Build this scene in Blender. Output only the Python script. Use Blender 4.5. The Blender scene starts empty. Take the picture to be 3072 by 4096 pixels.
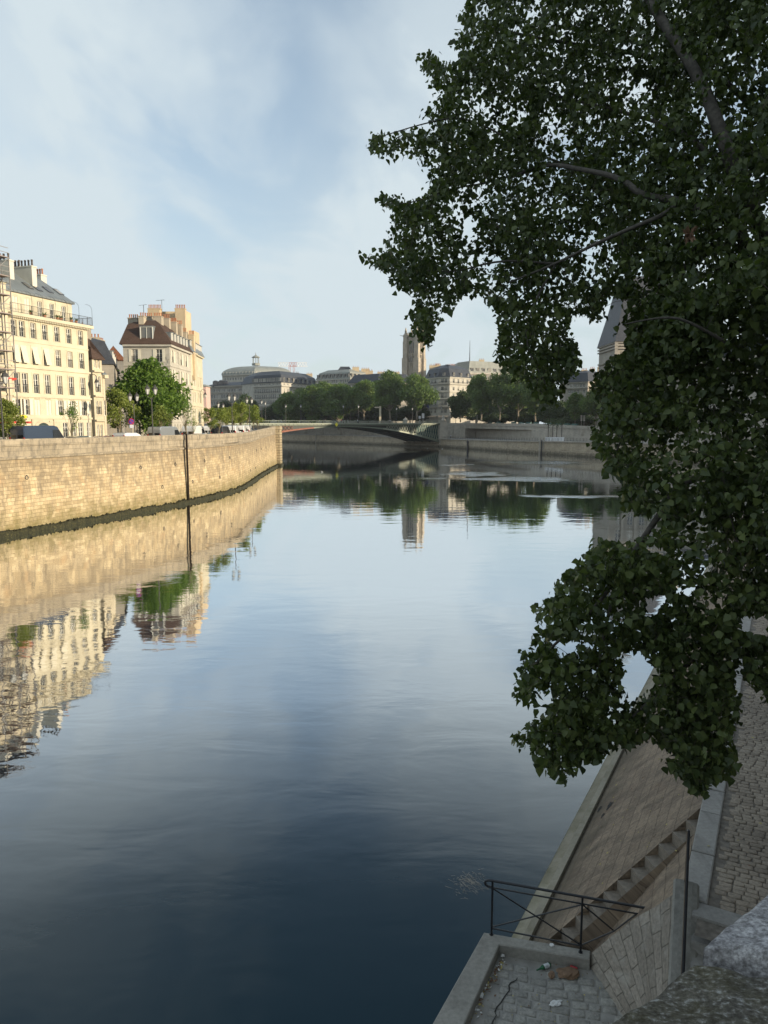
import bpy, bmesh, math, random
import numpy as np
from mathutils import Vector, Matrix, noise
R = math.radians
random.seed(7); rng = np.random.default_rng(7)
SC = bpy.context.scene
COL = SC.collection

# ---------------------------------------------------------------- camera, sky, sun, exposure
H = 10.0; FPX = 2850.0; PITCH = math.atan(353/2850)
cam_d = bpy.data.cameras.new('camera'); cam = bpy.data.objects.new('camera', cam_d); COL.objects.link(cam)
cam_d.sensor_fit = 'VERTICAL'; cam_d.sensor_height = 36.0; cam_d.lens = 36.0*FPX/4096
cam_d.clip_start = 0.05; cam_d.clip_end = 6000
cam.location = (0, 0, H); cam.rotation_euler = (math.pi/2-PITCH, 0, 0)
SC.camera = cam

SUN_EL = R(10.5); SUN_H = Vector((0.92, -0.39)).normalized()     # horizontal direction towards the sun
world = bpy.data.worlds.new('World'); SC.world = world; world.use_nodes = True
nt = world.node_tree; nt.nodes.clear()
def wn(t): return nt.nodes.new(t)
wout = wn('ShaderNodeOutputWorld'); wbg = wn('ShaderNodeBackground'); sky = wn('ShaderNodeTexSky')
sky.sky_type = 'NISHITA'; sky.sun_disc = False; sky.sun_elevation = SUN_EL
sky.sun_rotation = math.atan2(SUN_H.x, SUN_H.y); sky.altitude = 40; sky.air_density = 1.0; sky.dust_density = 1.6; sky.ozone_density = 1.6
wbg.inputs['Strength'].default_value = 0.15
tc = wn('ShaderNodeTexCoord'); sep = wn('ShaderNodeSeparateXYZ'); nt.links.new(tc.outputs['Generated'], sep.inputs[0])
def wmath(op, a, b=None, c=None):
    m = wn('ShaderNodeMath'); m.operation = op
    for i, v in enumerate((a, b, c)):
        if v is None: continue
        if hasattr(v, 'links'): nt.links.new(v, m.inputs[i])
        else: m.inputs[i].default_value = v
    return m.outputs[0]
zc = wmath('ADD', wmath('MAXIMUM', sep.outputs[2], 0.0), 0.22)
comb = wn('ShaderNodeCombineXYZ')
nt.links.new(wmath('DIVIDE', sep.outputs[0], zc), comb.inputs[0]); nt.links.new(wmath('DIVIDE', sep.outputs[1], zc), comb.inputs[1])
def cloud(scale, detail, rough, dist, lo, hi, off, sx=1.0, sy=1.0):
    mp = wn('ShaderNodeMapping'); mp.inputs['Location'].default_value = off; mp.inputs['Scale'].default_value = (sx, sy, 1)
    mp.inputs['Rotation'].default_value = (0, 0, R(-28))
    n = wn('ShaderNodeTexNoise'); nt.links.new(comb.outputs[0], mp.inputs[0]); nt.links.new(mp.outputs[0], n.inputs['Vector'])
    n.inputs['Scale'].default_value = scale; n.inputs['Detail'].default_value = detail
    n.inputs['Roughness'].default_value = rough; n.inputs['Distortion'].default_value = dist
    r = wn('ShaderNodeMapRange'); r.interpolation_type = 'SMOOTHSTEP'; nt.links.new(n.outputs['Fac'], r.inputs[0])
    r.inputs[1].default_value = lo; r.inputs[2].default_value = hi; return r.outputs[0]
c1 = cloud(1.25, 5, .5, .35, .41, .61, (3.1, 1.7, 0), 1.0, .6)
c2 = cloud(2.6, 7, .55, .6, .40, .64, (0.3, 5.2, 0), 1.0, .6)
cm = wmath('ADD', wmath('MULTIPLY', c1, .50), wmath('MULTIPLY', c2, .36))
hz_ = wmath('POWER', wmath('SUBTRACT', 1.0, wmath('MINIMUM', wmath('MAXIMUM', sep.outputs[2], 0.0), 1.0)), 2.8)
cm = wmath('MINIMUM', wmath('ADD', wmath('ADD', cm, 0.15), wmath('MULTIPLY', hz_, .78)), .96)
mix = wn('ShaderNodeMix'); mix.data_type = 'RGBA'
nt.links.new(cm, mix.inputs[0]); nt.links.new(sky.outputs[0], mix.inputs[6]); mix.inputs[7].default_value = (2.98, 3.40, 3.60, 1)
nt.links.new(mix.outputs[2], wbg.inputs[0]); nt.links.new(wbg.outputs[0], wout.inputs[0])

sun_d = bpy.data.lights.new('sun', 'SUN'); sun = bpy.data.objects.new('sun', sun_d); COL.objects.link(sun)
sun_d.energy = 4.0; sun_d.angle = R(0.53); sun_d.color = (1.0, 0.85, 0.64)
S3 = Vector((SUN_H.x*math.cos(SUN_EL), SUN_H.y*math.cos(SUN_EL), math.sin(SUN_EL)))
sun.rotation_euler = S3.to_track_quat('Z', 'Y').to_euler(); sun.location = S3*300
SC.view_settings.view_transform = 'Standard'; SC.view_settings.look = 'None'
SC.view_settings.exposure = 0.62; SC.view_settings.gamma = 1.0
SC.cycles.max_bounces = 8; SC.cycles.diffuse_bounces = 3; SC.cycles.glossy_bounces = 4; SC.cycles.transparent_max_bounces = 8
SC.cycles.caustics_reflective = False; SC.cycles.caustics_refractive = False

# ---------------------------------------------------------------- measuring helpers (photo pixel -> point in the place)
CP, SP = math.cos(PITCH), math.sin(PITCH)
def ray(px, py):
    cx = (px-1536)/FPX; cy = -(py-2048)/FPX
    return Vector((cx, CP+cy*SP, cy*CP-SP))
def PZ(px, py, z):
    d = ray(px, py); return Vector((0, 0, H)) + d*((z-H)/d.z)
def PY(px, py, Y):
    d = ray(px, py); return Vector((0, 0, H)) + d*(Y/d.y)
def GX(px, Y): return PY(px, 1695, Y).x
def GZ(py, Y): return PY(1536, py, Y).z
def project(p):
    x, y, z = p[0], p[1], p[2]-H
    dep = y*CP - z*SP; up = y*SP + z*CP
    return 1536+FPX*x/dep, 2048-FPX*up/dep

# ---------------------------------------------------------------- materials
MATS = {}
def newmat(name):
    m = bpy.data.materials.new(name); m.use_nodes = True
    n = m.node_tree; b = n.nodes['Principled BSDF']; MATS[name] = m
    return m, n, b
def lk(n, a, b): n.links.new(a, b)
def flat(name, col, rough=.6, metal=0.0, spec=.5, noise_amt=0.12, nscale=3.0, bump=0.0, coat=0):
    """plain surface with slight procedural variation of tone"""
    m, n, b = newmat(name)
    t = n.nodes.new('ShaderNodeTexCoord'); nz = n.nodes.new('ShaderNodeTexNoise'); nz.inputs['Scale'].default_value = nscale
    nz.inputs['Detail'].default_value = 6; lk(n, t.outputs['Object'], nz.inputs['Vector'])
    r = n.nodes.new('ShaderNodeValToRGB'); a = 1-noise_amt; c = 1+noise_amt
    r.color_ramp.elements[0].position = .3; r.color_ramp.elements[1].position = .7
    r.color_ramp.elements[0].color = (col[0]*a, col[1]*a, col[2]*a, 1); r.color_ramp.elements[1].color = (col[0]*c, col[1]*c, col[2]*c, 1)
    lk(n, nz.outputs['Fac'], r.inputs[0]); lk(n, r.outputs[0], b.inputs['Base Color'])
    b.inputs['Roughness'].default_value = rough; b.inputs['Metallic'].default_value = metal; b.inputs['Specular IOR Level'].default_value = spec
    b.inputs['Coat Weight'].default_value = coat; b.inputs['Coat Roughness'].default_value = .08
    if bump:
        bp = n.nodes.new('ShaderNodeBump'); bp.inputs['Strength'].default_value = bump; bp.inputs['Distance'].default_value = .02
        lk(n, nz.outputs['Fac'], bp.inputs['Height']); lk(n, bp.outputs[0], b.inputs['Normal'])
    return m
def ramp(n, fac, stops):
    r = n.nodes.new('ShaderNodeValToRGB'); e = r.color_ramp.elements
    while len(e) < len(stops): e.new(.5)
    for i, (p, c) in enumerate(stops):
        e[i].position = p; e[i].color = (*c, 1) if len(c) == 3 else c
    lk(n, fac, r.inputs[0]); return r.outputs[0]
def mixc(n, fac, a, b, mode='MIX'):
    m = n.nodes.new('ShaderNodeMix'); m.data_type = 'RGBA'; m.blend_type = mode
    for i, v in ((0, fac), (6, a), (7, b)):
        if hasattr(v, 'links'): lk(n, v, m.inputs[i])
        elif i == 0: m.inputs[0].default_value = v
        else: m.inputs[i].default_value = (*v, 1)
    return m.outputs[2]
def nmath(n, op, a, b=None):
    m = n.nodes.new('ShaderNodeMath'); m.operation = op
    for i, v in enumerate((a, b)):
        if v is None: continue
        if hasattr(v, 'links'): lk(n, v, m.inputs[i])
        else: m.inputs[i].default_value = v
    return m.outputs[0]
def nnoise(n, vec, scale, detail=5, rough=.55, dist=0.0, sc=None):
    if sc:
        mp = n.nodes.new('ShaderNodeMapping'); mp.inputs['Scale'].default_value = sc; lk(n, vec, mp.inputs[0]); vec = mp.outputs[0]
    z = n.nodes.new('ShaderNodeTexNoise'); z.inputs['Scale'].default_value = scale; z.inputs['Detail'].default_value = detail
    z.inputs['Roughness'].default_value = rough; z.inputs['Distortion'].default_value = dist
    lk(n, vec, z.inputs['Vector']); return z.outputs['Fac']
def masonry(name, c1, c2, mortar, bw=.9, bh=.38, msize=.012, stain=.35, stain_c=(.10, .09, .07), low_green=None, bump=.5,
            rough=.9, offset=.5, grain=.5, warp=.03, stain_sc=(1, .18, 1), stain_lo=.52, stain_hi=.75, patch=0.0, patch_c=(.3, .2, .1), top_dark=None, squash=1.0):
    m, n, b = newmat(name)
    uv = n.nodes.new('ShaderNodeUVMap').outputs[0]
    nz = n.nodes.new('ShaderNodeTexNoise'); nz.inputs['Scale'].default_value = 1.3; nz.inputs['Detail'].default_value = 3; lk(n, uv, nz.inputs['Vector'])
    vm = n.nodes.new('ShaderNodeVectorMath'); vm.operation = 'MULTIPLY_ADD'
    lk(n, nz.outputs['Color'], vm.inputs[0]); vm.inputs[1].default_value = (warp, warp, 0); lk(n, uv, vm.inputs[2])
    br = n.nodes.new('ShaderNodeTexBrick'); lk(n, vm.outputs[0], br.inputs['Vector'])
    br.inputs['Scale'].default_value = 1; br.inputs['Brick Width'].default_value = bw; br.inputs['Row Height'].default_value = bh
    br.inputs['Mortar Size'].default_value = msize; br.inputs['Mortar Smooth'].default_value = .3; br.offset = offset; br.squash = squash; br.squash_frequency = 3
    br.inputs['Color1'].default_value = (*c1, 1); br.inputs['Color2'].default_value = (*c2, 1); br.inputs['Mortar'].default_value = (*mortar, 1)
    fine = nnoise(n, uv, 14, 6, .6)
    col = mixc(n, grain*.5, br.outputs['Color'], ramp(n, fine, [(.25, (.45, .45, .45)), (.75, (1.35, 1.33, 1.3))]), 'MULTIPLY')
    big = nnoise(n, uv, .35, 5, .6)
    col = mixc(n, .8, col, ramp(n, big, [(.3, (.78, .77, .76)), (.7, (1.16, 1.15, 1.12))]), 'MULTIPLY')
    if patch:
        pt = nnoise(n, uv, .5, 5, .65)
        col = mixc(n, nmath(n, 'MULTIPLY', ramp(n, pt, [(.55, (0, 0, 0)), (.68, (1, 1, 1))]), patch), col, patch_c)
    st = nnoise(n, uv, 2.2, 6, .65, .3, stain_sc)
    col = mixc(n, nmath(n, 'MULTIPLY', ramp(n, st, [(stain_lo, (0, 0, 0)), (stain_hi, (1, 1, 1))]), stain), col, stain_c)
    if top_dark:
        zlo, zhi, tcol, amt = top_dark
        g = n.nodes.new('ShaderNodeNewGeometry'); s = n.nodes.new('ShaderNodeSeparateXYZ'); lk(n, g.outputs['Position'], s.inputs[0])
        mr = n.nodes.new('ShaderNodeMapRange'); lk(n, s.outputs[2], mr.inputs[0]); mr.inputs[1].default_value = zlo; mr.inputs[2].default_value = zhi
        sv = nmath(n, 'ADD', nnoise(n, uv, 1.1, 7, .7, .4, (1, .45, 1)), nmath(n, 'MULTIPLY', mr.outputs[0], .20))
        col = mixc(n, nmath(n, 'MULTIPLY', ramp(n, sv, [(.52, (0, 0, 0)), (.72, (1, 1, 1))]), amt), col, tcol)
    if low_green:
        zlo, zhi, gc = low_green
        g = n.nodes.new('ShaderNodeNewGeometry'); s = n.nodes.new('ShaderNodeSeparateXYZ'); lk(n, g.outputs['Position'], s.inputs[0])
        zz = nmath(n, 'ADD', s.outputs[2], nmath(n, 'MULTIPLY', nmath(n, 'SUBTRACT', nnoise(n, uv, 1.2, 6, .65), .5), (zhi-zlo)*2.2))
        mr = n.nodes.new('ShaderNodeMapRange'); lk(n, zz, mr.inputs[0]); mr.inputs[1].default_value = zlo; mr.inputs[2].default_value = zhi
        mr.inputs[3].default_value = 1; mr.inputs[4].default_value = 0
        col = mixc(n, nmath(n, 'MULTIPLY', mr.outputs[0], .85), col, gc)
    lk(n, col, b.inputs['Base Color']); b.inputs['Roughness'].default_value = rough; b.inputs['Specular IOR Level'].default_value = .25
    h = nmath(n, 'ADD', nmath(n, 'MULTIPLY', br.outputs['Fac'], -1.0), nmath(n, 'MULTIPLY', fine, .55))
    bp = n.nodes.new('ShaderNodeBump'); bp.inputs['Strength'].default_value = bump; bp.inputs['Distance'].default_value = .03
    lk(n, h, bp.inputs['Height']); lk(n, bp.outputs[0], b.inputs['Normal'])
    return m

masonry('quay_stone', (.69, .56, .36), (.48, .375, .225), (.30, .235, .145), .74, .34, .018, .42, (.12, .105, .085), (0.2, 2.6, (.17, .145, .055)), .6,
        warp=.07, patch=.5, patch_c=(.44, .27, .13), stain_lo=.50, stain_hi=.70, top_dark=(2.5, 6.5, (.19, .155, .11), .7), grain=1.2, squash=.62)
masonry('quay_coping', (.44, .375, .275), (.34, .29, .21), (.17, .15, .11), 1.6, .58, .012, .8, (.12, .11, .095), None, .5, stain_sc=(1, .35, 1), stain_lo=.45, stain_hi=.7)
masonry('rustic_stone', (.50, .42, .28), (.42, .35, .23), (.12, .10, .07), 4.0, .62, .05, .5, (.14, .12, .09), (0, 1.5, (.12, .11, .05)), 1.0)
masonry('far_quay_stone', (.50, .43, .32), (.42, .36, .27), (.20, .175, .14), 1.0, .42, .015, .55, (.09, .08, .065), (0.1, 1.6, (.07, .065, .045)), .4, stain_sc=(.6, .12, 1))
masonry('grey_stone', (.50, .46, .395), (.42, .39, .34), (.24, .225, .20), 1.1, .42, .012, .5, (.13, .12, .11), None, .4)
masonry('facade_cream', (.61, .555, .415), (.58, .525, .39), (.50, .45, .335), 3.0, .5, .005, .22, (.46, .40, .29), None, .15, grain=.15, warp=0)
masonry('facade_buff', (.60, .53, .39), (.55, .48, .35), (.42, .37, .27), 1.0, .42, .010, .25, (.40, .32, .2), None, .3, grain=.3, warp=0)
masonry('facade_pale', (.50, .47, .405), (.46, .435, .375), (.36, .34, .29), 1.2, .5, .008, .2, (.3, .27, .2), None, .2, grain=.2, warp=0)
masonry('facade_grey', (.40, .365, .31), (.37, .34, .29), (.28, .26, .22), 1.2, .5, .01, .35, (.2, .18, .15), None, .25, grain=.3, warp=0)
masonry('tower_stone', (.50, .44, .35), (.42, .37, .30), (.25, .22, .18), .8, .4, .02, .6, (.17, .15, .13), None, .8, grain=.7)
masonry('chimney_render', (.46, .40, .31), (.44, .385, .30), (.36, .31, .24), .4, .12, .006, .45, (.2, .17, .13), None, .3)
masonry('chimney_buff', (.62, .50, .33), (.60, .48, .32), (.5, .4, .27), .4, .12, .006, .25, (.3, .24, .16), None, .3)
masonry('roof_tile', (.125, .080, .060), (.092, .06, .047), (.04, .025, .02), .18, .13, .012, .4, (.06, .05, .04), None, .8, warp=.01)
masonry('roof_tile_red', (.30, .12, .06), (.24, .10, .05), (.08, .04, .03), .2, .16, .012, .3, (.12, .08, .06), None, .8, warp=.01)
masonry('roof_slate', (.065, .072, .088), (.05, .056, .068), (.025, .028, .034), .3, .22, .01, .3, (.1, .11, .12), None, .4, rough=.5, warp=.01)
masonry('roof_zinc', (.20, .225, .235), (.18, .205, .215), (.07, .08, .085), .6, 90, .035, .3, (.12, .13, .13), None, .9, rough=.45, offset=0, warp=0, stain_sc=(1, .3, 1))
masonry('roof_lead', (.30, .31, .28), (.27, .28, .25), (.15, .16, .15), .8, 90, .04, .35, (.18, .18, .16), None, .9, rough=.55, offset=0, warp=0)
# near quay: slope paving, kerbs, concrete
masonry('slope_stone', (.37, .295, .22), (.30, .24, .18), (.19, .15, .115), .95, .30, .009, .75, (.12, .095, .075), (.35, 1.1, (.13, .11, .08)), .8,
        warp=.10, stain_sc=(.8, .5, 1), stain_lo=.44, stain_hi=.66, patch=.5, patch_c=(.20, .13, .09), grain=1.5)
masonry('rough_block', (.40, .36, .31), (.30, .27, .23), (.20, .18, .15), .50, .26, .010, .8, (.42, .39, .34), None, 1.0, warp=.10, stain_sc=(1, 1, 1), stain_lo=.53, stain_hi=.72, grain=1.4)
masonry('step_stone', (.30, .26, .215), (.27, .235, .195), (.1, .09, .08), 1000, 1000, 0, .6, (.12, .10, .085), None, .5, offset=0, grain=1.2)
masonry('kerb_stone', (.40, .385, .36), (.33, .32, .30), (.09, .085, .08), 1000, 1000, 0, .5, (.10, .095, .085), None, .4, offset=0, grain=.8)
masonry('foot_concrete', (.36, .33, .26), (.31, .28, .22), (.15, .13, .1), 1000, 1000, 0, .6, (.15, .14, .07), (.0, .30, (.07, .075, .02)), .4, stain_sc=(1, 1, 1))
masonry('dark_coping', (.33, .32, .29), (.28, .27, .245), (.10, .096, .088), 1000, 1000, 0, .55, (.09, .085, .075), (0, .7, (.06, .065, .03)), .4, stain_sc=(1, 1, 1), grain=.9)
def cobble_mat(name, ca, cb, gap):
    m, n, b = newmat(name)
    g = n.nodes.new('ShaderNodeNewGeometry'); t = n.nodes.new('ShaderNodeTexCoord')
    col = ramp(n, g.outputs['Random Per Island'], [(0, ca), (.5, cb), (1, tuple(x*1.3 for x in ca))])
    f = nnoise(n, t.outputs['Object'], 22, 6, .65); col = mixc(n, .8, col, ramp(n, f, [(.3, (.6, .6, .6)), (.7, (1.3, 1.28, 1.25))]), 'MULTIPLY')
    big = nnoise(n, t.outputs['Object'], .6, 4, .6); col = mixc(n, .8, col, ramp(n, big, [(.35, (.72, .7, .68)), (.65, (1.15, 1.13, 1.1))]), 'MULTIPLY')
    lk(n, col, b.inputs['Base Color']); b.inputs['Roughness'].default_value = .85; b.inputs['Specular IOR Level'].default_value = .3
    bp = n.nodes.new('ShaderNodeBump'); bp.inputs['Strength'].default_value = .6; bp.inputs['Distance'].default_value = .012
    lk(n, f, bp.inputs['Height']); lk(n, bp.outputs[0], b.inputs['Normal']); return m
cobble_mat('cobble', (.27, .23, .185), (.36, .31, .25), None)
cobble_mat('cobble_grey', (.28, .28, .26), (.36, .355, .33), None)
flat('joint_dirt', (.19, .165, .135), .95, noise_amt=.35, nscale=9, bump=.5)
flat('landing_dirt', (.29, .28, .255), .95, noise_amt=.3, nscale=3, bump=.4)
flat('asphalt', (.06, .06, .06), .9); flat('pavement', (.25, .24, .22), .9); flat('ground', (.16, .15, .13), .95)
flat('gravel', (.30, .27, .22), .95)
flat('black_iron', (.012, .013, .016), .35, 0, .5, .3, 12); flat('dark_iron', (.035, .038, .04), .5, noise_amt=.2)
flat('lamp_iron', (.055, .052, .048), .5); flat('lamp_green', (.045, .085, .065), .5)
flat('lamp_glass', (.62, .62, .58), .15, 0, .5, .05); flat('scaffold_steel', (.30, .28, .26), .45, .3)
flat('scaffold_deck', (.30, .22, .19), .8); flat('white_paint', (.72, .70, .62), .5, noise_amt=.04); flat('shutter', (.66, .62, .50), .6, noise_amt=.06)
flat('white_sheet', (.66, .60, .45), .6, noise_amt=.04); flat('pot_clay', (.34, .14, .07), .8); flat('pot_dark', (.09, .075, .065), .8)
flat('tyre', (.02, .02, .02), .8); flat('rim', (.35, .35, .36), .3, .8); flat('rubber', (.03, .03, .03), .6)
flat('car_white', (.72, .72, .70), .3, coat=.8, noise_amt=.02); flat('car_silver', (.36, .38, .39), .3, .5, coat=.8, noise_amt=.02)
flat('car_navy', (.018, .032, .06), .3, coat=1, noise_amt=.05); flat('car_black', (.015, .016, .022), .3, coat=1, noise_amt=.05)
flat('car_maroon', (.13, .012, .03), .3, coat=1, noise_amt=.05); flat('car_grey', (.09, .10, .10), .3, .3, coat=1, noise_amt=.05)
flat('car_green', (.05, .075, .07), .3, .3, coat=1, noise_amt=.05)
flat('head_glass', (.6, .62, .62), .1); flat('tail_red', (.42, .02, .015), .2)
flat('red_tarp', (.55, .06, .04), .6); flat('yellow_tarp', (.85, .68, .02), .6); flat('sign_yellow', (.82, .72, .06), .4, noise_amt=.03)
flat('sign_red', (.6, .03, .08), .4); flat('sign_blue', (.10, .09, .45), .4); flat('sign_white', (.8, .8, .8), .4)
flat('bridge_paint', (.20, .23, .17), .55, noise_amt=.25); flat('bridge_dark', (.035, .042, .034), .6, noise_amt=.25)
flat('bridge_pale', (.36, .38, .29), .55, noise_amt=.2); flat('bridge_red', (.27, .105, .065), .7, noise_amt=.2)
flat('bridge_teal', (.025, .075, .07), .6, noise_amt=.2)
flat('bark_far', (.20, .17, .125), .9, noise_amt=.35, nscale=1.5); flat('bark', (.085, .075, .062), .9, noise_amt=.35, nscale=14, bump=.8)
flat('bark_young', (.20, .17, .11), .9); flat('twig', (.085, .07, .05), .8, noise_amt=.2, nscale=9)
flat('crane_white', (.8, .8, .78), .5); flat('crane_red', (.50, .28, .26), .5); flat('pink_render', (.62, .42, .36), .9)
flat('paper_brown', (.20, .125, .075), .85, noise_amt=.2, nscale=20); flat('paper_white', (.7, .7, .68), .8, noise_amt=.08, nscale=30)
flat('bottle_green', (.02, .12, .05), .15, noise_amt=.1); flat('label_white', (.62, .66, .66), .4, noise_amt=.25, nscale=25); flat('can_red', (.42, .03, .04), .35)
flat('flag_blue', (.06, .07, .16), .8); flat('awning_tan', (.45, .33, .22), .8); flat('green_bank', (.05, .12, .10), .6); flat('yellow_leaf', (.45, .38, .12), .8, noise_amt=.3, nscale=20)
flat('ladder_rust', (.022, .016, .011), .95, 0, .1); flat('skin', (.45, .3, .22), .7); flat('cloth_light', (.5, .52, .55), .9); flat('cloth_dark', (.05, .05, .07), .9); flat('cloth_red', (.4, .08, .07), .9)
flat('hair', (.03, .02, .015), .9); flat('terracotta', (.45, .2, .1), .85); flat('crack_dark', (.03, .028, .024), .95)
flat('lichen_stone', (.3, .3, .3)); flat('dry_leaf', (.19, .11, .065), .85, noise_amt=.3, nscale=25)
def glassy(name, col, rough=.08, spec=.8):
    m, n, b = newmat(name); g = n.nodes.new('ShaderNodeNewGeometry')
    oi = n.nodes.new('ShaderNodeObjectInfo'); c = ramp(n, oi.outputs['Random'], [(0, col), (.45, tuple(x*1.8 for x in col)), (.75, (.16, .15, .13) if col[0] > .02 else col), (1, (.42, .39, .33) if col[0] > .02 else col)])
    lk(n, c, b.inputs['Base Color']); b.inputs['Roughness'].default_value = rough; b.inputs['Specular IOR Level'].default_value = spec
glassy('pane_glass', (.035, .038, .04)); glassy('car_glass', (.01, .011, .012)); 
def leafmat(name, ca, cb, cc, transl=.35, nscale=.35, rough=.55, spec=.3):
    m, n, b = newmat(name)
    g = n.nodes.new('ShaderNodeNewGeometry'); t = n.nodes.new('ShaderNodeTexCoord')
    f = nnoise(n, t.outputs['Object'], nscale, 3, .6)
    v = nmath(n, 'ADD', nmath(n, 'MULTIPLY', g.outputs['Random Per Island'], .5), nmath(n, 'MULTIPLY', f, .55))
    col = ramp(n, v, [(.2, ca), (.5, cb), (.85, cc)])
    lk(n, col, b.inputs['Base Color']); b.inputs['Roughness'].default_value = rough; b.inputs['Specular IOR Level'].default_value = spec
    tr = n.nodes.new('ShaderNodeBsdfTranslucent'); mx = n.nodes.new('ShaderNodeMixShader'); mx.inputs[0].default_value = transl
    tc_ = mixc(n, 1.0, col, (1.3, 1.5, .6), 'MULTIPLY'); lk(n, tc_, tr.inputs[0])
    lk(n, b.outputs[0], mx.inputs[1]); lk(n, tr.outputs[0], mx.inputs[2]); lk(n, mx.outputs[0], n.nodes['Material Output'].inputs[0])
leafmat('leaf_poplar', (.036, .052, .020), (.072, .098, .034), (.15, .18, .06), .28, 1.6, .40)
leafmat('leaf_plane', (.07, .12, .036), (.11, .17, .05), (.17, .225, .068), .35, .12)
leafmat('leaf_chestnut', (.075, .13, .022), (.115, .19, .032), (.17, .26, .045), .35, .3)
leafmat('leaf_young', (.15, .19, .04), (.21, .25, .055), (.29, .32, .08), .35, .4)
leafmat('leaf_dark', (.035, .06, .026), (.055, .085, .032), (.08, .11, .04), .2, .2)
# algae
m, n, b = newmat('algae'); t = n.nodes.new('ShaderNodeTexCoord'); f = nnoise(n, t.outputs['Object'], 5, 6, .7)
lk(n, ramp(n, f, [(.35, (.012, .013, .006)), (.55, (.035, .034, .012)), (.72, (.12, .11, .045))]), b.inputs['Base Color']); b.inputs['Roughness'].default_value = .9
bp = n.nodes.new('ShaderNodeBump'); bp.inputs['Distance'].default_value = .05; lk(n, f, bp.inputs['Height']); lk(n, bp.outputs[0], b.inputs['Normal'])
# lichen covered parapet limestone
m, n, b = newmat('parapet_stone'); t = n.nodes.new('ShaderNodeTexCoord'); o = t.outputs['Object']
f1 = nnoise(n, o, 95, 8, .7, 0, (1, 1.6, 1)); f2 = nnoise(n, o, 30, 7, .65); f3 = nnoise(n, o, 7, 6, .6); f4 = nnoise(n, o, 160, 6, .75)
g = n.nodes.new('ShaderNodeNewGeometry'); s_ = n.nodes.new('ShaderNodeSeparateXYZ'); lk(n, o, s_.inputs[0])
base = ramp(n, f1, [(.36, (.22, .21, .20)), (.5, (.43, .415, .41)), (.62, (.74, .72, .71))])
dark = ramp(n, f1, [(.38, (.08, .072, .058)), (.54, (.19, .175, .145)), (.66, (.50, .50, .47))])
at = n.nodes.new('ShaderNodeAttribute'); at.attribute_type = 'OBJECT'; at.attribute_name = 'mossy'
col = mixc(n, at.outputs['Fac'], base, dark)
mossf = nmath(n, 'MULTIPLY', ramp(n, f3, [(.5, (0, 0, 0)), (.62, (1, 1, 1))]), at.outputs['Fac'])
col = mixc(n, nmath(n, 'MULTIPLY', mossf, .4), col, (.13, .115, .04))
col = mixc(n, .6, col, ramp(n, f4, [(.3, (.55, .55, .55)), (.7, (1.3, 1.3, 1.3))]), 'MULTIPLY')
col = mixc(n, .7, col, ramp(n, f2, [(.35, (.6, .6, .62)), (.65, (1.2, 1.2, 1.2))]), 'MULTIPLY')
lk(n, col, b.inputs['Base Color']); b.inputs['Roughness'].default_value = .95; b.inputs['Specular IOR Level'].default_value = .2
bp = n.nodes.new('ShaderNodeBump'); bp.inputs['Strength'].default_value = .9; bp.inputs['Distance'].default_value = .006
lk(n, nmath(n, 'ADD', f1, nmath(n, 'MULTIPLY', f4, .5)), bp.inputs['Height']); lk(n, bp.outputs[0], b.inputs['Normal'])
# river water
m, n, b = newmat('river_water'); g = n.nodes.new('ShaderNodeNewGeometry'); pos = g.outputs['Position']
b.inputs['Base Color'].default_value = (.006, .017, .024, 1); b.inputs['Roughness'].default_value = .015; b.inputs['IOR'].default_value = 1.75
b.inputs['Specular IOR Level'].default_value = .5
w1 = nnoise(n, pos, .55, 3, .5, .4, (.45, 1.0, 1)); w2 = nnoise(n, pos, 2.6, 4, .55, .2, (.6, 1.0, 1)); w3 = nnoise(n, pos, 9, 3, .5, 0, (.7, 1, 1))
calm = nnoise(n, pos, .035, 4, .6, .8, (.55, 1.3, 1))
rip = ramp(n, calm, [(.45, (.10, .10, .10)), (.60, (.45, .45, .45)), (.68, (1, 1, 1))])
s_ = n.nodes.new('ShaderNodeSeparateXYZ'); lk(n, pos, s_.inputs[0])
def ellipse(cx, cy, rx, ry, rot, soft=.5):
    """a patch of breeze-ruffled water lying at a place on the river"""
    mp = n.nodes.new('ShaderNodeMapping'); mp.vector_type = 'TEXTURE'; mp.inputs['Location'].default_value = (cx, cy, 0)
    mp.inputs['Rotation'].default_value = (0, 0, rot); mp.inputs['Scale'].default_value = (rx, ry, 1)
    wv = n.nodes.new('ShaderNodeVectorMath'); wv.operation = 'MULTIPLY_ADD'
    nz = n.nodes.new('ShaderNodeTexNoise'); nz.inputs['Scale'].default_value = .12; nz.inputs['Detail'].default_value = 4; lk(n, pos, nz.inputs['Vector'])
    lk(n, nz.outputs['Color'], wv.inputs[0]); wv.inputs[1].default_value = (34, 16, 0); lk(n, pos, wv.inputs[2])
    lk(n, wv.outputs[0], mp.inputs[0]); z0 = n.nodes.new('ShaderNodeVectorMath'); z0.operation = 'MULTIPLY'; z0.inputs[1].default_value = (1, 1, 0)
    lk(n, mp.outputs[0], z0.inputs[0]); ln = n.nodes.new('ShaderNodeVectorMath'); ln.operation = 'LENGTH'; lk(n, z0.outputs[0], ln.inputs[0])
    mr = n.nodes.new('ShaderNodeMapRange'); mr.interpolation_type = 'SMOOTHSTEP'; lk(n, ln.outputs['Value'], mr.inputs[0])
    mr.inputs[1].default_value = 1-soft; mr.inputs[2].default_value = 1.0; mr.inputs[3].default_value = 1; mr.inputs[4].default_value = 0
    return mr.outputs[0]
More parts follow.
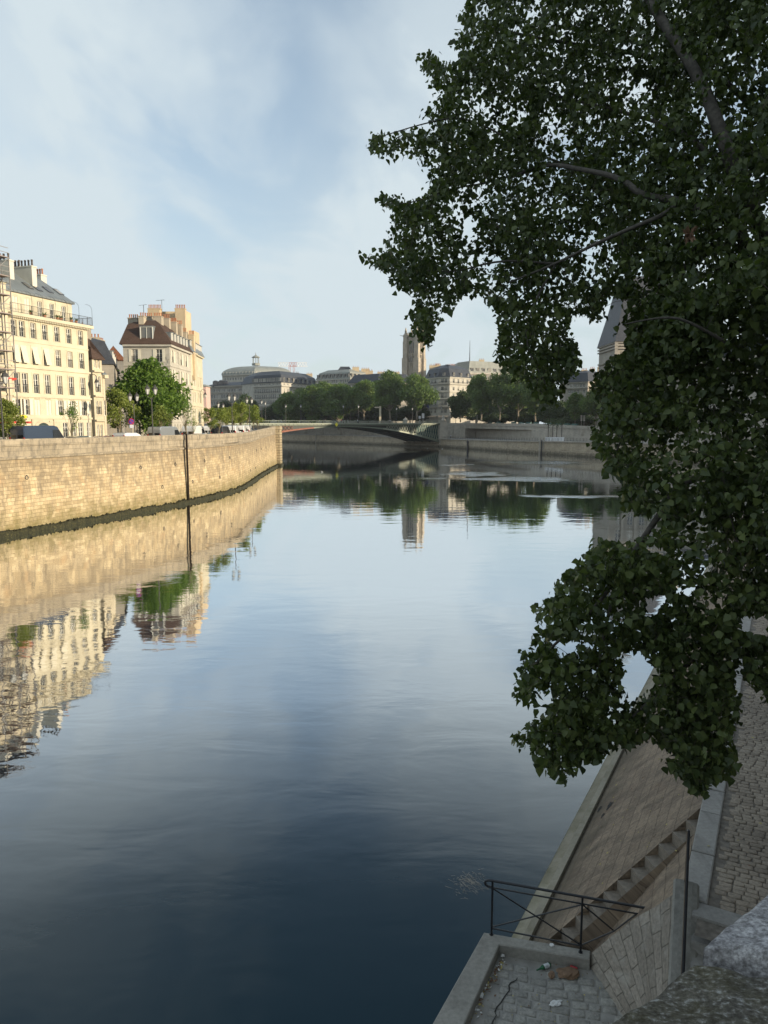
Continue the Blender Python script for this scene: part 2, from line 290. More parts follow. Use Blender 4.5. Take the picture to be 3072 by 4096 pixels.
def pe(px, py, wpx, hpx, rot=0.0, soft=.9):
    c = PZ(px, py, 0); a = PZ(px, py-hpx/2, 0); bb = PZ(px, py+hpx/2, 0)
    return ellipse(c.x+17, c.y+8, wpx/2/FPX*c.y, max(1.0, (a.y-bb.y)/2), rot, soft)
patches = [pe(1880, 1893, 330, 26, -.05), pe(2180, 1850, 640, 26, -.08), pe(1820, 1860, 180, 10), pe(1430, 1795, 130, 7), pe(1600, 1808, 90, 6),
           pe(2000, 1915, 700, 24, 0, .8), pe(2300, 1990, 500, 22, 0, .9), pe(2500, 2550, 330, 160, .4, .8)]
pm = patches[0]
for q in patches[1:]: pm = nmath(n, 'MAXIMUM', pm, q)
mr_ = n.nodes.new('ShaderNodeMapRange'); lk(n, s_.outputs[1], mr_.inputs[0]); mr_.inputs[1].default_value = 12; mr_.inputs[2].default_value = 120
mr_.inputs[3].default_value = 1.0; mr_.inputs[4].default_value = .55
h = nmath(n, 'ADD', nmath(n, 'MULTIPLY', w1, .34), nmath(n, 'ADD', nmath(n, 'MULTIPLY', w2, nmath(n, 'MULTIPLY', rip, .16)), nmath(n, 'MULTIPLY', w3, nmath(n, 'MULTIPLY', rip, .02))))
h = nmath(n, 'MULTIPLY', h, mr_.outputs[0])
h = nmath(n, 'ADD', h, nmath(n, 'MULTIPLY', pm, nmath(n, 'ADD', nmath(n, 'MULTIPLY', w2, .8), nmath(n, 'MULTIPLY', w3, .8))))
bp = n.nodes.new('ShaderNodeBump'); bp.inputs['Strength'].default_value = 1.0; bp.inputs['Distance'].default_value = .05
lk(n, h, bp.inputs['Height']); lk(n, bp.outputs[0], b.inputs['Normal'])
gls = n.nodes.new('ShaderNodeBsdfGlossy'); gls.inputs['Roughness'].default_value = .012; gls.inputs['Color'].default_value = (.96, .98, 1, 1); lk(n, bp.outputs[0], gls.inputs['Normal'])
fr_ = n.nodes.new('ShaderNodeFresnel'); fr_.inputs['IOR'].default_value = 1.333; lk(n, bp.outputs[0], fr_.inputs['Normal'])
fac = ramp(n, fr_.outputs[0], [(0, (0, 0, 0)), (.022, (.015,)*3), (.045, (.07,)*3), (.075, (.27,)*3), (.12, (.60,)*3), (.24, (.86,)*3), (.5, (.95,)*3), (1, (1, 1, 1))])
b.inputs['Specular IOR Level'].default_value = 0.0; b.inputs['Roughness'].default_value = .6; b.inputs['Base Color'].default_value = (.010, .030, .040, 1)
mx = n.nodes.new('ShaderNodeMixShader'); lk(n, fac, mx.inputs[0]); lk(n, b.outputs[0], mx.inputs[1]); lk(n, gls.outputs[0], mx.inputs[2]); lk(n, mx.outputs[0], n.nodes['Material Output'].inputs[0])
MAT = MATS

# ---------------------------------------------------------------- mesh builder
class MB:
    def __init__(s): s.v = []; s.f = []; s.m = []
    def vert(s, p): s.v.append((p[0], p[1], p[2])); return len(s.v)-1
    def face(s, pts, m=0):
        i = [s.vert(p) for p in pts]; s.f.append(i); s.m.append(m)
    def box(s, a, b, m=0, T=None):
        x0, y0, z0 = a; x1, y1, z1 = b
        c = [Vector(p) for p in ((x0, y0, z0), (x1, y0, z0), (x1, y1, z0), (x0, y1, z0), (x0, y0, z1), (x1, y0, z1), (x1, y1, z1), (x0, y1, z1))]
        if T is not None: c = [T @ p for p in c]
        i = [s.vert(p) for p in c]
        for q in ((0, 3, 2, 1), (4, 5, 6, 7), (0, 1, 5, 4), (1, 2, 6, 5), (2, 3, 7, 6), (3, 0, 4, 7)):
            s.f.append([i[k] for k in q]); s.m.append(m)
        return s
    def prism(s, poly, z0, z1, m=0, mt=None, bottom=False):
        n = len(poly); zz0 = z0 if hasattr(z0, '__len__') else [z0]*n; zz1 = z1 if hasattr(z1, '__len__') else [z1]*n
        lo = [s.vert((p[0], p[1], zz0[k])) for k, p in enumerate(poly)]; hi = [s.vert((p[0], p[1], zz1[k])) for k, p in enumerate(poly)]
        for k in range(n):
            j = (k+1) % n; s.f.append([lo[k], lo[j], hi[j], hi[k]]); s.m.append(m)
        s.f.append(hi); s.m.append(m if mt is None else mt)
        if bottom: s.f.append(lo[::-1]); s.m.append(m)
        return s
    def tube(s, pts, radii, n=6, m=0, caps=True):
        pts = [Vector(p) for p in pts]
        if not hasattr(radii, '__len__'): radii = [radii]*len(pts)
        rings = []; prev = None
        for k, p in enumerate(pts):
            d = (pts[min(k+1, len(pts)-1)] - pts[max(k-1, 0)])
            d = d.normalized() if d.length > 1e-9 else Vector((0, 0, 1))
            if prev is None: u = d.orthogonal().normalized()
            else:
                u = prev - d*prev.dot(d); u = u.normalized() if u.length > 1e-6 else d.orthogonal().normalized()
            prev = u; w = d.cross(u)
            rings.append([s.vert(p + (u*math.cos(a)+w*math.sin(a))*radii[k]) for a in (2*math.pi*i/n for i in range(n))])
        for a, b in zip(rings, rings[1:]):
            for i in range(n):
                j = (i+1) % n; s.f.append([a[i], a[j], b[j], b[i]]); s.m.append(m)
        if caps: s.f.append(rings[0][::-1]); s.m.append(m); s.f.append(rings[-1]); s.m.append(m)
        return s
    def lathe(s, prof, o=(0, 0, 0), n=10, m=0, ang0=0):
        rings = [[s.vert((o[0]+r*math.cos(ang0+2*math.pi*i/n), o[1]+r*math.sin(ang0+2*math.pi*i/n), o[2]+z)) for i in range(n)] for r, z in prof]
        for a, b in zip(rings, rings[1:]):
            for i in range(n):
                j = (i+1) % n; s.f.append([a[i], a[j], b[j], b[i]]); s.m.append(m)
        s.f.append(rings[0][::-1]); s.m.append(m); s.f.append(rings[-1]); s.m.append(m); return s
    def obar(s, p, q, w, h, m=0):
        """square bar between two points"""
        p, q = Vector(p), Vector(q); d = (q-p).normalized(); up = Vector((0, 0, 1))
        x = d.cross(up); x = x.normalized() if x.length > 1e-4 else Vector((1, 0, 0)); y = x.cross(d)
        c = [e + x*a + y*b for e in (p, q) for a, b in ((-w/2, -h/2), (w/2, -h/2), (w/2, h/2), (-w/2, h/2))]
        i = [s.vert(k) for k in c]
        for f in ((0, 1, 2, 3), (7, 6, 5, 4), (0, 4, 5, 1), (1, 5, 6, 2), (2, 6, 7, 3), (3, 7, 4, 0)): s.f.append([i[k] for k in f]); s.m.append(m)
        return s
    def build(s, name, mats, parent=None, smooth=False, loc=None, fixn=False):
        """one mesh object; vertices are world coordinates when the parent sits unrotated at its base"""
        off = Vector(parent.location) if parent is not None and loc is None else Vector((0, 0, 0))
        if parent is not None and parent.parent is not None and loc is None: off = off + Vector(parent.parent.location)
        me = bpy.data.meshes.new(name)
        me.from_pydata([(v[0]-off.x, v[1]-off.y, v[2]-off.z) for v in s.v], [], s.f)
        mats = mats if isinstance(mats, (list, tuple)) else [mats]
        for k in mats: me.materials.append(MAT[k])
        me.polygons.foreach_set('material_index', s.m)
        if fixn:
            bm_ = bmesh.new(); bm_.from_mesh(me); bmesh.ops.recalc_face_normals(bm_, faces=bm_.faces); bm_.to_mesh(me); bm_.free()
        if smooth: me.polygons.foreach_set('use_smooth', [True]*len(me.polygons))
        autouv(me); me.update()
        o = bpy.data.objects.new(name, me); COL.objects.link(o)
        if parent is not None: o.parent = parent
        if loc is not None: o.location = loc
        return o
def autouv(me):
    npoly = len(me.polygons)
    if not npoly: return
    nl = len(me.loops); co = np.empty(len(me.vertices)*3, np.float32); me.vertices.foreach_get('co', co); co = co.reshape(-1, 3)
    nor = np.empty(npoly*3, np.float32); me.polygons.foreach_get('normal', nor); nor = nor.reshape(-1, 3)
    lt = np.empty(npoly, np.int32); me.polygons.foreach_get('loop_total', lt); li = np.empty(nl, np.int32); me.loops.foreach_get('vertex_index', li)
    fn = np.repeat(nor, lt, axis=0); p = co[li]
    hz = np.hypot(fn[:, 0], fn[:, 1]); flat_ = hz < .12
    tx = np.where(flat_, 1.0, -fn[:, 1]/np.maximum(hz, 1e-6)); ty = np.where(flat_, 0.0, fn[:, 0]/np.maximum(hz, 1e-6))
    t = np.stack([tx, ty, np.zeros_like(tx)], 1); bb = np.cross(fn, t)
    u = (p*t).sum(1); v = (p*bb).sum(1)
    uvl = me.uv_layers.new(name='UVMap'); uvl.data.foreach_set('uv', np.stack([u, v], 1).astype(np.float32).ravel())
def tag(o, label=None, cat=None, group=None, kind=None):
    if label: o['label'] = label
    if cat: o['category'] = cat
    if group: o['group'] = group
    if kind: o['kind'] = kind
    return o
def empty(name, loc, label, cat, group=None, rz=0):
    o = bpy.data.objects.new(name, None); COL.objects.link(o); o.location = loc; o.rotation_euler = (0, 0, rz); o.empty_display_size = .5
    return tag(o, label, cat, group)
def copy_tree(o, parent=None):
    c = o.copy(); COL.objects.link(c); c.parent = parent
    for ch in list(o.children): copy_tree(ch, c)
    return c
def ccw(p):
    a = sum(p[i][0]*p[(i+1) % len(p)][1]-p[(i+1) % len(p)][0]*p[i][1] for i in range(len(p))); return p if a > 0 else p[::-1]
def V2(p): return Vector((p[0], p[1]))
def offset_poly(poly, d):
    """outward offset of a counter-clockwise polygon; d one value or one per edge"""
    n = len(poly); dd = d if hasattr(d, '__len__') else [d]*n; L = []
    for k in range(n):
        a, b = V2(poly[k]), V2(poly[(k+1) % n]); e = (b-a).normalized(); nn = Vector((e.y, -e.x)); L.append((a+nn*dd[k], e))
    out = []
    for k in range(n):
        p, e = L[k-1]; q, f = L[k]; den = e.x*f.y-e.y*f.x
        if abs(den) < 1e-6: out.append((q.x, q.y)); continue
        w = q-p; t = (w.x*f.y-w.y*f.x)/den; r = p+e*t; out.append((r.x, r.y))
    return out
def ring(mb, poly, z0, z1, proj, m=0, edges=None):
    """a string course standing proud of the walls"""
    n = len(poly); out = offset_poly(poly, proj if edges is None else [proj if k in edges else -.01 for k in range(n)])
    for k in range(n):
        if edges is not None and k not in edges: continue
        j = (k+1) % n; a, b, c, d = poly[k], poly[j], out[j], out[k]
        mb.face([(d[0], d[1], z0), (c[0], c[1], z0), (c[0], c[1], z1), (d[0], d[1], z1)], m)
        mb.face([(d[0], d[1], z1), (c[0], c[1], z1), (b[0], b[1], z1), (a[0], a[1], z1)], m)
        mb.face([(a[0], a[1], z0), (b[0], b[1], z0), (c[0], c[1], z0), (d[0], d[1], z0)], m)
        mb.face([(a[0], a[1], z0), (d[0], d[1], z0), (d[0], d[1], z1), (a[0], a[1], z1)], m)
        mb.face([(c[0], c[1], z0), (b[0], b[1], z0), (b[0], b[1], z1), (c[0], c[1], z1)], m)

# ---------------------------------------------------------------- windows
WIN = {}
def window_meshes(w, h, kind):
    """kinds: french (two white leaves), rail (with iron guard), closed (shutters), open (open shutters), blind, plain"""
    key = (round(w, 2), round(h, 2), kind)
    if key in WIN: return WIN[key]
    fr = MB(); t = .06; y0, y1 = .14, .19
    if kind == 'closed':
        for s in (-1, 1):
            x0, x1 = (-w/2, -.02) if s < 0 else (.02, w/2)
            fr.box((x0, .05, 0), (x1, .09, h), 1)
            for k in range(int(h/.22)):
                z = .1+k*.22; fr.box((x0+.07, .03, z), (x1-.07, .05, z+.09), 1)
        pane = None
    else:
        fr.box((-w/2, y0, 0), (-w/2+t, y1, h)); fr.box((w/2-t, y0, 0), (w/2, y1, h)); fr.box((-w/2+t, y0, h-t), (w/2-t, y1, h)); fr.box((-w/2+t, y0, 0), (w/2-t, y1, t*1.6))
        fr.box((-.05, y0-.01, t), (.05, y1, h-t))
        for z in ([h*.36, h*.68] if h > 1.5 else [h*.5]): fr.box((-w/2+t, y0+.01, z-.02), (w/2-t, y1-.005, z+.02))
        pane = MB(); pane.face([(-w/2, .2, 0), (w/2, .2, 0), (w/2, .2, h), (-w/2, .2, h)])
        if kind == 'open':
            for s in (-1, 1):
                x0, x1 = (-w/2-.48, -w/2-.03) if s < 0 else (w/2+.03, w/2+.48)
                fr.box((x0, -.07, 0), (x1, -.03, h), 1)
        if kind == 'blind':
            fr.box((-w/2-.04, -.06, h-.12), (w/2+.04, -.003, h+.03), 2)
            fr.face([(-w/2, -.05, h-.05), (w/2, -.05, h-.05), (w/2, -.45, .05), (-w/2, -.45, .05)], 2); fr.box((-w/2, -.47, .0), (w/2, -.42, .05), 2)
    rail = None
    if kind in ('rail', 'open'):
        rail = MB(); hh = .95 if h > 1.6 else .5
        rail.box((-w/2, -.06, hh-.04), (w/2, -.02, hh)); rail.box((-w/2, -.05, .06), (w/2, -.03, .09)); k = -w/2+.07
        while k < w/2-.02: rail.box((k-.011, -.05, .09), (k+.011, -.03, hh-.04)); k += .11
    WIN[key] = (fr, pane, rail, {}); return WIN[key]
def add_window(parent, x, y, z, rz, w, h, kind, detail=True, label=None):
    fr, pane, rail, cache = window_meshes(w, h, kind)
    loc = Vector((x, y, z)) - parent.location
    if 'w' not in cache:
        o = fr.build('window', ['white_paint', 'shutter', 'white_sheet']); COL.objects.unlink(o); cache['w'] = o.data
        if pane: o = pane.build('pane', 'pane_glass'); COL.objects.unlink(o); cache['p'] = o.data
        if rail: o = rail.build('guard_rail', 'dark_iron'); COL.objects.unlink(o); cache['r'] = o.data
    wo = bpy.data.objects.new('window', cache['w']); COL.objects.link(wo); wo.parent = parent; wo.location = loc; wo.rotation_euler = (0, 0, rz)
    if label: wo['label'] = label
    for k, nm in (('p', 'pane'), ('r', 'guard_rail')):
        if k in cache:
            c = bpy.data.objects.new(nm, cache[k]); COL.objects.link(c); c.parent = wo
            if k == 'p': c.location = (0, 0, 0)
    return wo
def facade(mb, parent, a, b, z0, z1, rows, m=0, reveal_m=0, detail=True):
    """wall from a to b (outside on the right hand going a->b) with openings; rows: list of (zb, zt, width, kinds, centres)"""
    a, b = V2(a), V2(b); L = (b-a).length; e = (b-a)/L; nn = Vector((e.y, -e.x)); rz = math.atan2(e.y, e.x)
    def P(u, z, dep=0): return (a.x+e.x*u-nn.x*dep, a.y+e.y*u-nn.y*dep, z)
    rows = sorted(rows, key=lambda r: r[0]); z = z0
    for (zb, zt, w, kinds, cs) in rows:
        if zb > z: mb.face([P(0, z), P(L, z), P(L, zb), P(0, zb)], m)
        u = 0
        for k, c in enumerate(cs):
            u0, u1 = c-w/2, c+w/2
            mb.face([P(u, zb), P(u0, zb), P(u0, zt), P(u, zt)], m)
            d = .3
            mb.face([P(u0, zb), P(u0, zb, d), P(u0, zt, d), P(u0, zt)], reveal_m); mb.face([P(u1, zb, d), P(u1, zb), P(u1, zt), P(u1, zt, d)], reveal_m)
            mb.face([P(u0, zt, d), P(u1, zt, d), P(u1, zt), P(u0, zt)], reveal_m); mb.face([P(u0, zb), P(u1, zb), P(u1, zb, d), P(u0, zb, d)], reveal_m)
            mb.face([P(u0, zb, d), P(u1, zb, d), P(u1, zt, d), P(u0, zt, d)], reveal_m)
            kd = kinds[k % len(kinds)] if isinstance(kinds, (list, tuple)) else kinds
            if kd: 
                p = P(c, zb); add_window(parent, p[0], p[1], p[2], rz, w, zt-zb, kd)
            u = u1
        mb.face([P(u, zb), P(L, zb), P(L, zt), P(u, zt)], m); z = zt
    if z < z1: mb.face([P(0, z), P(L, z), P(L, z1), P(0, z1)], m)
    return e, nn, L
def centres(L, n, margin=.8):
    s = (L-2*margin)/n; return [margin+s*(k+.5) for k in range(n)]
def roof_obj(parent, poly, z, stages, mats, over=.35, ms=None):
    mb = MB(); n = len(poly); cur = offset_poly(poly, over); low = z-.18
    mb.prism(cur, low, z, 2 if len(mats) > 2 else 0, bottom=True); zc = z+.004
    for k, (ins, dz) in enumerate(stages):
        nx = offset_poly(cur, -ins) if not hasattr(ins, '__len__') else offset_poly(cur, [-q for q in ins])
        mi = (ms[k] if ms else 0)
        for i in range(n):
            j = (i+1) % n; mb.face([(*cur[i], zc), (*cur[j], zc), (*nx[j], zc+dz), (*nx[i], zc+dz)], mi)
        cur = nx; zc += dz
    mb.face([(*p, zc) for p in cur], ms[-1] if ms else 0)
    return mb.build('roof', mats, parent), cur, zc
def chimney(parent, c, dirv, L, W, z0, z1, pots=6, mat='chimney_render', potm='pot_clay', sep=False, ph=.55):
    d = V2(dirv).normalized(); nn = Vector((d.y, -d.x)); c = V2(c)
    def q(l, w_): p = c+d*l+nn*w_; return (p.x, p.y)
    poly = [q(-L/2, W/2), q(-L/2, -W/2), q(L/2, -W/2), q(L/2, W/2)]
    if (V2(poly[1])-V2(poly[0])).cross(V2(poly[2])-V2(poly[1])) < 0: poly = poly[::-1]
    mb = MB(); mb.prism(poly, z0, z1); mb.prism(offset_poly(poly, .07), z1, z1+.14, 0, bottom=True)
    pm = MB()
    for k in range(pots):
        l = -L/2+L*(k+.5)/pots; p = q(l, 0); r = min(.13, L/pots*.33)
        tgt = mb if not sep else MB()
        tgt.lathe([(r, 0), (r*.85, ph*.7), (r*1.05, ph*.75), (r*1.0, ph)], (p[0], p[1], z1+.142), 6, 1 if not sep else 0)
        if sep: pm.v and None
        if sep: SEPP.append((tgt, potm))
    o = mb.build('chimney', [mat, potm], parent)
    if sep:
        while SEPP: tg, pmn = SEPP.pop(); q_ = tg.build('chimney_pot', pmn); q_.data.transform(Matrix.Translation(-Vector(parent.location))); q_.parent = o
    return o
SEPP = []
def dormer(parent, p, rz, w=1.1, h=1.5, dep=1.6, mats=('white_paint', 'roof_zinc', 'pane_glass')):
    mb = MB(); fw = .13
    mb.box((-w/2, 0, 0), (-w/2+fw, .12, h)); mb.box((w/2-fw, 0, 0), (w/2, .12, h)); mb.box((-w/2+fw, 0, h-fw), (w/2-fw, .12, h)); mb.box((-w/2+fw, 0, 0), (w/2-fw, .12, .1))
    mb.box((-.03, .03, .1), (.03, .1, h-fw)); mb.box((-w/2, .12, 0), (w/2, dep, h-.02), 1); mb.face([(-w/2+fw, .115, .1), (w/2-fw, .115, .1), (w/2-fw, .115, h-fw), (-w/2+fw, .115, h-fw)], 2)
    mb.box((-w/2-.1, -.12, h), (w/2+.1, dep+.3, h+.1), 1)
    o = mb.build('dormer', list(mats), parent, loc=Vector(p)-parent.location); o.rotation_euler = (0, 0, rz); return o
# ================================================================ SETTING: water, land
WALL = [(-60, -12.3), (-34, 63), (-25, 89), (-21.8, 107.5), (-24.7, 142), (-25.8, 170.6)]     # river face of the left quay wall
LEFT_STREET = 7.2
def land(name, poly, zs, mats, label=None, m=0):
    mb = MB(); mb.face([(p[0], p[1], z) for p, z in zip(poly, zs)]); o = mb.build(name, mats); tag(o, kind='structure'); return o
w = MB(); w.face([(-2500, -2500, 0), (2500, -2500, 0), (2500, 2500, 0), (-2500, 2500, 0)])
tag(w.build('river_water', 'river_water'), kind='structure')
BR_R = Vector((24.0, 313.0)); BR_L = Vector((-56.0, 238.0))        # upstream face of the bridge, right and left springing
BR_E = (BR_L-BR_R).normalized(); BR_W = Vector((BR_E.y, -BR_E.x)); BR_W = BR_W if BR_W.y > 0 else -BR_W
# left island street: a strip following the wall, rising towards the bridge
outer = [(x-.3, y) for x, y in WALL] + [(-38, 205), (-48, 225), (BR_L.x, BR_L.y), (BR_L.x+BR_W.x*24, BR_L.y+BR_W.y*24), (-160, 335)]
zz = [LEFT_STREET]*4 + [7.4, 7.9, 9.0, 9.6, 9.95, 9.95, 9.0]
mb = MB()
for k in range(len(outer)-1):
    a, b = outer[k], outer[k+1]; c = (b[0]-400, b[1]+40); d = (a[0]-400, a[1]+40)
    mb.face([(*a, zz[k]), (*b, zz[k+1]), (*c, zz[k+1]), (*d, zz[k])])
mb.face([(-160, 335, 9.0), (-2000, 1200, 9), (-2000, 375, 9), (-560, 375, 9)])
tag(mb.build('left_street', 'asphalt', fixn=True), kind='structure')
# far bank ground (lower quay at z 4, upper street near z 9.5)
BANK = [(-260, 560), (-57, 396), (-17, 361), (7.4, 331), (24, 313), (44, 259), (64.6, 211), (88, 160), (104, 125), (110, 60), (112, -60)]   # water edge
def bank_off(d):
    n = len(BANK); out = []
    for k in range(n):
        a = V2(BANK[max(k-1, 0)]); b = V2(BANK[min(k+1, n-1)]); e = (b-a).normalized(); nn = Vector((-e.y, e.x)); out.append(V2(BANK[k])+nn*d)
    return out
LOWZ = [4.3, 4.3, 4.2, 3.9, 3.6, 4.0, 4.7, 4.8, 4.8, 4.8, 4.8]; UPZ = [9.3, 9.3, 9.3, 9.3, 9.25, 8.9, 7.5, 7.3, 7.3, 7.3, 7.3]
B0 = [V2(p) for p in BANK]; B14 = bank_off(14)
def strip(name, A, za, B, zb, mat):
    mb = MB()
    for k in range(len(A)-1): mb.face([(*A[k], za[k]), (*A[k+1], za[k+1]), (*B[k+1], zb[k+1]), (*B[k], zb[k])])
    o = mb.build(name, mat, fixn=True); tag(o, kind='structure'); return o
strip('lower_quay', B0, LOWZ, bank_off(14.3), LOWZ, 'pavement')
B900 = [Vector((p.x+ (1500 if p.y < 300 else 600), p.y+1800)) for p in B14]
B900[0] = Vector((-1800, 1200)); B900[-1] = Vector((2400, -400)); B900[-2] = Vector((2400, 300)); B900[-3] = Vector((2400, 900))
strip('upper_street', bank_off(14.25), UPZ, B900, [9.3]*len(B900), 'ground')

# ================================================================ LEFT QUAY WALL
def wall_pts(k): return V2(WALL[k])
def along_wall(s):
    """point on the left wall line s metres from its second vertex, with direction"""
    k = 1; 
    if s < 0:
        a, b = wall_pts(0), wall_pts(1); e = (b-a).normalized(); return b+e*s, e
    while k < len(WALL)-1:
        a, b = wall_pts(k), wall_pts(k+1); L = (b-a).length
        if s <= L or k == len(WALL)-2: e = (b-a)/L; return a+e*s, e
        s -= L; k += 1
qw = empty('quay_wall', (-25, 89, 0), 'long sunlit limestone quay wall with mooring rings along the left side of the river', 'quay wall')
body = MB(); cop = MB(); alg = MB()
# smooth the bend a little
smooth_line = []
for k in range(len(WALL)-1):
    a, b = wall_pts(k), wall_pts(k+1); nseg = max(1, int((b-a).length/6))
    for i in range(nseg): smooth_line.append(a.lerp(b, i/nseg))
smooth_line.append(wall_pts(len(WALL)-1))
sm = [p.copy() for p in smooth_line]
for it in range(3):
    for k in range(1, len(sm)-1): sm[k] = (sm[k-1]+sm[k]*2+sm[k+1])/4
LINE = sm; cum = [0]
for a, b in zip(LINE, LINE[1:]): cum.append(cum[-1]+(b-a).length)
def wline(i):
    a = LINE[max(i-1, 0)]; b = LINE[min(i+1, len(LINE)-1)]; e = (b-a).normalized(); return e, Vector((e.y, -e.x))
def topz(i):
    y = LINE[i].y; return 8.62 + max(0, (y-128))/43*0.75
def wstrip(mbx, i, prof, m=0):
    """profile (outward offset, z) extruded between stations i and i+1"""
    for (o0, z0), (o1, z1) in zip(prof, prof[1:]):
        q = []
        for (j, o, z) in ((i, o0, z0), (i+1, o0, z0), (i+1, o1, z1), (i, o1, z1)):
            e, nn = wline(j); p = LINE[j]+nn*o; q.append((p.x, p.y, z + (topz(j)-8.62 if z > 5 else 0)))
        mbx.face(q, m)
for i in range(len(LINE)-1):
    wstrip(body, i, [(.35, -2), (0, 6.75)])
    wstrip(cop, i, [(0, 6.75), (.14, 6.80), (.18, 6.98), (.03, 7.06), (.03, 7.95), (.10, 7.99), (.10, 8.52), (.02, 8.62), (-.45, 8.62), (-.5, 8.50), (-.5, 7.0)])
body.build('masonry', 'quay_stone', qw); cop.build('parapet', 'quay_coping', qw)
# footing ledge covered in weed, with ragged clumps
for i in range(len(LINE)-1):
    L = cum[i+1]-cum[i]; n = max(1, int(L/.35))
    for k in range(n):
        t0, t1 = k/n, (k+1)/n
        def Q(t, o, z):
            e, nn = wline(i); e2, n2 = wline(i+1); p = LINE[i].lerp(LINE[i+1], t)+nn.lerp(n2, t)*o; return (p.x, p.y, z)
        def hz(t): q = Q(t, 0, 0); return .44+.24*noise.noise(Vector((q[0]*.5, q[1]*.5, 0)))+.16*noise.noise(Vector((q[0]*4, q[1]*4, 3)))
        h0, h1 = hz(t0), hz(t1); o0 = .62+.12*noise.noise(Vector((cum[i]+L*t0, 9, 1)))
        o1 = .62+.12*noise.noise(Vector((cum[i]+L*t1, 9, 1)))
        alg.face([Q(t0, o0, -1), Q(t1, o1, -1), Q(t1, o1-.06, h1-.12), Q(t0, o0-.06, h0-.12)])
        alg.face([Q(t0, o0-.06, h0-.12), Q(t1, o1-.06, h1-.12), Q(t1, .28, h1), Q(t0, .28, h0)])
        if random.random() < .95:
            t = random.random()*(t1-t0)+t0; c = Q(t, .33+.2*random.random(), hz(t)-.04); r = .07+.12*random.random()
            for q in range(3):
                a_ = random.random()*6.28; alg.face([(c[0]+r*math.cos(a_), c[1]+r*math.sin(a_), c[2]-.03), (c[0]-r*math.cos(a_), c[1]-r*math.sin(a_), c[2]-.03), (c[0]+.4*r*math.sin(a_), c[1], c[2]+r*1.3)])
alg.build('weedy_footing', 'algae', qw)
# end pier with bossed courses
ex, ey = LINE[-1].x, LINE[-1].y; EZ = topz(len(LINE)-1)
pier = MB(); pier.prism([(ex-1.2, ey-.5), (ex+1.05, ey-.5), (ex+1.05, ey+2.6), (ex-1.2, ey+2.6)], -2, EZ-.9)
for k in range(12):
    z = .5+k*.62
    if z > EZ-1.5: break
    pier.prism(offset_poly([(ex-1.2, ey-.5), (ex+1.05, ey-.5), (ex+1.05, ey+2.6), (ex-1.2, ey+2.6)], .09), z+.04, z+.54, bottom=True)
pier.prism(offset_poly([(ex-1.2, ey-.5), (ex+1.05, ey-.5), (ex+1.05, ey+2.6), (ex-1.2, ey+2.6)], .12), EZ-.9, EZ+.12, bottom=True)
pier.build('end_pier', 'rustic_stone', qw)
foot = MB(); foot.prism(offset_poly([(ex-1.2, ey-.5), (ex+1.05, ey-.5), (ex+1.05, ey+2.6), (ex-1.2, ey+2.6)], .28), -1, .45); foot.build('pier_footing', 'algae', qw)
# return wall running back to the bridge
RET = [(ex+.9, ey+2.6), (-37.5, 205), (-47.5, 225), (BR_L.x+.3, BR_L.y+.2)]
rw = MB()
for a, b in zip(RET, RET[1:]):
    rw.face([(*a, -2), (*b, -2), (*b, 9.6), (*a, 9.4)])
tag(rw.build('return_quay_wall', 'quay_stone'), 'short quay wall behind the end pier leading back to the bridge', 'quay wall')
# mooring rings, from their places in the photo
def wall_hit(px):
    cx = (px-1536)/FPX; best = None
    for i in range(len(LINE)-1):
        a, b = LINE[i], LINE[i+1]
        # X = k*Y line, k depends weakly on height, use horizon value
        k = cx/1.0077; den = (b.x-a.x)-k*(b.y-a.y)
        if abs(den) < 1e-9: continue
        t = (k*a.y-a.x)/den
        if -.001 <= t <= 1.001: return a.lerp(b, t), i
    return None
rings = [(90, 1909), (552, 1869), (634, 1947), (692, 1856), (757, 1926), (811, 1843), (868, 1909), (912, 1830), (993, 1882), (1022, 1802), (1040, 1795), (1060, 1790), (1013, 1872), (1055, 1850)]
ring0 = None
for px, py in rings:
    hit = wall_hit(px)
    if not hit: continue
    p, i = hit; e, nn = wline(i); z = PY(px, py, p.y).z
    if ring0 is None:
        rb = MB(); n = 14
        pts = [(.17*math.sin(2*math.pi*k/n), -.06-.02*math.cos(2*math.pi*k/n), -.17*math.cos(2*math.pi*k/n)-.02) for k in range(n+1)]
        rb.tube(pts, .028, 5, caps=False); rb.box((-.05, -.09, .1), (.05, 0, .2)); ring0 = rb.build('mooring_ring', 'dark_iron'); o = ring0
    else:
        o = ring0.copy(); COL.objects.link(o)
    off = .35*(6.75-z)/8.75
    o.parent = qw; o.location = Vector((p.x+nn.x*off, p.y+nn.y*off, z))-qw.location; o.rotation_euler = (0, 0, math.atan2(e.y, e.x))
# ladder on the wall
p, i = wall_hit(731); e, nn = wline(i)
lad = MB(); b0 = Vector((p.x+nn.x*.45, p.y+nn.y*.45, 0))
for s in (-.09, .09):
    lad.tube([b0+Vector((e.x*s, e.y*s, -.6)), b0+Vector((e.x*s, e.y*s, 6.5)), b0+Vector((e.x*s, e.y*s, 8.75))], .095, 6)
for k in range(30): lad.tube([b0+Vector((e.x*-.11, e.y*-.11, .1+k*.28)), b0+Vector((e.x*.11, e.y*.11, .1+k*.28))], .018, 5)
lad.box((-.2, -.3, 0), (.2, 0, .06), 0, Matrix.Translation((b0.x, b0.y, 8.7)) @ Matrix.Rotation(math.atan2(e.y, e.x), 4, 'Z'))
lo = lad.build('quay_ladder', 'ladder_rust'); tag(lo, 'narrow black iron ladder hanging down the sunlit quay wall into the water', 'ladder')
o = None

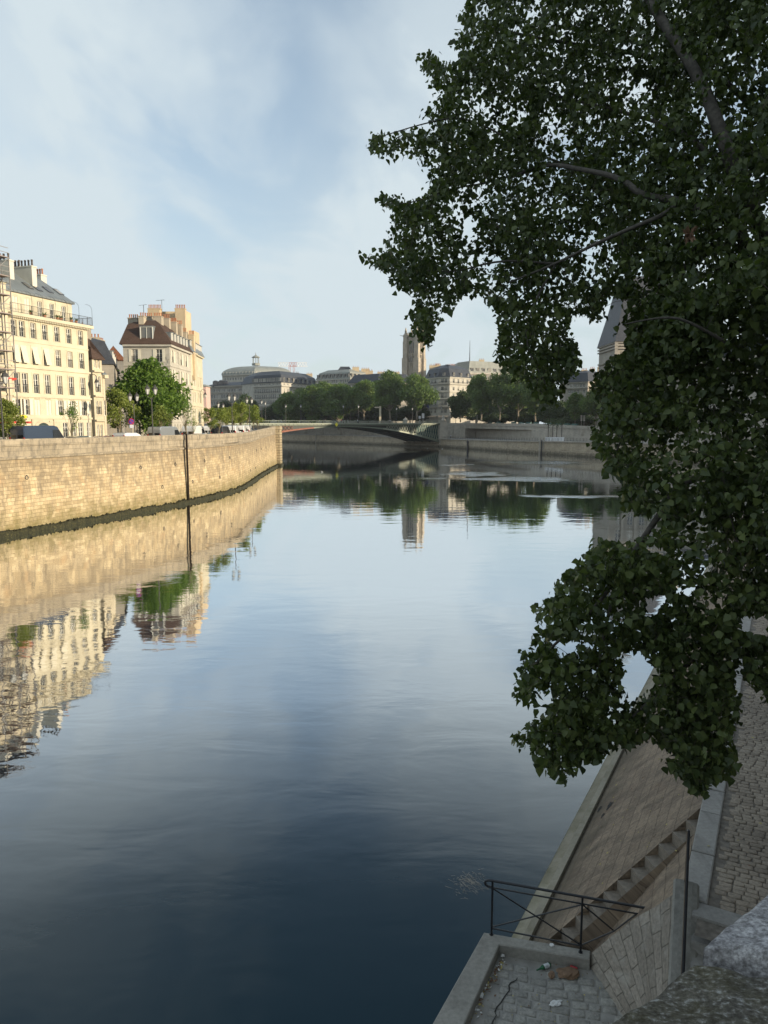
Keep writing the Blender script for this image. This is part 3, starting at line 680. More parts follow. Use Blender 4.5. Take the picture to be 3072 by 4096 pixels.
# ================================================================ LEFT BUILDINGS
nW = Vector((-.945, .327)); eW = Vector((.327, .945)); F0 = Vector((-45.3, 66.9))
def FL(t): p = F0+eW*t; return (p.x, p.y)
def fl_t(px, extra=0.0):
    """distance along the facade line seen at photo column px (line pushed outwards by extra)"""
    k = ((px-1536)/FPX)/1.0077; o = F0-nW*extra; den = eW.x-k*eW.y; return (k*o.y-o.x)/den
def building(name, label, cat, base, group=None): return empty(name, base, label, cat, group)
# ---- cream facade block
T0, T1 = fl_t(58), fl_t(387)-.9; DEP = 12.0
b1 = building('apartment_building', 'cream facade block with grey zinc roof and roof terrace, beside the scaffolding', 'building', (*FL((T0+T1)/2), 7.2))
A, B = FL(T0), FL(T1); C_ = (B[0]+nW.x*DEP, B[1]+nW.y*DEP); D_ = (A[0]+nW.x*DEP, A[1]+nW.y*DEP)
poly1 = [A, B, C_, D_]
cols = [fl_t(x/1.843)-T0 for x in (125, 203, 285, 368, 455, 541, 625)]
cols = [min(max(c, .7), T1-T0-.7) for c in cols]
ctb = [fl_t(x/1.843)-T0 for x in (222, 305, 395, 480, 568, 650)]
mb = MB()
rows = [(8.35, 10.15, .85, ['rail', 'plain', 'plain', 'plain'], [c for c in (fl_t(483/1.843)-T0, fl_t(546/1.843)-T0, fl_t(595/1.843)-T0, fl_t(655/1.843)-T0)]),
        (11.0, 12.75, .8, ['open', 'open', 'closed', 'closed', 'open', 'open', 'open'], cols),
        (13.45, 15.65, .8, 'rail', cols), (16.75, 18.65, .78, ['blind', 'blind', 'blind', 'blind', 'rail', 'rail', 'rail'], cols),
        (19.6, 21.35, .75, 'rail', cols)]
parent = b1
facade(mb, b1, A, B, 7.2, 22.0, rows)
for a, b in ((B, C_), (C_, D_), (D_, A)): mb.face([(*a, 7.2), (*b, 7.2), (*b, 22.0), (*a, 22.0)])
mb.face([(*A, 22.0), (*B, 22.0), (*C_, 22.0), (*D_, 22.0)])
for z, h, pr in ((10.55, .22, .10), (12.98, .20, .12), (16.2, .22, .14), (19.1, .12, .06), (21.75, .35, .55)): ring(mb, poly1, z, z+h, pr, 0, edges=(0, 1))
for k in range(46):   # dentils under the balcony
    u = .15+k*(T1-T0-.3)/45; e_, n_ = eW, -nW; p = F0+eW*(T0+u)-nW*.25
    mb.box((-.07, -.2, 21.55), (.07, .2, 21.745), 0, Matrix.Translation((p.x, p.y, 0)) @ Matrix.Rotation(math.atan2(eW.y, eW.x), 4, 'Z'))
def on_face(u, out): p = F0+eW*(T0+u)-nW*out; return p
rzW = math.atan2(eW.y, eW.x)
for c in cols:       # window surrounds and panels
    for (zb, zt) in ((13.45, 15.65), (16.75, 18.65), (19.6, 21.35)):
        p = on_face(c, .0); T = Matrix.Translation((p.x, p.y, 0)) @ Matrix.Rotation(rzW, 4, 'Z')
        mb.box((-.58, -.05, zb), (-.42, 0, zt+.14), 0, T); mb.box((.42, -.05, zb), (.58, 0, zt+.14), 0, T); mb.box((-.42, -.05, zt+.01), (.42, 0, zt+.14), 0, T)
    p = on_face(c, 0); T = Matrix.Translation((p.x, p.y, 0)) @ Matrix.Rotation(rzW, 4, 'Z')
    for k in range(-2, 3): mb.face([T @ Vector(q) for q in ((k*.14-.05, -.03, 12.76), (k*.14+.05, -.03, 12.76), (k*.2+.07, -.05, 12.97), (k*.2-.07, -.05, 12.97))])
mb.build('wall', 'facade_cream', b1)
# arched carriage door and signboard panel (no writing)
p = on_face(fl_t(318/1.843)-T0, 0); T = Matrix.Translation((p.x, p.y, 0)) @ Matrix.Rotation(rzW, 4, 'Z'); mb = MB()
pts = [(1.1*math.cos(a), 9.0+1.2*math.sin(a)) for a in [math.pi*k/12 for k in range(13)]]
mb.face([T @ Vector((x, -.02, z)) for x, z in [(1.1, 7.2)]+pts+[(-1.1, 7.2)]]); mb.build('door', 'car_green', b1)
mb = MB(); 
for k in range(12):
    a0, a1 = math.pi*k/12, math.pi*(k+1)/12
    mb.face([T @ Vector((r*math.cos(a), -.07, 9.0+1.1*r/1.1*math.sin(a))) for r, a in ((1.12, a0), (1.5, a0), (1.5, a1), (1.12, a1))])
mb.box((-1.75, -.18, 7.2), (-1.5, 0, 10.5), 0, T); mb.box((1.5, -.18, 7.2), (1.75, 0, 10.5), 0, T); mb.build('door_surround', 'facade_buff', b1)
p = on_face(fl_t(408/1.843)-T0, 0); T = Matrix.Translation((p.x, p.y, 0)) @ Matrix.Rotation(rzW, 4, 'Z'); mb = MB()
mb.box((-.95, -.08, 9.55), (.95, 0, 10.35), 0, T); mb.build('stone_panel', 'facade_buff', b1)
# set-back attic storey
in1 = offset_poly(poly1, [-1.15, -1.15, 0, 0]); mb = MB(); La = (V2(in1[1])-V2(in1[0])).length
def t_att(px): return fl_t(px, -1.15)-T0
cs = [c for c in (t_att(x/1.843) for x in (168, 251, 343, 430, 515, 600)) if .5 < c < La-.5]
facade(mb, b1, in1[0], in1[1], 22.004, 24.7, [(22.15, 24.15, .72, ['closed', 'closed', 'plain', 'plain', 'plain', 'closed'], cs)])
for k in (1, 2, 3): a, b = in1[k], in1[(k+1) % 4]; mb.face([(*a, 22), (*b, 22), (*b, 24.7), (*a, 24.7)])
mb.build('attic_wall', 'facade_cream', b1)
roof_obj(b1, in1, 24.78, [([5.2, 0.9, 5.2, 0.2], 3.45)], ['roof_zinc', 'roof_zinc', 'roof_zinc'], .28)
for px, py in ((200, 357), (270, 375), (350, 388), (428, 402)):    # skylights on the zinc slope
    q = PY(px/1.843, 950+py/1.843, 1); d = ray(px/1.843, 950+py/1.843)
    # intersect with the roof slope plane
    a0 = Vector((in1[0][0], in1[0][1], 24.78))+Vector((-nW.x, -nW.y, 0))*.28; nrm = Vector((-nW.x*3.45, -nW.y*3.45, 5.2)).normalized()
    t = (a0-Vector((0, 0, H))).dot(nrm)/d.dot(nrm); c = Vector((0, 0, H))+d*t; ee = Vector((eW.x, eW.y, 0)); up = nrm.cross(ee).normalized(); up = up if up.z > 0 else -up
    mb = MB()
    def K(a_, b_, c_): return c+ee*a_+up*b_+nrm*c_
    mb.face([K(-.3, -.6, .07), K(.3, -.6, .07), K(.3, .6, .07), K(-.3, .6, .07)], 1)
    for (x0, x1, y0, y1) in ((-.38, -.3, -.68, .68), (.3, .38, -.68, .68), (-.3, .3, .6, .68), (-.3, .3, -.68, -.6)):
        mb.face([K(x0, y0, .09), K(x1, y0, .09), K(x1, y1, .09), K(x0, y1, .09)]); mb.face([K(x0, y0, 0), K(x1, y0, 0), K(x1, y0, .09), K(x0, y0, .09)])
    mb.build('skylight', ['roof_slate', 'pane_glass'], b1, fixn=True)
# terrace railing and arched wire hoops
bal = MB(); off = offset_poly(poly1, [.45, .45, 0, 0]); P0, P1, P2 = [Vector((*off[k], 22.1)) for k in (0, 1, 2)]
P2 = P1+(P2-P1)*.5
for a, b in ((P0, P1), (P1, P2)):
    for dz in (.08, 1.0): bal.obar(a+Vector((0, 0, dz)), b+Vector((0, 0, dz)), .04, .04)
    n = int((b-a).length/.16)
    for k in range(n+1): q = a.lerp(b, k/n); bal.obar(q+Vector((0, 0, .08)), q+Vector((.0001, 0, 1.0)), .016 if k % 9 else .05, .016 if k % 9 else .05)
bal.build('terrace_railing', 'lamp_iron', b1)
hp = MB()
for c in cs + [La+.9]:
    p = Vector((*FL(T0+c), 0))-Vector((nW.x, nW.y, 0))*.4
    hp.tube([p+Vector((eW.x*dx, eW.y*dx, 22.1+z)) for dx, z in ((.8, 0), (.8, 1.9), (.7, 2.25), (.4, 2.45), (0, 2.5), (-.3, 2.5))], .018, 4)
hp.build('awning_hoops', 'dark_iron', b1)
for k, px in enumerate((276, 373, 465, 490, 565, 600)):
    t = fl_t(px/1.843, .2)-T0; p = on_face(t, .2); mb = MB(); mb.lathe([(.14, 0), (.2, .3), (.22, .32)], (p.x, p.y, 22.1), 8)
    for q in range(14):
        a_ = random.random()*6.28; r = .25; zq = 22.45+random.random()*.35
        mb.face([(p.x, p.y, 22.4), (p.x+r*math.cos(a_), p.y+r*math.sin(a_), zq), (p.x+r*math.cos(a_+.6), p.y+r*math.sin(a_+.6), zq-.1)], 1)
    o = mb.build('potted_plant', ['terracotta', 'leaf_plane']); tag(o, 'small potted plant on the roof terrace of the cream building, %s from the left' % ['first', 'second', 'third', 'fourth', 'fifth', 'sixth'][k], 'plant', 'pots on the roof terrace')
def xy_at(px, Y): return (GX(px, Y), Y)
# chimneys (rendered slabs at right angles to the street)
def ch1(px, py_top, back, L, W, pots, zlow, potm='pot_dark'):
    t = fl_t(px, -back+L/2); c = F0+eW*t+nW*back; front = c-nW*(L/2)
    zt = PY(px, py_top, front.y).z; return chimney(b1, c, nW, L, W, zlow, zt, pots, 'chimney_render' if potm == 'x' else 'chimney_pale', potm, True, .75)
flat('chimney_pale', (.60, .57, .48), .9, noise_amt=.08, nscale=1.2)
ch1(84, 1044, 5.2, 3.4, .7, 5, 24.9); ch1(122, 1070, 7.5, 2.8, .6, 5, 25.5); ch1(172, 1069, 4.6, 3.6, .7, 7, 24.8); ch1(208, 1103, 7.8, 1.5, .9, 4, 26.5, 'pot_clay')
# ---- building behind the scaffolding
b0 = building('apartment_building', 'tall cream building wrapped in scaffolding at the left edge', 'building', (*FL(T0-8), 7.2))
A0, B0_ = FL(T0-22), FL(T0-.02); poly0 = [A0, B0_, (B0_[0]+nW.x*12, B0_[1]+nW.y*12), (A0[0]+nW.x*12, A0[1]+nW.y*12)]
mb = MB(); cs0 = [22-1.6-2.1*k for k in range(9)][::-1]
facade(mb, b0, A0, B0_, 7.2, 25.2, [(7.6, 10, 1.1, 'plain', cs0[::2]), (11, 12.8, .85, 'rail', cs0), (13.6, 15.6, .85, 'rail', cs0), (16.6, 18.5, .85, 'rail', cs0), (19.4, 21.2, .8, 'rail', cs0), (22.4, 24.2, .8, 'plain', cs0)])
for k in (1, 2, 3): a, b = poly0[k], poly0[(k+1) % 4]; mb.face([(*a, 7.2), (*b, 7.2), (*b, 25.2), (*a, 25.2)])
for z in (10.6, 13.1, 16.1, 19, 21.9, 25): ring(mb, poly0, z, z+.2, .12, 0, edges=(0,))
mb.build('wall', 'facade_cream', b0); roof_obj(b0, poly0, 25.3, [([5, 2.5, 5, 2.5], 3.0)], ['roof_zinc']*3, .3)
for px, pyt, back, L, W in ((12, 985, 2.6, 2.2, .8), (-60, 960, 4, 3.2, .8)):
    t = fl_t(px, -back+L/2); c = F0+eW*t+nW*back; zt = PY(px, pyt, (c-nW*(L/2)).y).z; chimney(b0, c, nW, L, W, 25.4, zt, 5, 'chimney_pale', 'pot_dark', True, .7)
# ---- scaffolding
sc_ = empty('scaffolding', (*FL(T0-4), 7.2), 'steel tube scaffolding with planked decks standing against the left edge building', 'scaffolding')
sb = MB(); dk = MB(); net = MB(); TS1 = fl_t(78, 1.6); ts = [TS1-2.2*k for k in range(8)]; lv = [9.9+1.95*k for k in range(11)]
ztop = PY(60, 1018, 78).z
for t in ts:
    for o_ in (.45, 1.5):
        p = F0+eW*t-nW*o_; sb.tube([(p.x, p.y, 7.2), (p.x, p.y, ztop+random.uniform(-1.2, .6))], .06, 4)
for z in lv:
    if z > ztop: break
    for o_ in (.45, 1.5):
        for dz in ((0, .5, 1.0) if o_ > 1 else (0,)):
            a = F0+eW*ts[0]-nW*o_; b = F0+eW*ts[-1]-nW*o_; sb.tube([(a.x, a.y, z+dz), (b.x, b.y, z+dz)], .038, 4)
    for t in ts: a = F0+eW*t-nW*.45; b = F0+eW*t-nW*1.5; sb.tube([(a.x, a.y, z), (b.x, b.y, z)], .038, 4)
    a = F0+eW*ts[0]-nW*.5; b = F0+eW*ts[-1]-nW*.5; c = b-nW*.95; d = a-nW*.95
    dk.prism([(a.x, a.y), (d.x, d.y), (c.x, c.y), (b.x, b.y)], z+.03, z+.09, bottom=True)
for k, z in enumerate(lv[:-1]):
    if z > ztop-1: break
    j = k % 2; a = F0+eW*ts[j]-nW*1.52; b = F0+eW*ts[j+1]-nW*1.52; sb.tube([(a.x, a.y, z+1.95), (b.x, b.y, z)], .038, 4)
    a = F0+eW*ts[j+2]-nW*1.52; b = F0+eW*ts[j+3]-nW*1.52; sb.tube([(a.x, a.y, z), (b.x, b.y, z+1.95)], .038, 4)
sb.build('standards', 'scaffold_steel', sc_); dk.build('decks', 'scaffold_deck', sc_)
def tarp(pxa, pxb, pya, pyb, mat, name, label, catg):
    ta, tb = fl_t(pxa, 1.7), fl_t(pxb, 1.7); a = F0+eW*ta-nW*1.7; b = F0+eW*tb-nW*1.7; z1 = PY(pxa, pya, a.y).z; z0 = PY(pxa, pyb, a.y).z
    mb = MB(); n = 8
    for k in range(n):
        p, q = a.lerp(b, k/n), a.lerp(b, (k+1)/n); s0 = .12*math.sin(k*1.7); s1 = .12*math.sin((k+1)*1.7)
        mb.face([(p.x+s0, p.y, z0+s0), (q.x+s1, q.y, z0+s1), (q.x, q.y, z1-abs(s1)*.8), (p.x, p.y, z1-abs(s0)*.8)])
    tag(mb.build(name, mat), label, catg)
tarp(19, 76, 1505, 1516, 'red_tarp', 'warning_tarp', 'red tarp strip tied high across the scaffolding', 'tarp')
tarp(0, 28, 1660, 1672, 'yellow_tarp', 'yellow_tarp', 'yellow sheet on the scaffolding at the left edge of the picture', 'tarp')
tarp(84, 107, 1658, 1673, 'yellow_tarp', 'yellow_tarp', 'yellow sheet on the scaffolding nearest the cream building', 'tarp')
ta, tb = fl_t(0, 2.6), fl_t(123, 2.6); a = F0+eW*ta; b = F0+eW*tb; zc_ = PY(60, 1689, 75).z
mb = MB(); P_ = [a-nW*.2, a-nW*2.7, b-nW*2.7, b-nW*.2]; mb.prism([(p.x, p.y) for p in P_], zc_-.12, zc_+.1, bottom=True, m=0)
tag(mb.build('protective_canopy', 'red_tarp'), 'reddish protective canopy above the pavement below the scaffolding', 'canopy')

# ---- low warm stone house beside it, then the dark row in the side street
k0 = fl_t(379)+.05
b3 = building('corner_house', 'narrow warm stone corner house with balconies right of the cream building', 'building', (*FL(k0+4), 7.2))
pA = FL(k0); pB = FL(fl_t(418)); zt = GZ(1437, pB[1]); dirK = nW*14
poly3 = [pA, pB, (pB[0]+dirK.x, pB[1]+dirK.y), (pA[0]+dirK.x, pA[1]+dirK.y)]
mb = MB(); LK = (V2(pB)-V2(pA)).length
facade(mb, b3, pA, pB, 7.2, zt, [(8.0, 9.9, .6, 'plain', centres(LK, 2, .5)), (11.2, 12.9, .6, 'rail', centres(LK, 2, .5)), (14, 16, .6, 'rail', centres(LK, 2, .5)), (17, 18.4, .6, 'plain', centres(LK, 2, .5))])
for k in (1, 2, 3): a, b = poly3[k], poly3[(k+1) % 4]; mb.face([(*a, 7.2), (*b, 7.2), (*b, zt), (*a, zt)])
for z in (10.3, 13.4, 16.5): ring(mb, poly3, z, z+.22, .3, 0, edges=(0,))
mb.build('wall', 'facade_buff', b3); roof_obj(b3, poly3, zt+.06, [(2.2, 2.6)], ['roof_tile']*3, .3)
b3b = building('corner_house', 'lower stone house with a projecting cornice at the mouth of the side street', 'building', (*FL(fl_t(425)), 7.2))
pA = FL(fl_t(418)+.05); pB = FL(fl_t(427)); zt = GZ(1497, pB[1]); poly = [pA, pB, (pB[0]+dirK.x, pB[1]+dirK.y), (pA[0]+dirK.x, pA[1]+dirK.y)]
mb = MB(); facade(mb, b3b, pA, pB, 7.2, zt, [(11, 13, .6, 'plain', [(V2(pB)-V2(pA)).length/2])]); 
for k in (1, 2, 3): a, b = poly[k], poly[(k+1) % 4]; mb.face([(*a, 7.2), (*b, 7.2), (*b, zt), (*a, zt)])
ring(mb, poly, zt-.5, zt-.1, .35, 0, edges=(0, 1)); mb.build('wall', 'facade_buff', b3b); roof_obj(b3b, poly, zt+.06, [(.8, .5)], ['roof_zinc']*3, .2)
def simple_house(name, label, poly, z0, zt, matw, matr, stages, rows_by_edge, rings_=(), chs=(), over=.3, ringedges=(0, 1)):
    c = sum((V2(p) for p in poly), Vector((0, 0)))/len(poly); bb = building(name, label, 'building', (c.x, c.y, z0)); mb = MB(); n = len(poly)
    for k in range(n):
        a, b = poly[k], poly[(k+1) % n]
        if k in rows_by_edge: facade(mb, bb, a, b, z0, zt, rows_by_edge[k])
        else: mb.face([(*a, z0), (*b, z0), (*b, zt), (*a, zt)])
    for r in rings_: ring(mb, poly, r[0], r[0]+r[1], r[2], 0, edges=ringedges)
    mb.build('wall', matw, bb)
    ro, cur, zc = roof_obj(bb, poly, zt+.05, stages, matr if isinstance(matr, list) else [matr]*3, over) if stages else (None, None, None)
    for ch in chs: chimney(bb, *ch)
    return bb
# side street row: facade on the right of each house, in shade
Lp = [(-39.0, 104.5), (-45.5, 124), (-53.5, 146), (-60, 166)]
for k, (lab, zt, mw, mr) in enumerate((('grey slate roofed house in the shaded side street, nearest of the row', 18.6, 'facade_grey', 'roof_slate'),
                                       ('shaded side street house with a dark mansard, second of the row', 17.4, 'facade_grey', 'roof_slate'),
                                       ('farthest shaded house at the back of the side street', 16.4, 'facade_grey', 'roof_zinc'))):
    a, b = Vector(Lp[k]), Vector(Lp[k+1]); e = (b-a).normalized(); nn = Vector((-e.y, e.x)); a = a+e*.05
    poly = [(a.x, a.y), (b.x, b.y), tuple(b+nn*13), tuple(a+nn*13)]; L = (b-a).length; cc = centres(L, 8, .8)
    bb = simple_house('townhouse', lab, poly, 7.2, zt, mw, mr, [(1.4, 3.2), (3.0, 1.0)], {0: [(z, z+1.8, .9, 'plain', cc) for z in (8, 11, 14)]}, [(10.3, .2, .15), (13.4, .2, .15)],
                      [((a+nn*4+e*2).to_tuple(), e, .7, 2.2, zt, zt+5.2, 4), ((b+nn*4-e*3).to_tuple(), nn, 3, .7, zt, zt+5.4, 6)], ringedges=(0,))
    for c in cc[::2]:
        p = a+e*c+nn*.0; dormer(bb, (p.x, p.y, zt+.4), math.atan2(e.y, e.x), 1.0, 1.5)
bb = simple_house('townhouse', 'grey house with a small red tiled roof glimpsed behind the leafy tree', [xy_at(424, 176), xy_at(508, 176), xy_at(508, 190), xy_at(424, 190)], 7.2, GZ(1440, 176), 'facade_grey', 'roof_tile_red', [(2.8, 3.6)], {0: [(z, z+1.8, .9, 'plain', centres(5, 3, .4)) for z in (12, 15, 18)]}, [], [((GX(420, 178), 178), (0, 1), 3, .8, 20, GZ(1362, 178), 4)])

# ---- corner block with brown tile roof
Xc, Yc = GX(689, 118), 118.0; Xl = GX(505, 118); Xf, Yf = GX(770, 131.5), 131.5
z0 = 7.2; zc2 = GZ(1375, 118)
b2 = building('corner_building', 'pale corner block with a hipped brown tile roof behind the leafy chestnut', 'building', ((Xc+Xl)/2, 122, z0))
poly2 = [(Xl, 118), (Xc, Yc), (Xf, Yf), (Xl-1, Yf)]; mb = MB(); LF = Xc-Xl; LS = (Vector((Xf, Yf))-Vector((Xc, Yc))).length
cf = [GX(x/1.843, 118)-Xl for x in (1015, 1192)]
FZ = [GZ(950+y/1.843, 118) for y in (866, 975, 1070, 1170)]
def rws(c, w, kinds, hs=(1.9, 1.9, 1.9, 1.7), zs=None): return [(zb, zb+h, w, kinds, c) for zb, h in zip(zs, hs)]
zs2 = [8.0, 10.9, 13.9, 16.9, 20.0]
facade(mb, b2, poly2[0], poly2[1], z0, zc2, [(z, z+(2.0 if z > 10 else 1.9), 1.0, 'open', cf) for z in zs2])
cs2 = centres(LS, 7, .7)
facade(mb, b2, poly2[1], poly2[2], z0, zc2, [(z, z+(2.0 if z > 10 else 1.9), .85, ['open', 'closed', 'plain', 'open', 'closed'] if z > 10 else 'plain', cs2) for z in zs2])
for k in (2, 3): a, b = poly2[k], poly2[(k+1) % 4]; mb.face([(*a, z0), (*b, z0), (*b, zc2), (*a, zc2)])
for z in (10.2, 13.3, 16.2, 19.3): ring(mb, poly2, z, z+.2, .1, 0, edges=(0, 1))
ring(mb, poly2, zc2-.45, zc2-.01, .4, 0, edges=(0, 1))
for k in range(24):     # corner quoins
    z = z0+.3+k*.56
    if z > zc2-1: break
    w_ = .55 if k % 2 else .35
    mb.box((Xc-w_, 117.93, z), (Xc+.02, 118.0, z+.44)); 
mb.build('wall', 'facade_pale', b2)
ro, cur, zr = roof_obj(b2, poly2, zc2+.05, [([2.0, 2.3, .3, .9], 3.2), ([1.6, 1.2, .2, 1.4], .9)], ['roof_tile']*3, .45)
dormer(b2, (GX(600, 118.0), 118.0, zc2+.35), 0, 2.1, 2.4, 2.6)
eS = (Vector((Xf, Yf))-Vector((Xc, Yc))).normalized(); nS = Vector((-eS.y, eS.x)); rzS = math.atan2(eS.y, eS.x)
for k in range(6):
    p = Vector((Xc, Yc))+eS*(2+k*1.9)+nS*.0; dormer(b2, (p.x, p.y, zc2+.35), rzS, .9, 1.6, 1.8)
def chb(parent, px, w_px, py_top, Y, dep, pots, mat='chimney_render'):
    x0, x1 = GX(px-w_px/2, Y), GX(px+w_px/2, Y); return chimney(parent, ((x0+x1)/2, Y+dep/2), (1, 0), x1-x0, dep, zc2-1, GZ(py_top, Y), pots, mat, 'pot_clay', True, .6)
for (px, wp, py, Y, dep, pots) in ((548, 38, 1274, 120.5, .9, 5), (581, 20, 1266, 119.6, 1.4, 3), (608, 30, 1268, 123, .8, 4), (644, 34, 1267, 121.6, 1.2, 5)): chb(b2, px, wp, py, Y, dep, pots)
# second and third blocks of the row along the quay
def row_block(label, px0, Y0, px1, Y1, zt, mat, nwin, zs, kinds, roofmat='roof_zinc', depth=11, dn=0, name='apartment_building'):
    a = Vector((GX(px0, Y0), Y0)); b = Vector((GX(px1, Y1), Y1)); e = (b-a).normalized(); nn = Vector((-e.y, e.x)); a = a+e*.04
    poly = [tuple(a), tuple(b), tuple(b+nn*depth), tuple(a+nn*depth)]; c = centres((b-a).length, nwin, .6)
    bb = simple_house(name, label, poly, 7.2, zt, mat, roofmat, [(1.1, 2.3), (3.0, 1.0)], {0: [(z, z+1.9, .8, kinds, c) for z in zs], 1: []} if False else {0: [(z, z+1.9, .8, kinds, c) for z in zs]},
                      [(z-.7, .2, .12) for z in zs[1:]]+[(zt-.4, .39, .35)], (), .4, (0,))
    for k in range(dn):
        p = a+e*((b-a).length*(k+.5)/dn)+nn*.0; dormer(bb, (p.x, p.y, zt+.3), math.atan2(e.y, e.x), .9, 1.6, 1.6)
    return bb, a, e, nn
zsR = [8.0, 10.9, 13.9, 16.9]
zB = GZ(1408, 134); bR1, a, e, nn = row_block('narrow cream block in the quay row with zinc dormers, second from the corner block', 770.5, 131.6, 793, 136, zB, 'facade_cream', 4, zsR, ['plain', 'closed'], dn=3)
chimney(bR1, (GX(735, 128)-2, 129.5), (1, .0), 2.0, 1.1, 20, GZ(1285, 128), 4, 'chimney_buff', 'pot_clay', True, .6)
zB2 = GZ(1415, 136); bR2, a, e, nn = row_block('far end block of the quay row with a sunlit cream front and grey mansard', 793.5, 136.2, 817, 142.5, zB2, 'facade_cream', 5, zsR, ['plain', 'closed', 'plain'], dn=4)
# stepped party walls and stacks behind the tile roof
bT = building('party_wall_building', 'tall tan gable walls crowded with chimney pots rising behind the brown tile roof', 'building', (GX(670, 134), 134, 7.2))
mb = MB(); gz = lambda py, Y: GZ(py, Y)
for (p0, p1, py, Y, dep) in ((608, 655, 1240, 133, 6), (655, 720, 1246, 135, 5), (716, 755, 1240, 132.5, 4), (755, 787, 1322, 137, 4)):
    x0, x1 = GX(p0, Y), GX(p1, Y); mb.prism([(x0, Y), (x1, Y), (x1, Y+dep), (x0, Y+dep)], 7.2, gz(py, Y))
mb.build('gable_wall', 'chimney_buff', bT)
for (px, wp, py, Y, dep, pots) in ((634, 50, 1236, 133.4, .8, 9), (735, 40, 1236, 132.8, .8, 6), (678, 26, 1275, 126, .9, 4), (706, 24, 1290, 127.5, .9, 4), (728, 22, 1300, 128.8, .9, 3), (748, 16, 1330, 130, .9, 3), (775, 22, 1340, 133, .9, 4)):
    x0, x1 = GX(px-wp/2, Y), GX(px+wp/2, Y); chimney(bT, ((x0+x1)/2, Y+dep/2), (1, 0), x1-x0, dep, 18, GZ(py, Y), pots, 'chimney_render' if Y < 131 else 'chimney_buff', 'pot_clay', True, .7)
an = MB(); ax = GX(593, 125); az = GZ(1270, 125)
an.tube([(ax, 125, az-3), (ax, 125, GZ(1220, 125))], .05, 5); an.tube([(ax-.8, 125, GZ(1222, 125)), (ax+.6, 125, GZ(1218, 125))], .03, 4)
ax2 = GX(665, 134); an.tube([(ax2, 134, GZ(1245, 134)), (ax2, 134, GZ(1200, 134))], .04, 5); an.tube([(ax2-1, 134, GZ(1202, 134)), (ax2+.5, 134, GZ(1199, 134))], .03, 4)
for k in range(5): an.tube([(ax2-1+k*.35, 133.7, GZ(1202, 134)), (ax2-1+k*.35, 134.3, GZ(1202, 134))], .02, 4)
an.build('aerial', 'dark_iron', bT)
# ================================================================ TREES
def leaf_cloud(pts, size, rgen, flatz=.6):
    """small two-triangle leaf clumps at pts, random facing"""
    n = len(pts); nor = rgen.normal(size=(n, 3)); nor /= np.linalg.norm(nor, axis=1)[:, None]
    a = rgen.normal(size=(n, 3)); u = np.cross(nor, a); u /= np.linalg.norm(u, axis=1)[:, None]; v = np.cross(nor, u)
    s = size*(.6+.8*rgen.random(n))[:, None]; b = (nor*s*.25)
    return np.stack([pts-u*s, pts-v*s*.55+b, pts+u*s, pts+v*s*.55+b], 1)
def quads_mesh(name, q, mat):
    n = len(q); me = bpy.data.meshes.new(name); me.vertices.add(n*4); me.vertices.foreach_set('co', q.reshape(-1).astype(np.float32))
    me.loops.add(n*4); me.loops.foreach_set('vertex_index', np.arange(n*4, dtype=np.int32)); me.polygons.add(n)
    me.polygons.foreach_set('loop_start', np.arange(0, n*4, 4, dtype=np.int32)); me.polygons.foreach_set('loop_total', np.full(n, 4, np.int32))
    me.materials.append(MAT[mat]); me.update(calc_edges=True); return me
TREES = {}
def tree_proto(key, h, cw, ch, nblob, nleaf, lsize, leafm, barkm, trunk_r, seed, lean=0, open_=0.0):
    """meshes for a broadleaf tree: height h, crown width cw, crown height ch"""
    g = np.random.default_rng(seed); rr = random.Random(seed); cz = h-ch/2
    blobs = []
    for k in range(nblob):
        while True:
            p = g.uniform(-1, 1, 3)
            if .2 < np.linalg.norm(p) < .95: break
        rad = (.20+.20*g.random())*(1-.25*abs(p[2])); prof = 1.0 if p[2] < .1 else (1-.35*(p[2]))
        blobs.append((np.array([p[0]*cw/2*.78*prof, p[1]*cw/2*.78*prof, cz+p[2]*ch/2*.80]), rad*cw*.62, rad*ch*.5))
    per = nleaf//nblob; P = []
    for c, rx, rz in blobs:
        d = g.normal(size=(per, 3)); d /= np.linalg.norm(d, axis=1)[:, None]; r = (g.random(per)**.45)[:, None]; q = d*r*np.array([rx, rx, rz])
        q += g.normal(size=(per, 3))*rx*.10; P.append(c+q)
    P = np.concatenate(P)
    crown = quads_mesh('crown', leaf_cloud(P, lsize, g), leafm)
    t = MB(); top = cz+ch*.15
    tp = [Vector((lean*(z/h)**1.5+.12*math.sin(z), .1*math.cos(z*1.3), z)) for z in np.linspace(-.4, top, 7)]
    t.tube(tp, [trunk_r*(1.25 if k == 0 else 1-.11*k) for k in range(7)], 8)
    for c, rx, rz in blobs[:min(14, nblob)]:
        z0 = min(max(h-ch*1.0, .25*h), c[2]-.4)*(.9+.25*rr.random()); base = Vector((lean*(z0/h)**1.5, 0, z0)); c = Vector(c); mid = base.lerp(c, .55)+Vector((0, 0, -.04*h))
        t.tube([base, base.lerp(mid, .5), mid, c], [trunk_r*.45, trunk_r*.36, trunk_r*.26, trunk_r*.08], 5, caps=False)
    for k in range(6): pass
    tr = t.build('trunk', barkm); COL.objects.unlink(tr)
    TREES[key] = (crown, tr.data); return TREES[key]
def plant_tree(key, name, x, y, z, rz, sc, label, cat='tree', group=None, sx=1.0):
    cr, tr = TREES[key]; e = empty(name, (x, y, z), label, cat, group, rz); e.scale = (sc*sx, sc*sx, sc)
    for nm, me in (('crown', cr), ('trunk', tr)):
        o = bpy.data.objects.new(nm, me); COL.objects.link(o); o.parent = e
    return e
tree_proto('planeA', 24, 17, 19, 34, 12000, .50, 'leaf_plane', 'bark_far', .5, 11)
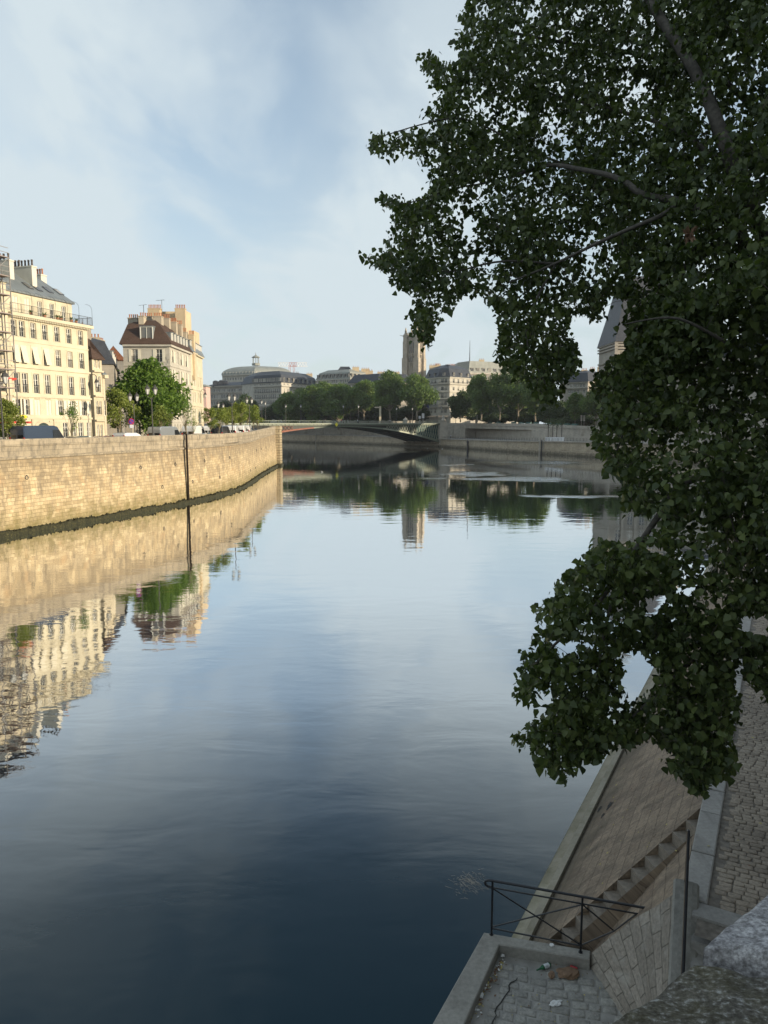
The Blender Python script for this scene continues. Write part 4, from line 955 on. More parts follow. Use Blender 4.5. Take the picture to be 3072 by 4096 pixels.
tree_proto('planeB', 23, 19, 17, 38, 12000, .50, 'leaf_plane', 'bark_far', .5, 12, lean=1.2)
tree_proto('planeC', 22, 15, 18, 30, 11000, .48, 'leaf_plane', 'bark_far', .42, 13, lean=-.8)
tree_proto('openA', 25, 17, 19, 26, 8500, .50, 'leaf_plane', 'bark_far', .45, 14, lean=-1.5)
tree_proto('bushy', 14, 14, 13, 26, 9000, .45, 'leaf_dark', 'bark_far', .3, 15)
tree_proto('chestnut', 12, 11.6, 11.2, 36, 15000, .24, 'leaf_chestnut', 'bark', .3, 16)
tree_proto('young', 6.2, 3.0, 4.0, 14, 1500, .11, 'leaf_young', 'bark_young', .06, 17)
tree_proto('youngB', 6.5, 3.3, 4.4, 16, 1900, .11, 'leaf_young', 'bark_young', .06, 18)
tree_proto('sparse', 7.2, 2.6, 5.4, 16, 420, .10, 'leaf_chestnut', 'bark_young', .07, 19)
ordn = ['first', 'second', 'third', 'fourth', 'fifth', 'sixth', 'seventh', 'eighth', 'ninth', 'tenth', 'eleventh', 'twelfth', 'thirteenth', 'fourteenth']
def far_tree(key, px, Y, py_top, base_z, name, label, group=None, sx=1.0, rz=None):
    X = GX(px, Y); h0 = {'planeA': 24, 'planeB': 23, 'planeC': 22, 'openA': 25, 'bushy': 14, 'chestnut': 12, 'young': 6.2, 'youngB': 6.5, 'sparse': 7.2}[key]
    sc = (GZ(py_top, Y)-base_z)/(h0*.985); return plant_tree(key, name, X, Y, base_z, random.uniform(0, 6.28) if rz is None else rz, sc, label, 'tree', group, sx)
# bank trees left of the pair in front of the bridge end, from left to right
row = [('planeC', 1120, 398, 1592, 1.0), ('planeA', 1165, 372, 1562, 1.1), ('planeB', 1205, 392, 1548, 1.0), ('planeC', 1255, 366, 1528, 1.1), ('planeA', 1305, 386, 1520, 1.0),
       ('planeB', 1352, 362, 1530, 1.1), ('planeC', 1400, 372, 1540, 1.1), ('planeB', 1455, 354, 1516, 1.05), ('planeA', 1500, 372, 1520, 1.1)]
for k, (key, px, Y, pt, sx) in enumerate(row):
    far_tree(key, px, Y, pt, 4.2 if k in (1, 3, 5) else 9.3, 'plane_tree', 'dark green plane tree in the dense row behind the bridge, %s from the left' % ordn[k], 'plane trees behind the bridge', sx)
far_tree('openA', 1560, 338, 1472, 9.3, 'plane_tree', 'tall open plane tree with pale forked limbs, left of the pair behind the bridge', None, 1.0, 1.0)
far_tree('planeB', 1668, 330, 1492, 9.3, 'plane_tree', 'broad plane tree with a pale trunk right below the gothic tower', None, .95, 4.0)
row2 = [('bushy', 1842, 305, 1560, 1.0, 9.2), ('planeA', 1925, 292, 1488, .9, 9.0), ('openA', 1998, 286, 1474, .8, 8.9), ('planeB', 2072, 284, 1470, .9, 8.8), ('planeA', 2140, 270, 1482, .9, 8.6)]
for k, (key, px, Y, pt, sx, bz) in enumerate(row2):
    far_tree(key, px, Y, pt, bz, 'plane_tree', 'plane tree above the right quay beside the corner block, %s from the left' % ordn[k], 'plane trees on the right quay', sx)
row3 = [('bushy', 2205, 262, 1590, 1.1, 8.6), ('planeC', 2300, 250, 1560, .9, 8.2), ('planeB', 2382, 240, 1545, .9, 8.0), ('planeA', 2480, 228, 1560, .9, 7.6), ('planeC', 2600, 215, 1570, .9, 7.5), ('planeA', 2720, 205, 1560, .9, 7.5)]
for k, (key, px, Y, pt, sx, bz) in enumerate(row3):
    far_tree(key, px, Y, pt, bz, 'plane_tree', 'dark tree on the right bank past the poplar, %s from the left' % ordn[k], 'trees on the right bank', sx)
far_tree('bushy', 985, 400, 1572, 4.2, 'bushy_tree', 'dark bushy tree below the grey buildings behind the young trees', None, .8)
far_tree('bushy', 900, 410, 1600, 4.2, 'bushy_tree', 'lower dark tree at the foot of the long grey building', None, 1.1)
far_tree('bushy', 1060, 402, 1640, 4.2, 'bushy_tree', 'small dark tree between the double lamps and the bridge', None, .8)
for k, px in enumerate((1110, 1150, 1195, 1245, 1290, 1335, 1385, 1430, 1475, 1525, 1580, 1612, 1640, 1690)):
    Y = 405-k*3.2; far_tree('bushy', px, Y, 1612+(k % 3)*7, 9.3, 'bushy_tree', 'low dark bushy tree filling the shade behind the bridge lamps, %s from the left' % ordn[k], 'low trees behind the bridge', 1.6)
for k, px in enumerate((1905, 1960, 2015, 2075, 2130, 2190, 2250, 2310)):  # row added to darken the bright gaps below the bank trees
    Y = 325-k*5; far_tree('bushy', px, Y, 1600+(k % 3)*9, 9.0, 'bushy_tree', 'low dark tree added to darken the gaps of the right bank park, %s from the left' % ordn[k], 'low park trees', 1.7)
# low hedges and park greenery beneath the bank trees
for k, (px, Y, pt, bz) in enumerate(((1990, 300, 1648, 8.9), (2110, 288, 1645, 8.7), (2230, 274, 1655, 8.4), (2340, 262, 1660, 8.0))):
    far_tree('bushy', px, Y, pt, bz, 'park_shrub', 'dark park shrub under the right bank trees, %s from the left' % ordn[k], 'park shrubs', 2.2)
# left quay trees
def st(px, off):
    """point of the left street seen at photo column px, off metres behind the wall face"""
    k = ((px-1536)/FPX)/1.0077
    for i in range(len(LINE)-1):
        e, nn = wline(i); e2, n2 = wline(i+1); a = LINE[i]-nn*off; b = LINE[i+1]-n2*off; den = (b.x-a.x)-k*(b.y-a.y)
        if abs(den) < 1e-9: continue
        t = (k*a.y-a.x)/den
        if 0 <= t <= 1.0: return a.lerp(b, t), e
    return Vector((k*90, 90)), eW
t_ = plant_tree('chestnut', 'chestnut_tree', GX(608, 108), 108, 7.2, 1.0, (GZ(1416, 108)-7.2)/12.0, 'large bright green leafy tree in front of the brown tiled corner block', 'tree', None, 1.02)
tree_proto('lime', 8.6, 6.2, 7.2, 20, 5200, .15, 'leaf_young', 'bark_young', .10, 23)
t_ = plant_tree('lime', 'lime_tree', GX(480, 97), 97, 7.2, 2.0, (GZ(1535, 97)-7.2)/8.6, 'lighter green slender tree just left of the big leafy tree', 'tree', None, .95)
t_ = plant_tree('young', 'young_tree', GX(644, 96), 96, 7.2, 2.0, (GZ(1612, 96)-7.2)/6.2, 'thin young tree in front of the big leafy tree', 'tree', None, 1.3)
for (px, key, pt, off, lab, sx) in ((36, 'lime', 1578, 4.2, 'young leafy tree standing before the scaffolding', .8), (283, 'sparse', 1565, 2.4, 'nearly bare young tree with a few leaves before the cream building', 1.0),
                                    (740, 'sparse', 1540, 2.4, 'thin sparse young tree before the pale quay block', 1.0), (770, 'sparse', 1640, 3.2, 'small sparse tree close to the far end of the quay block', 1.0)):
    p, e = st(px, off); h0 = {'sparse': 7.2, 'lime': 8.6}[key]; plant_tree(key, 'young_tree', p.x, p.y, 7.2, random.random()*6, (GZ(pt, p.y)-7.2)/h0, lab, 'tree', 'young trees along the left quay', sx)
for k, (px, off, pt) in enumerate(((842, 3.0, 1622), (877, 2.4, 1625), (905, 7, 1622), (935, 5, 1615), (962, 2.8, 1600), (990, 6, 1612), (1014, 3.4, 1612), (1029, 2.2, 1632))):
    p, e = st(px, off); pz = 7.3 if p.y < 150 else 7.6
    plant_tree('young' if k % 2 else 'youngB', 'young_tree', p.x, p.y, pz, random.random()*6, (GZ(pt, p.y)-pz)/6.2, 'yellow green young tree behind the parked vans, %s from the left' % ordn[k], 'tree', 'young trees at the far end of the left quay', 1.25)

# ================================================================ ARCH BRIDGE
br = empty('arch_bridge', (-16, 275, 0), 'low green iron arch bridge with latticed spandrels crossing the river', 'bridge')
SPAN = (BR_L-BR_R).length; ZD = 10.05; WID = 20.0
def bp_(s, w_, z): p = BR_R+BR_E*(s*SPAN)+BR_W*w_; return (p.x, p.y, z)
CR = .49
def arc_lo(s): 
    k = (s-CR)/(CR if s < CR else 1-CR); return 8.75-(6.9*abs(k)**2.0)
def arc_hi(s): k = abs((s-CR)/(CR if s < CR else 1-CR)); return arc_lo(s)+.38+.75*k**2
NS = 72; deck = MB(); rib = MB(); und = MB()
def bbox_(mbx, s0, s1, w0, w1, lo0, lo1, hi0, hi1, m=0):
    a = [bp_(s0, w0, lo0), bp_(s1, w0, lo1), bp_(s1, w0, hi1), bp_(s0, w0, hi0)]; b = [bp_(s0, w1, lo0), bp_(s1, w1, lo1), bp_(s1, w1, hi1), bp_(s0, w1, hi0)]
    mbx.face(a, m); mbx.face(b[::-1], m); mbx.face([a[0], b[0], b[1], a[1]], m); mbx.face([a[3], a[2], b[2], b[3]], m)
for k in range(NS):
    s0, s1 = k/NS, (k+1)/NS
    for q in range(5):
        w0 = q*(WID-.7)/4
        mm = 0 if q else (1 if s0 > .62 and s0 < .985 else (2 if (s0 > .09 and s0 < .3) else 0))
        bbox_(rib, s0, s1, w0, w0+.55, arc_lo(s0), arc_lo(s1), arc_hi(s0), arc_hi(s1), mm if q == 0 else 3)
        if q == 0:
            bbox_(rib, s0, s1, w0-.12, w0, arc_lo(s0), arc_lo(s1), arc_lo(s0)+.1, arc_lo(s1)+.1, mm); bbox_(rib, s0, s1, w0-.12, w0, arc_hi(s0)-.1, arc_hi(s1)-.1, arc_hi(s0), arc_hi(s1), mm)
            if k % 2 == 0: bbox_(rib, s0, s0+.0016, w0-.1, w0, arc_lo(s0), arc_lo(s0), arc_hi(s0), arc_hi(s0), mm)
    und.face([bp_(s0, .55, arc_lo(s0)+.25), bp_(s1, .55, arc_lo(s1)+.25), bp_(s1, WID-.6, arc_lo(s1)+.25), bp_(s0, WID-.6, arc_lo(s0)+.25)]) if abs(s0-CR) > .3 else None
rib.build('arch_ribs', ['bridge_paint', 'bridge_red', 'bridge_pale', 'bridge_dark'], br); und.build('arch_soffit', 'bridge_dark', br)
bbox_(deck, -.005, 1.02, 0, WID, ZD-.75, ZD-.75, ZD, ZD); bbox_(deck, -.005, 1.02, -.75, 0, ZD-.16, ZD-.16, ZD+.06, ZD+.06, 1); bbox_(deck, -.005, 1.02, -.35, 0, ZD-.62, ZD-.62, ZD-.16, ZD-.16)
for k in range(60): s = (k+.5)/60; bbox_(deck, s, s+.0025, -.7, -.355, ZD-.5, ZD-.5, ZD-.164, ZD-.164, 0)
deck.build('deck', ['bridge_paint', 'bridge_pale'], br)
spd = MB()
for q in (0.06,):
    n = 22
    for side in (0, 1):
        for k in range(n):
            s0 = k*.29/n; s1 = (k+1)*.29/n
            if side: s0, s1 = 1-s0, 1-s1
            if ZD-.75-arc_hi(s0) < .3: continue
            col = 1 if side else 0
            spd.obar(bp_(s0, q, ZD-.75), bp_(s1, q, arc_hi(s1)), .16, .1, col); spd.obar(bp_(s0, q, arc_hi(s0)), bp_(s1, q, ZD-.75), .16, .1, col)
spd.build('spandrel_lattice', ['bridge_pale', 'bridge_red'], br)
# plated web near the crown and dark fill behind the lattice
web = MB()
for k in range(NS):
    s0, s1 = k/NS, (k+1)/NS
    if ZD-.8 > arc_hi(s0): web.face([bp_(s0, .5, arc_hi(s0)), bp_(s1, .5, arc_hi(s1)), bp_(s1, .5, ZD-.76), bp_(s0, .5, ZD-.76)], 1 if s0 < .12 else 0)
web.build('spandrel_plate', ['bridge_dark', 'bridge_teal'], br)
rl = MB(); 
for z in (.12, 1.08): rl.obar(bp_(-.005, -.6, ZD+z), bp_(1.12, -.6, ZD+z), .08, .08)
for k in range(0, 330): s = -.005+k*1.125/330; rl.obar(bp_(s, -.6, ZD+.06), Vector(bp_(s, -.6, ZD+1.06))+Vector((.001, 0, 0)), .035 if k % 12 else .16, .035 if k % 12 else .16)
rl.build('railing', 'bridge_paint', br)
rl = MB()
for z in (.12, 1.08): rl.obar(bp_(-.005, WID+.3, ZD+z), bp_(1.05, WID+.3, ZD+z), .08, .08)
for k in range(0, 110): s = -.005+k*1.05/110; rl.obar(bp_(s, WID+.3, ZD+.06), Vector(bp_(s, WID+.3, ZD+1.06))+Vector((.001, 0, 0)), .06, .06)
rl.build('railing', 'bridge_paint', br)
ab = MB()      # springing blocks
for s0, s1 in ((-.012, .012), (.99, 1.03)): bbox_(ab, s0, s1, -.6, WID+.5, -1, -1, 1.6, 1.6); 
a4 = [bp_(0.016, -1, 0)[:2], bp_(0.016, WID+3, 0)[:2], bp_(-.02, WID+3, 0)[:2], bp_(-.02, -1, 0)[:2]]
ab.prism(a4, -1, 1.1, bottom=False); ab.build('abutment', 'far_quay_stone', br, fixn=True)
pl = MB()      # right hand pylon with carved top
c = Vector(bp_(-.012, -1.3, 0)); 
def sq(c, w, r=0): return [(c.x-w, c.y-w), (c.x+w, c.y-w), (c.x+w, c.y+w), (c.x-w, c.y+w)]
pl.prism(sq(c, 1.75), -1, 8.6, bottom=False); pl.prism(sq(c, 1.95), 8.6, 9.0, bottom=True); pl.prism(sq(c, 1.5), 9.0, 11.1); pl.prism(sq(c, 1.7), 11.1, 11.4, bottom=True)
pl.lathe([(.9, 0), (1.0, .3), (.75, .7), (.55, 1.3), (.7, 1.6), (.35, 2.1), (.1, 2.3)], (c.x, c.y, 11.4), 10); pl.build('pylon', 'grey_stone', br)
# yellow diamond navigation board on the railing
p = PY(1340, 1698, 1); dirp = ray(1340, 1698); k_ = dirp.x/dirp.y; t = (BR_R.x-k_*BR_R.y)/(k_*BR_E.y-BR_E.x); q = BR_R+BR_E*t-BR_W*.95; zc_ = PY(1340, 1698, q.y).z
mb = MB(); e3 = Vector((BR_E.x, BR_E.y, 0)); r = .80; c = Vector((q.x, q.y, zc_)); n3 = Vector((BR_W.x, BR_W.y, 0))
fr_ = [c+e3*r, c+Vector((0, 0, r)), c-e3*r, c-Vector((0, 0, r))]
mb.face(fr_); mb.face([p_+n3*.06 for p_ in fr_][::-1])
for a_, b_ in zip(fr_, fr_[1:]+fr_[:1]): mb.face([a_, b_, b_+n3*.06, a_+n3*.06])
tag(mb.build('navigation_sign', 'sign_yellow', fixn=True), 'yellow diamond navigation board hung on the bridge railing', 'sign')

# ================================================================ RIGHT BANK QUAY WALLS
lw = empty('lower_quay_wall', (0, 340, 0), 'low stone embankment wall at the waterline of the far bank', 'quay wall'); mb = MB(); led = MB(); cp_ = MB()
Bm = bank_off(-.35); Bl = bank_off(-.75)
for k in range(len(BANK)-1):
    n = max(1, int((B0[k+1]-B0[k]).length/12))
    mb.face([(*Bm[k], -1), (*Bm[k+1], -1), (*B0[k+1], LOWZ[k+1]-.35), (*B0[k], LOWZ[k]-.35)])
    cp_.face([(*Bm[k], LOWZ[k]-.35), (*Bm[k+1], LOWZ[k+1]-.35), (*Bm[k+1], LOWZ[k+1]+.04), (*Bm[k], LOWZ[k]+.04)])
    C1 = bank_off(.6); cp_.face([(*Bm[k], LOWZ[k]+.04), (*Bm[k+1], LOWZ[k+1]+.04), (*C1[k+1], LOWZ[k+1]+.04), (*C1[k], LOWZ[k]+.04)])
    cp_.face([(*Bm[k], LOWZ[k]-.35), (*Bm[k+1], LOWZ[k+1]-.35), (*B0[k+1], LOWZ[k+1]-.35), (*B0[k], LOWZ[k]-.35)])
    led.face([(*Bl[k], -1), (*Bl[k+1], -1), (*Bl[k+1], 1.25), (*Bl[k], 1.25)]); led.face([(*Bl[k], 1.25), (*Bl[k+1], 1.25), (*Bm[k+1], 1.35), (*Bm[k], 1.35)])
mb.build('masonry', 'far_quay_stone', lw, fixn=False); cp_.build('coping', 'grey_stone', lw); led.build('footing', 'far_quay_stone', lw)
uw = empty('upper_quay_wall', (40, 290, 4), 'grey upper embankment wall with parapet above the lower quay on the right', 'quay wall'); mb = MB(); cp_ = MB()
U0 = bank_off(13.2); U1 = bank_off(12.9); U2 = bank_off(13.9); U3 = bank_off(13.0)
def seg_with_opening(k, opening):
    a, b = U0[k], U0[k+1]; za, zb = LOWZ[k]-.1, LOWZ[k+1]-.1; ta, tb = UPZ[k]+.05, UPZ[k+1]+.05
    if not opening: mb.face([(*a, za), (*b, zb), (*b, tb), (*a, ta)]); return
    L = (b-a).length; e = (b-a)/L; nn = Vector((-e.y, e.x)); u0, u1 = opening; zt0, zt1 = ta-1.25, tb-1.25
    def P(u, f, dep=0): p = a+e*u+nn*dep; z = (za+(zb-za)*u/L) if f == 0 else ((zt0+(zt1-zt0)*u/L) if f == 1 else (ta+(tb-ta)*u/L)); return (p.x, p.y, z)
    mb.face([P(0, 0), P(u0, 0), P(u0, 1), P(0, 1)]); mb.face([P(u1, 0), P(L, 0), P(L, 1), P(u1, 1)]); mb.face([P(0, 1), P(L, 1), P(L, 2), P(0, 2)])
    # recess: splayed back wall so that the near end lies deep in shade
    mb.face([P(u0, 0), P(u0, 0, 5.0), P(u0, 1, 5.0), P(u0, 1)]); mb.face([P(u0, 0, 5), P(u1, 0, .15), P(u1, 1, .15), P(u0, 1, 5)], 1); mb.face([P(u1, 0, .15), P(u1, 0), P(u1, 1), P(u1, 1, .15)])
    mb.face([P(u0, 1), P(u0, 1, 5), P(u1, 1, .15), P(u1, 1)]); cp_.face([P(u0, 1, -.25), P(u1, 1, -.25), P(u1, 1, 0), P(u0, 1, 0)])
    q = MB()
for k in range(len(BANK)-1):
    seg_with_opening(k, (1.0, (U0[5]-U0[4]).length-3.5) if k == 4 else None)
    ta, tb = UPZ[k]+.05, UPZ[k+1]+.05
    for (o_a, o_b, z0_, z1_) in ((U1, U0, 0, .3),):
        cp_.face([(*U1[k], ta), (*U1[k+1], tb), (*U1[k+1], tb+.25), (*U1[k], ta+.25)]); cp_.face([(*U1[k], ta), (*U1[k+1], tb), (*U0[k+1], tb), (*U0[k], ta)]); cp_.face([(*U1[k], ta+.25), (*U1[k+1], tb+.25), (*U3[k+1], tb+.25), (*U3[k], ta+.25)])
    cp_.face([(*U3[k], ta+.25), (*U3[k+1], tb+.25), (*U3[k+1], tb+1.05), (*U3[k], ta+1.05)]); cp_.face([(*U3[k], ta+1.05), (*U3[k+1], tb+1.05), (*U2[k+1], tb+1.05), (*U2[k], ta+1.05)]); cp_.face([(*U2[k], ta-.2), (*U2[k+1], tb-.2), (*U2[k+1], tb+1.05), (*U2[k], ta+1.05)])
    L = (U0[k+1]-U0[k]).length
    for q in range(int(L/18)+1):
        t = (q+.5)/(int(L/18)+1); p = U0[k].lerp(U0[k+1], t)
        if k == 4: continue
        cp_.prism(sq(p, .5), 3.9, (UPZ[k]+(UPZ[k+1]-UPZ[k])*t)+.05)
mb.build('masonry', ['grey_stone', 'facade_grey'], uw, fixn=False); cp_.build('parapet', 'grey_stone', uw)
# ramp wall descending on the right
rp = MB(); W4 = bank_off(9.0)
a = W4[5].lerp(W4[6], .35); b = W4[6].lerp(W4[7], .5); zr = LOWZ[6]
rp.face([(a.x, a.y, zr-.2), (b.x, b.y, zr-.2), (b.x, b.y, 7.6), (a.x, a.y, zr+.9)]); n_ = Vector((1.0, .35))
rp.face([(a.x, a.y, zr+.9), (b.x, b.y, 7.6), (b.x+n_.x*.5, b.y+.2, 7.6), (a.x+n_.x*.5, a.y+.2, zr+.9)]); rp.face([(a.x+.5, a.y+.2, zr-.2), (b.x+.5, b.y+.2, zr-.2), (b.x+.5, b.y+.2, 7.6), (a.x+.5, a.y+.2, zr+.9)])
tag(rp.build('ramp_wall', 'grey_stone'), 'sloping grey wall of the ramp that climbs from the lower quay on the right', 'wall')
# railing along the lower quay edge
rl = MB(); R1 = bank_off(.45)
for k in (4, 5, 6):
    a, b = R1[k], R1[k+1]; za, zb = LOWZ[k], LOWZ[k+1]; L = (b-a).length
    for dz in (.55, .95): rl.obar((a.x, a.y, za+dz), (b.x, b.y, zb+dz), .03, .03)
    for q in range(int(L/1.6)+1): t = q/int(L/1.6+1); p = a.lerp(b, t); z = za+(zb-za)*t; rl.obar((p.x, p.y, z), (p.x+.001, p.y, z+1.02), .07, .07)
tag(rl.build('quay_railing', 'dark_iron'), 'thin dark railing along the edge of the lower quay on the far right bank', 'railing')
def bank_hit(px, off=0.0):
    k = ((px-1536)/FPX)/1.0077; O = bank_off(off)
    for i in range(len(O)-1):
        a, b = O[i], O[i+1]; den = (b.x-a.x)-k*(b.y-a.y)
        if abs(den) < 1e-9: continue
        t = (k*a.y-a.x)/den
        if 0 <= t <= 1: return a.lerp(b, t), LOWZ[i]+(LOWZ[i+1]-LOWZ[i])*t, UPZ[i]+(UPZ[i+1]-UPZ[i])*t
    return None
p, lz, uz = bank_hit(1872, -1.2); mb = MB(); mb.tube([(p.x, p.y, -1), (p.x, p.y, 2.6)], .38, 8); mb.lathe([(.45, 0), (.5, .3), (.2, .8), (.05, 1.1)], (p.x, p.y, 2.6), 8)
tag(mb.build('mooring_post', 'black_iron'), 'thick black mooring post in the water before the far right quay', 'post')
p, lz, uz = bank_hit(2167, -.9); mb = MB()
for s in (-.55, .1, .75): mb.box((p.x+s-.16, p.y-.3, -1), (p.x+s+.16, p.y+.3, lz+.3), 0 if s != .1 else 1)
tag(mb.build('fender_piles', ['grey_stone', 'black_iron']), 'vertical fender piles against the far right quay wall', 'fender')
p, lz, uz = bank_hit(1262, -.8); mb = MB(); mb.box((p.x-.2, p.y-.25, -1), (p.x+.2, p.y+.25, 5)); tag(mb.build('fender_pile', 'grey_stone'), 'single upright fender pile on the embankment wall seen below the bridge arch', 'fender')
# white crates and wrapped saplings on the lower quay
for k, px in enumerate((2194, 2212, 2228, 2248)):
    p, lz, uz = bank_hit(px, 3.0); mb = MB(); w_ = .72
    mb.box((-w_, -w_, 0), (w_, w_, 1.15)); mb.box((-w_-.04, -w_-.04, 1.15), (w_+.04, w_+.04, 1.25))
    for q in (-.5, 0, .5): mb.box((q*w_-.05, -w_-.03, .05), (q*w_+.05, -w_, 1.1), 0)
    o = mb.build('planter_box', 'sign_white', loc=(p.x, p.y, lz+.01)); tag(o, 'white planter box on the far lower quay, %s from the left' % ordn[k], 'planter', 'white boxes on the far quay')
    o2 = empty('potted_sapling', (p.x, p.y, lz+1.27), 'dark wrapped sapling rising from a white box on the far quay, %s from the left' % ordn[k], 'tree', 'saplings in the white boxes')
    mb = MB(); mb.tube([(0, 0, 0), (0, 0, 4.2)], .13, 6); mb.build('trunk', 'bark', o2, loc=(0, 0, 0))
    g = np.random.default_rng(50+k); P_ = g.normal(size=(160, 3))*[1.0, 1.0, .7]+[0, 0, 4.9]; oc = bpy.data.objects.new('crown', quads_mesh('crown', leaf_cloud(P_, .22, g), 'leaf_dark')); COL.objects.link(oc); oc.parent = o2

# ================================================================ FAR BUILDINGS
def fb(name, label, pts, z0, zt, matw, matr, stages, rows, nb, rings_=None, chs=(), depth=18, dn=None, dsz=(1.5, 2.3), over=.5, w=1.2, kinds='plain', ringp=.25):
    """pts: (px, Y) from left to right along the visible fronts"""
    f = [Vector((GX(px, Y), Y)) for px, Y in pts]; back = []
    a, b = f[0], f[-1]; e = (b-a).normalized(); nn = Vector((-e.y, e.x)); poly = [tuple(p) for p in f]+[tuple(b+nn*depth), tuple(a+nn*depth)]
    re = {}
    for k in range(len(f)-1):
        L = (f[k+1]-f[k]).length; cs = centres(L, nb[k], 1.2); re[k] = [(zb, zb_t, w, kinds, cs) for zb, zb_t in rows]
    bb = simple_house(name, label, poly, z0, zt, matw, matr, stages, re, [(r[0], r[1], r[2]) for r in (rings_ or [])], (), over, tuple(range(len(f)-1)))
    if dn:
        for k in range(len(f)-1):
            e_ = (f[k+1]-f[k]).normalized(); n_ = Vector((-e_.y, e_.x)); L = (f[k+1]-f[k]).length
            for q in range(dn[k]): p = f[k]+e_*(L*(q+.5)/dn[k])+n_*-.42; dormer(bb, (p.x, p.y, zt+.4), math.atan2(e_.y, e_.x), dsz[0], dsz[1], 2.2, ('facade_pale', 'roof_slate', 'pane_glass'))
    for (px, py, Y, L, W, pots) in chs: chimney(bb, (GX(px, Y), Y), (1, 0), L, W, zt, GZ(py, Y), pots, 'chimney_buff', 'pot_clay', False, .8)
    return bb
zg = lambda py, Y: GZ(py, Y)
# long grey civic block
Y = 470
B_ = fb('civic_building', 'long grey civic building with two rows of dark windows behind the young trees', [(829, 480), (983, 466), (1016, 474)], 9, zg(1541, Y), 'facade_grey', 'roof_slate', [(9, 2.6)], 
   [(zg(y1, Y), zg(y0, Y)) for y0, y1 in ((1555, 1567), (1577, 1593), (1604, 1618), (1632, 1646))], [14, 2], [(zg(1573, Y), .5, .4), (zg(1600, Y), .4, .3), (zg(1541, Y)-1.0, .9, .8)], w=1.5)
for px, py in ((865, 1526), (888, 1524), (905, 1526)): 
    x = GX(px, 476); mb = MB(); mb.prism([(x-1.6, 476), (x+1.6, 476), (x+1.6, 479), (x-1.6, 479)], zg(1545, Y), zg(py, 476)); mb.lathe([(1.8, 0), (1.2, .6), (.2, .8)], (x, 477.5, zg(py, 476)), 8); mb.build('roof_vent', 'roof_slate', B_)
mb = MB(); xa, xb = GX(972, 471), GX(1016, 471); mb.face([(xa, 470.5, zg(1541, Y)+.2), (xb, 473.3, zg(1541, Y)+.2), ((xa+xb)/2, 471.9, zg(1528, Y))]); mb.face([(xa, 474, zg(1541, Y)+.2), (xb, 476, zg(1541, Y)+.2), ((xa+xb)/2, 475, zg(1528, Y))]); mb.build('pediment', 'facade_buff', B_)
# theatre with vaulted lead roof and lantern
Y = 545
A_ = empty('theatre_building', (GX(1000, Y), Y, 9), 'pale theatre with a big vaulted grey roof and small open lantern on top', 'building')
f = [(GX(894, 553), 553), (GX(1022, 540), 540), (GX(1170, 556), 556)]; bk = [(f[2][0]-3, 600), (f[0][0]+6, 600)]; poly = f+bk; ze = zg(1497, Y); mb = MB()
n1 = 11; L1 = (V2(f[1])-V2(f[0])).length; L2 = (V2(f[2])-V2(f[1])).length
facade(mb, A_, f[0], f[1], 9, ze, [(zg(1520, Y), zg(1509, Y), 1.6, 'plain', centres(L1, n1, 1.5))]); facade(mb, A_, f[1], f[2], 9, ze, [(zg(1513, Y), zg(1502, Y), 2.4, 'plain', centres(L2, 6, 2))])
for k in (2, 3, 4): a, b = poly[k], poly[(k+1) % 5]; mb.face([(*a, 9), (*b, 9), (*b, ze), (*a, ze)])
ring(mb, poly, ze-.9, ze, 1.0, 0, edges=(0, 1)); mb.build('wall', 'facade_pale', A_)
rf = MB(); cur = offset_poly(poly, .5); H_ = zg(1459, Y)-ze; z_ = ze+.05; N_ = 9
for k in range(N_):
    a0, a1 = math.pi/2*k/N_, math.pi/2*(k+1)/N_; i0, i1 = 19*(1-math.cos(a0)), 19*(1-math.cos(a1)); p0 = offset_poly(poly, .5-i0*.92); p1 = offset_poly(poly, .5-i1*.92)
    for i in range(5): j = (i+1) % 5; rf.face([(*p0[i], ze+H_*math.sin(a0)+.05), (*p0[j], ze+H_*math.sin(a0)+.05), (*p1[j], ze+H_*math.sin(a1)+.05), (*p1[i], ze+H_*math.sin(a1)+.05)])
rf.face([(*p, ze+H_+.05) for p in p1]); rf.build('roof', 'roof_lead', A_)
urn = MB()
for k in range(20): 
    t = (k+.5)/20; p = V2(f[0]).lerp(V2(f[1]), t*2) if t < .5 else V2(f[1]).lerp(V2(f[2]), t*2-1); urn.lathe([(.3, 0), (.6, .5), (.45, 1.1), (.6, 1.5), (.1, 1.9)], (p.x, p.y, ze+.02), 6)
urn.build('parapet_urns', 'facade_pale', A_)
lx, ly = GX(1029, 568), 568; lz = zg(1459, 568); lt = MB(); hh = zg(1430, 568)
lt.lathe([(3.2, 0), (3.2, 1.6), (2.6, 1.8)], (lx, ly, lz-.6), 8)
for k in range(8): a_ = 2*math.pi*k/8+.2; lt.tube([(lx+2.3*math.cos(a_), ly+2.3*math.sin(a_), lz+1), (lx+2.3*math.cos(a_), ly+2.3*math.sin(a_), lz+5.4)], .22, 5)
lt.lathe([(3.2, 0), (3.3, .3), (1.6, 1.4), (.5, 1.9), (.3, 2.6), (.05, 4.2)], (lx, ly, lz+5.4), 8); lt.build('lantern', 'roof_lead', A_)
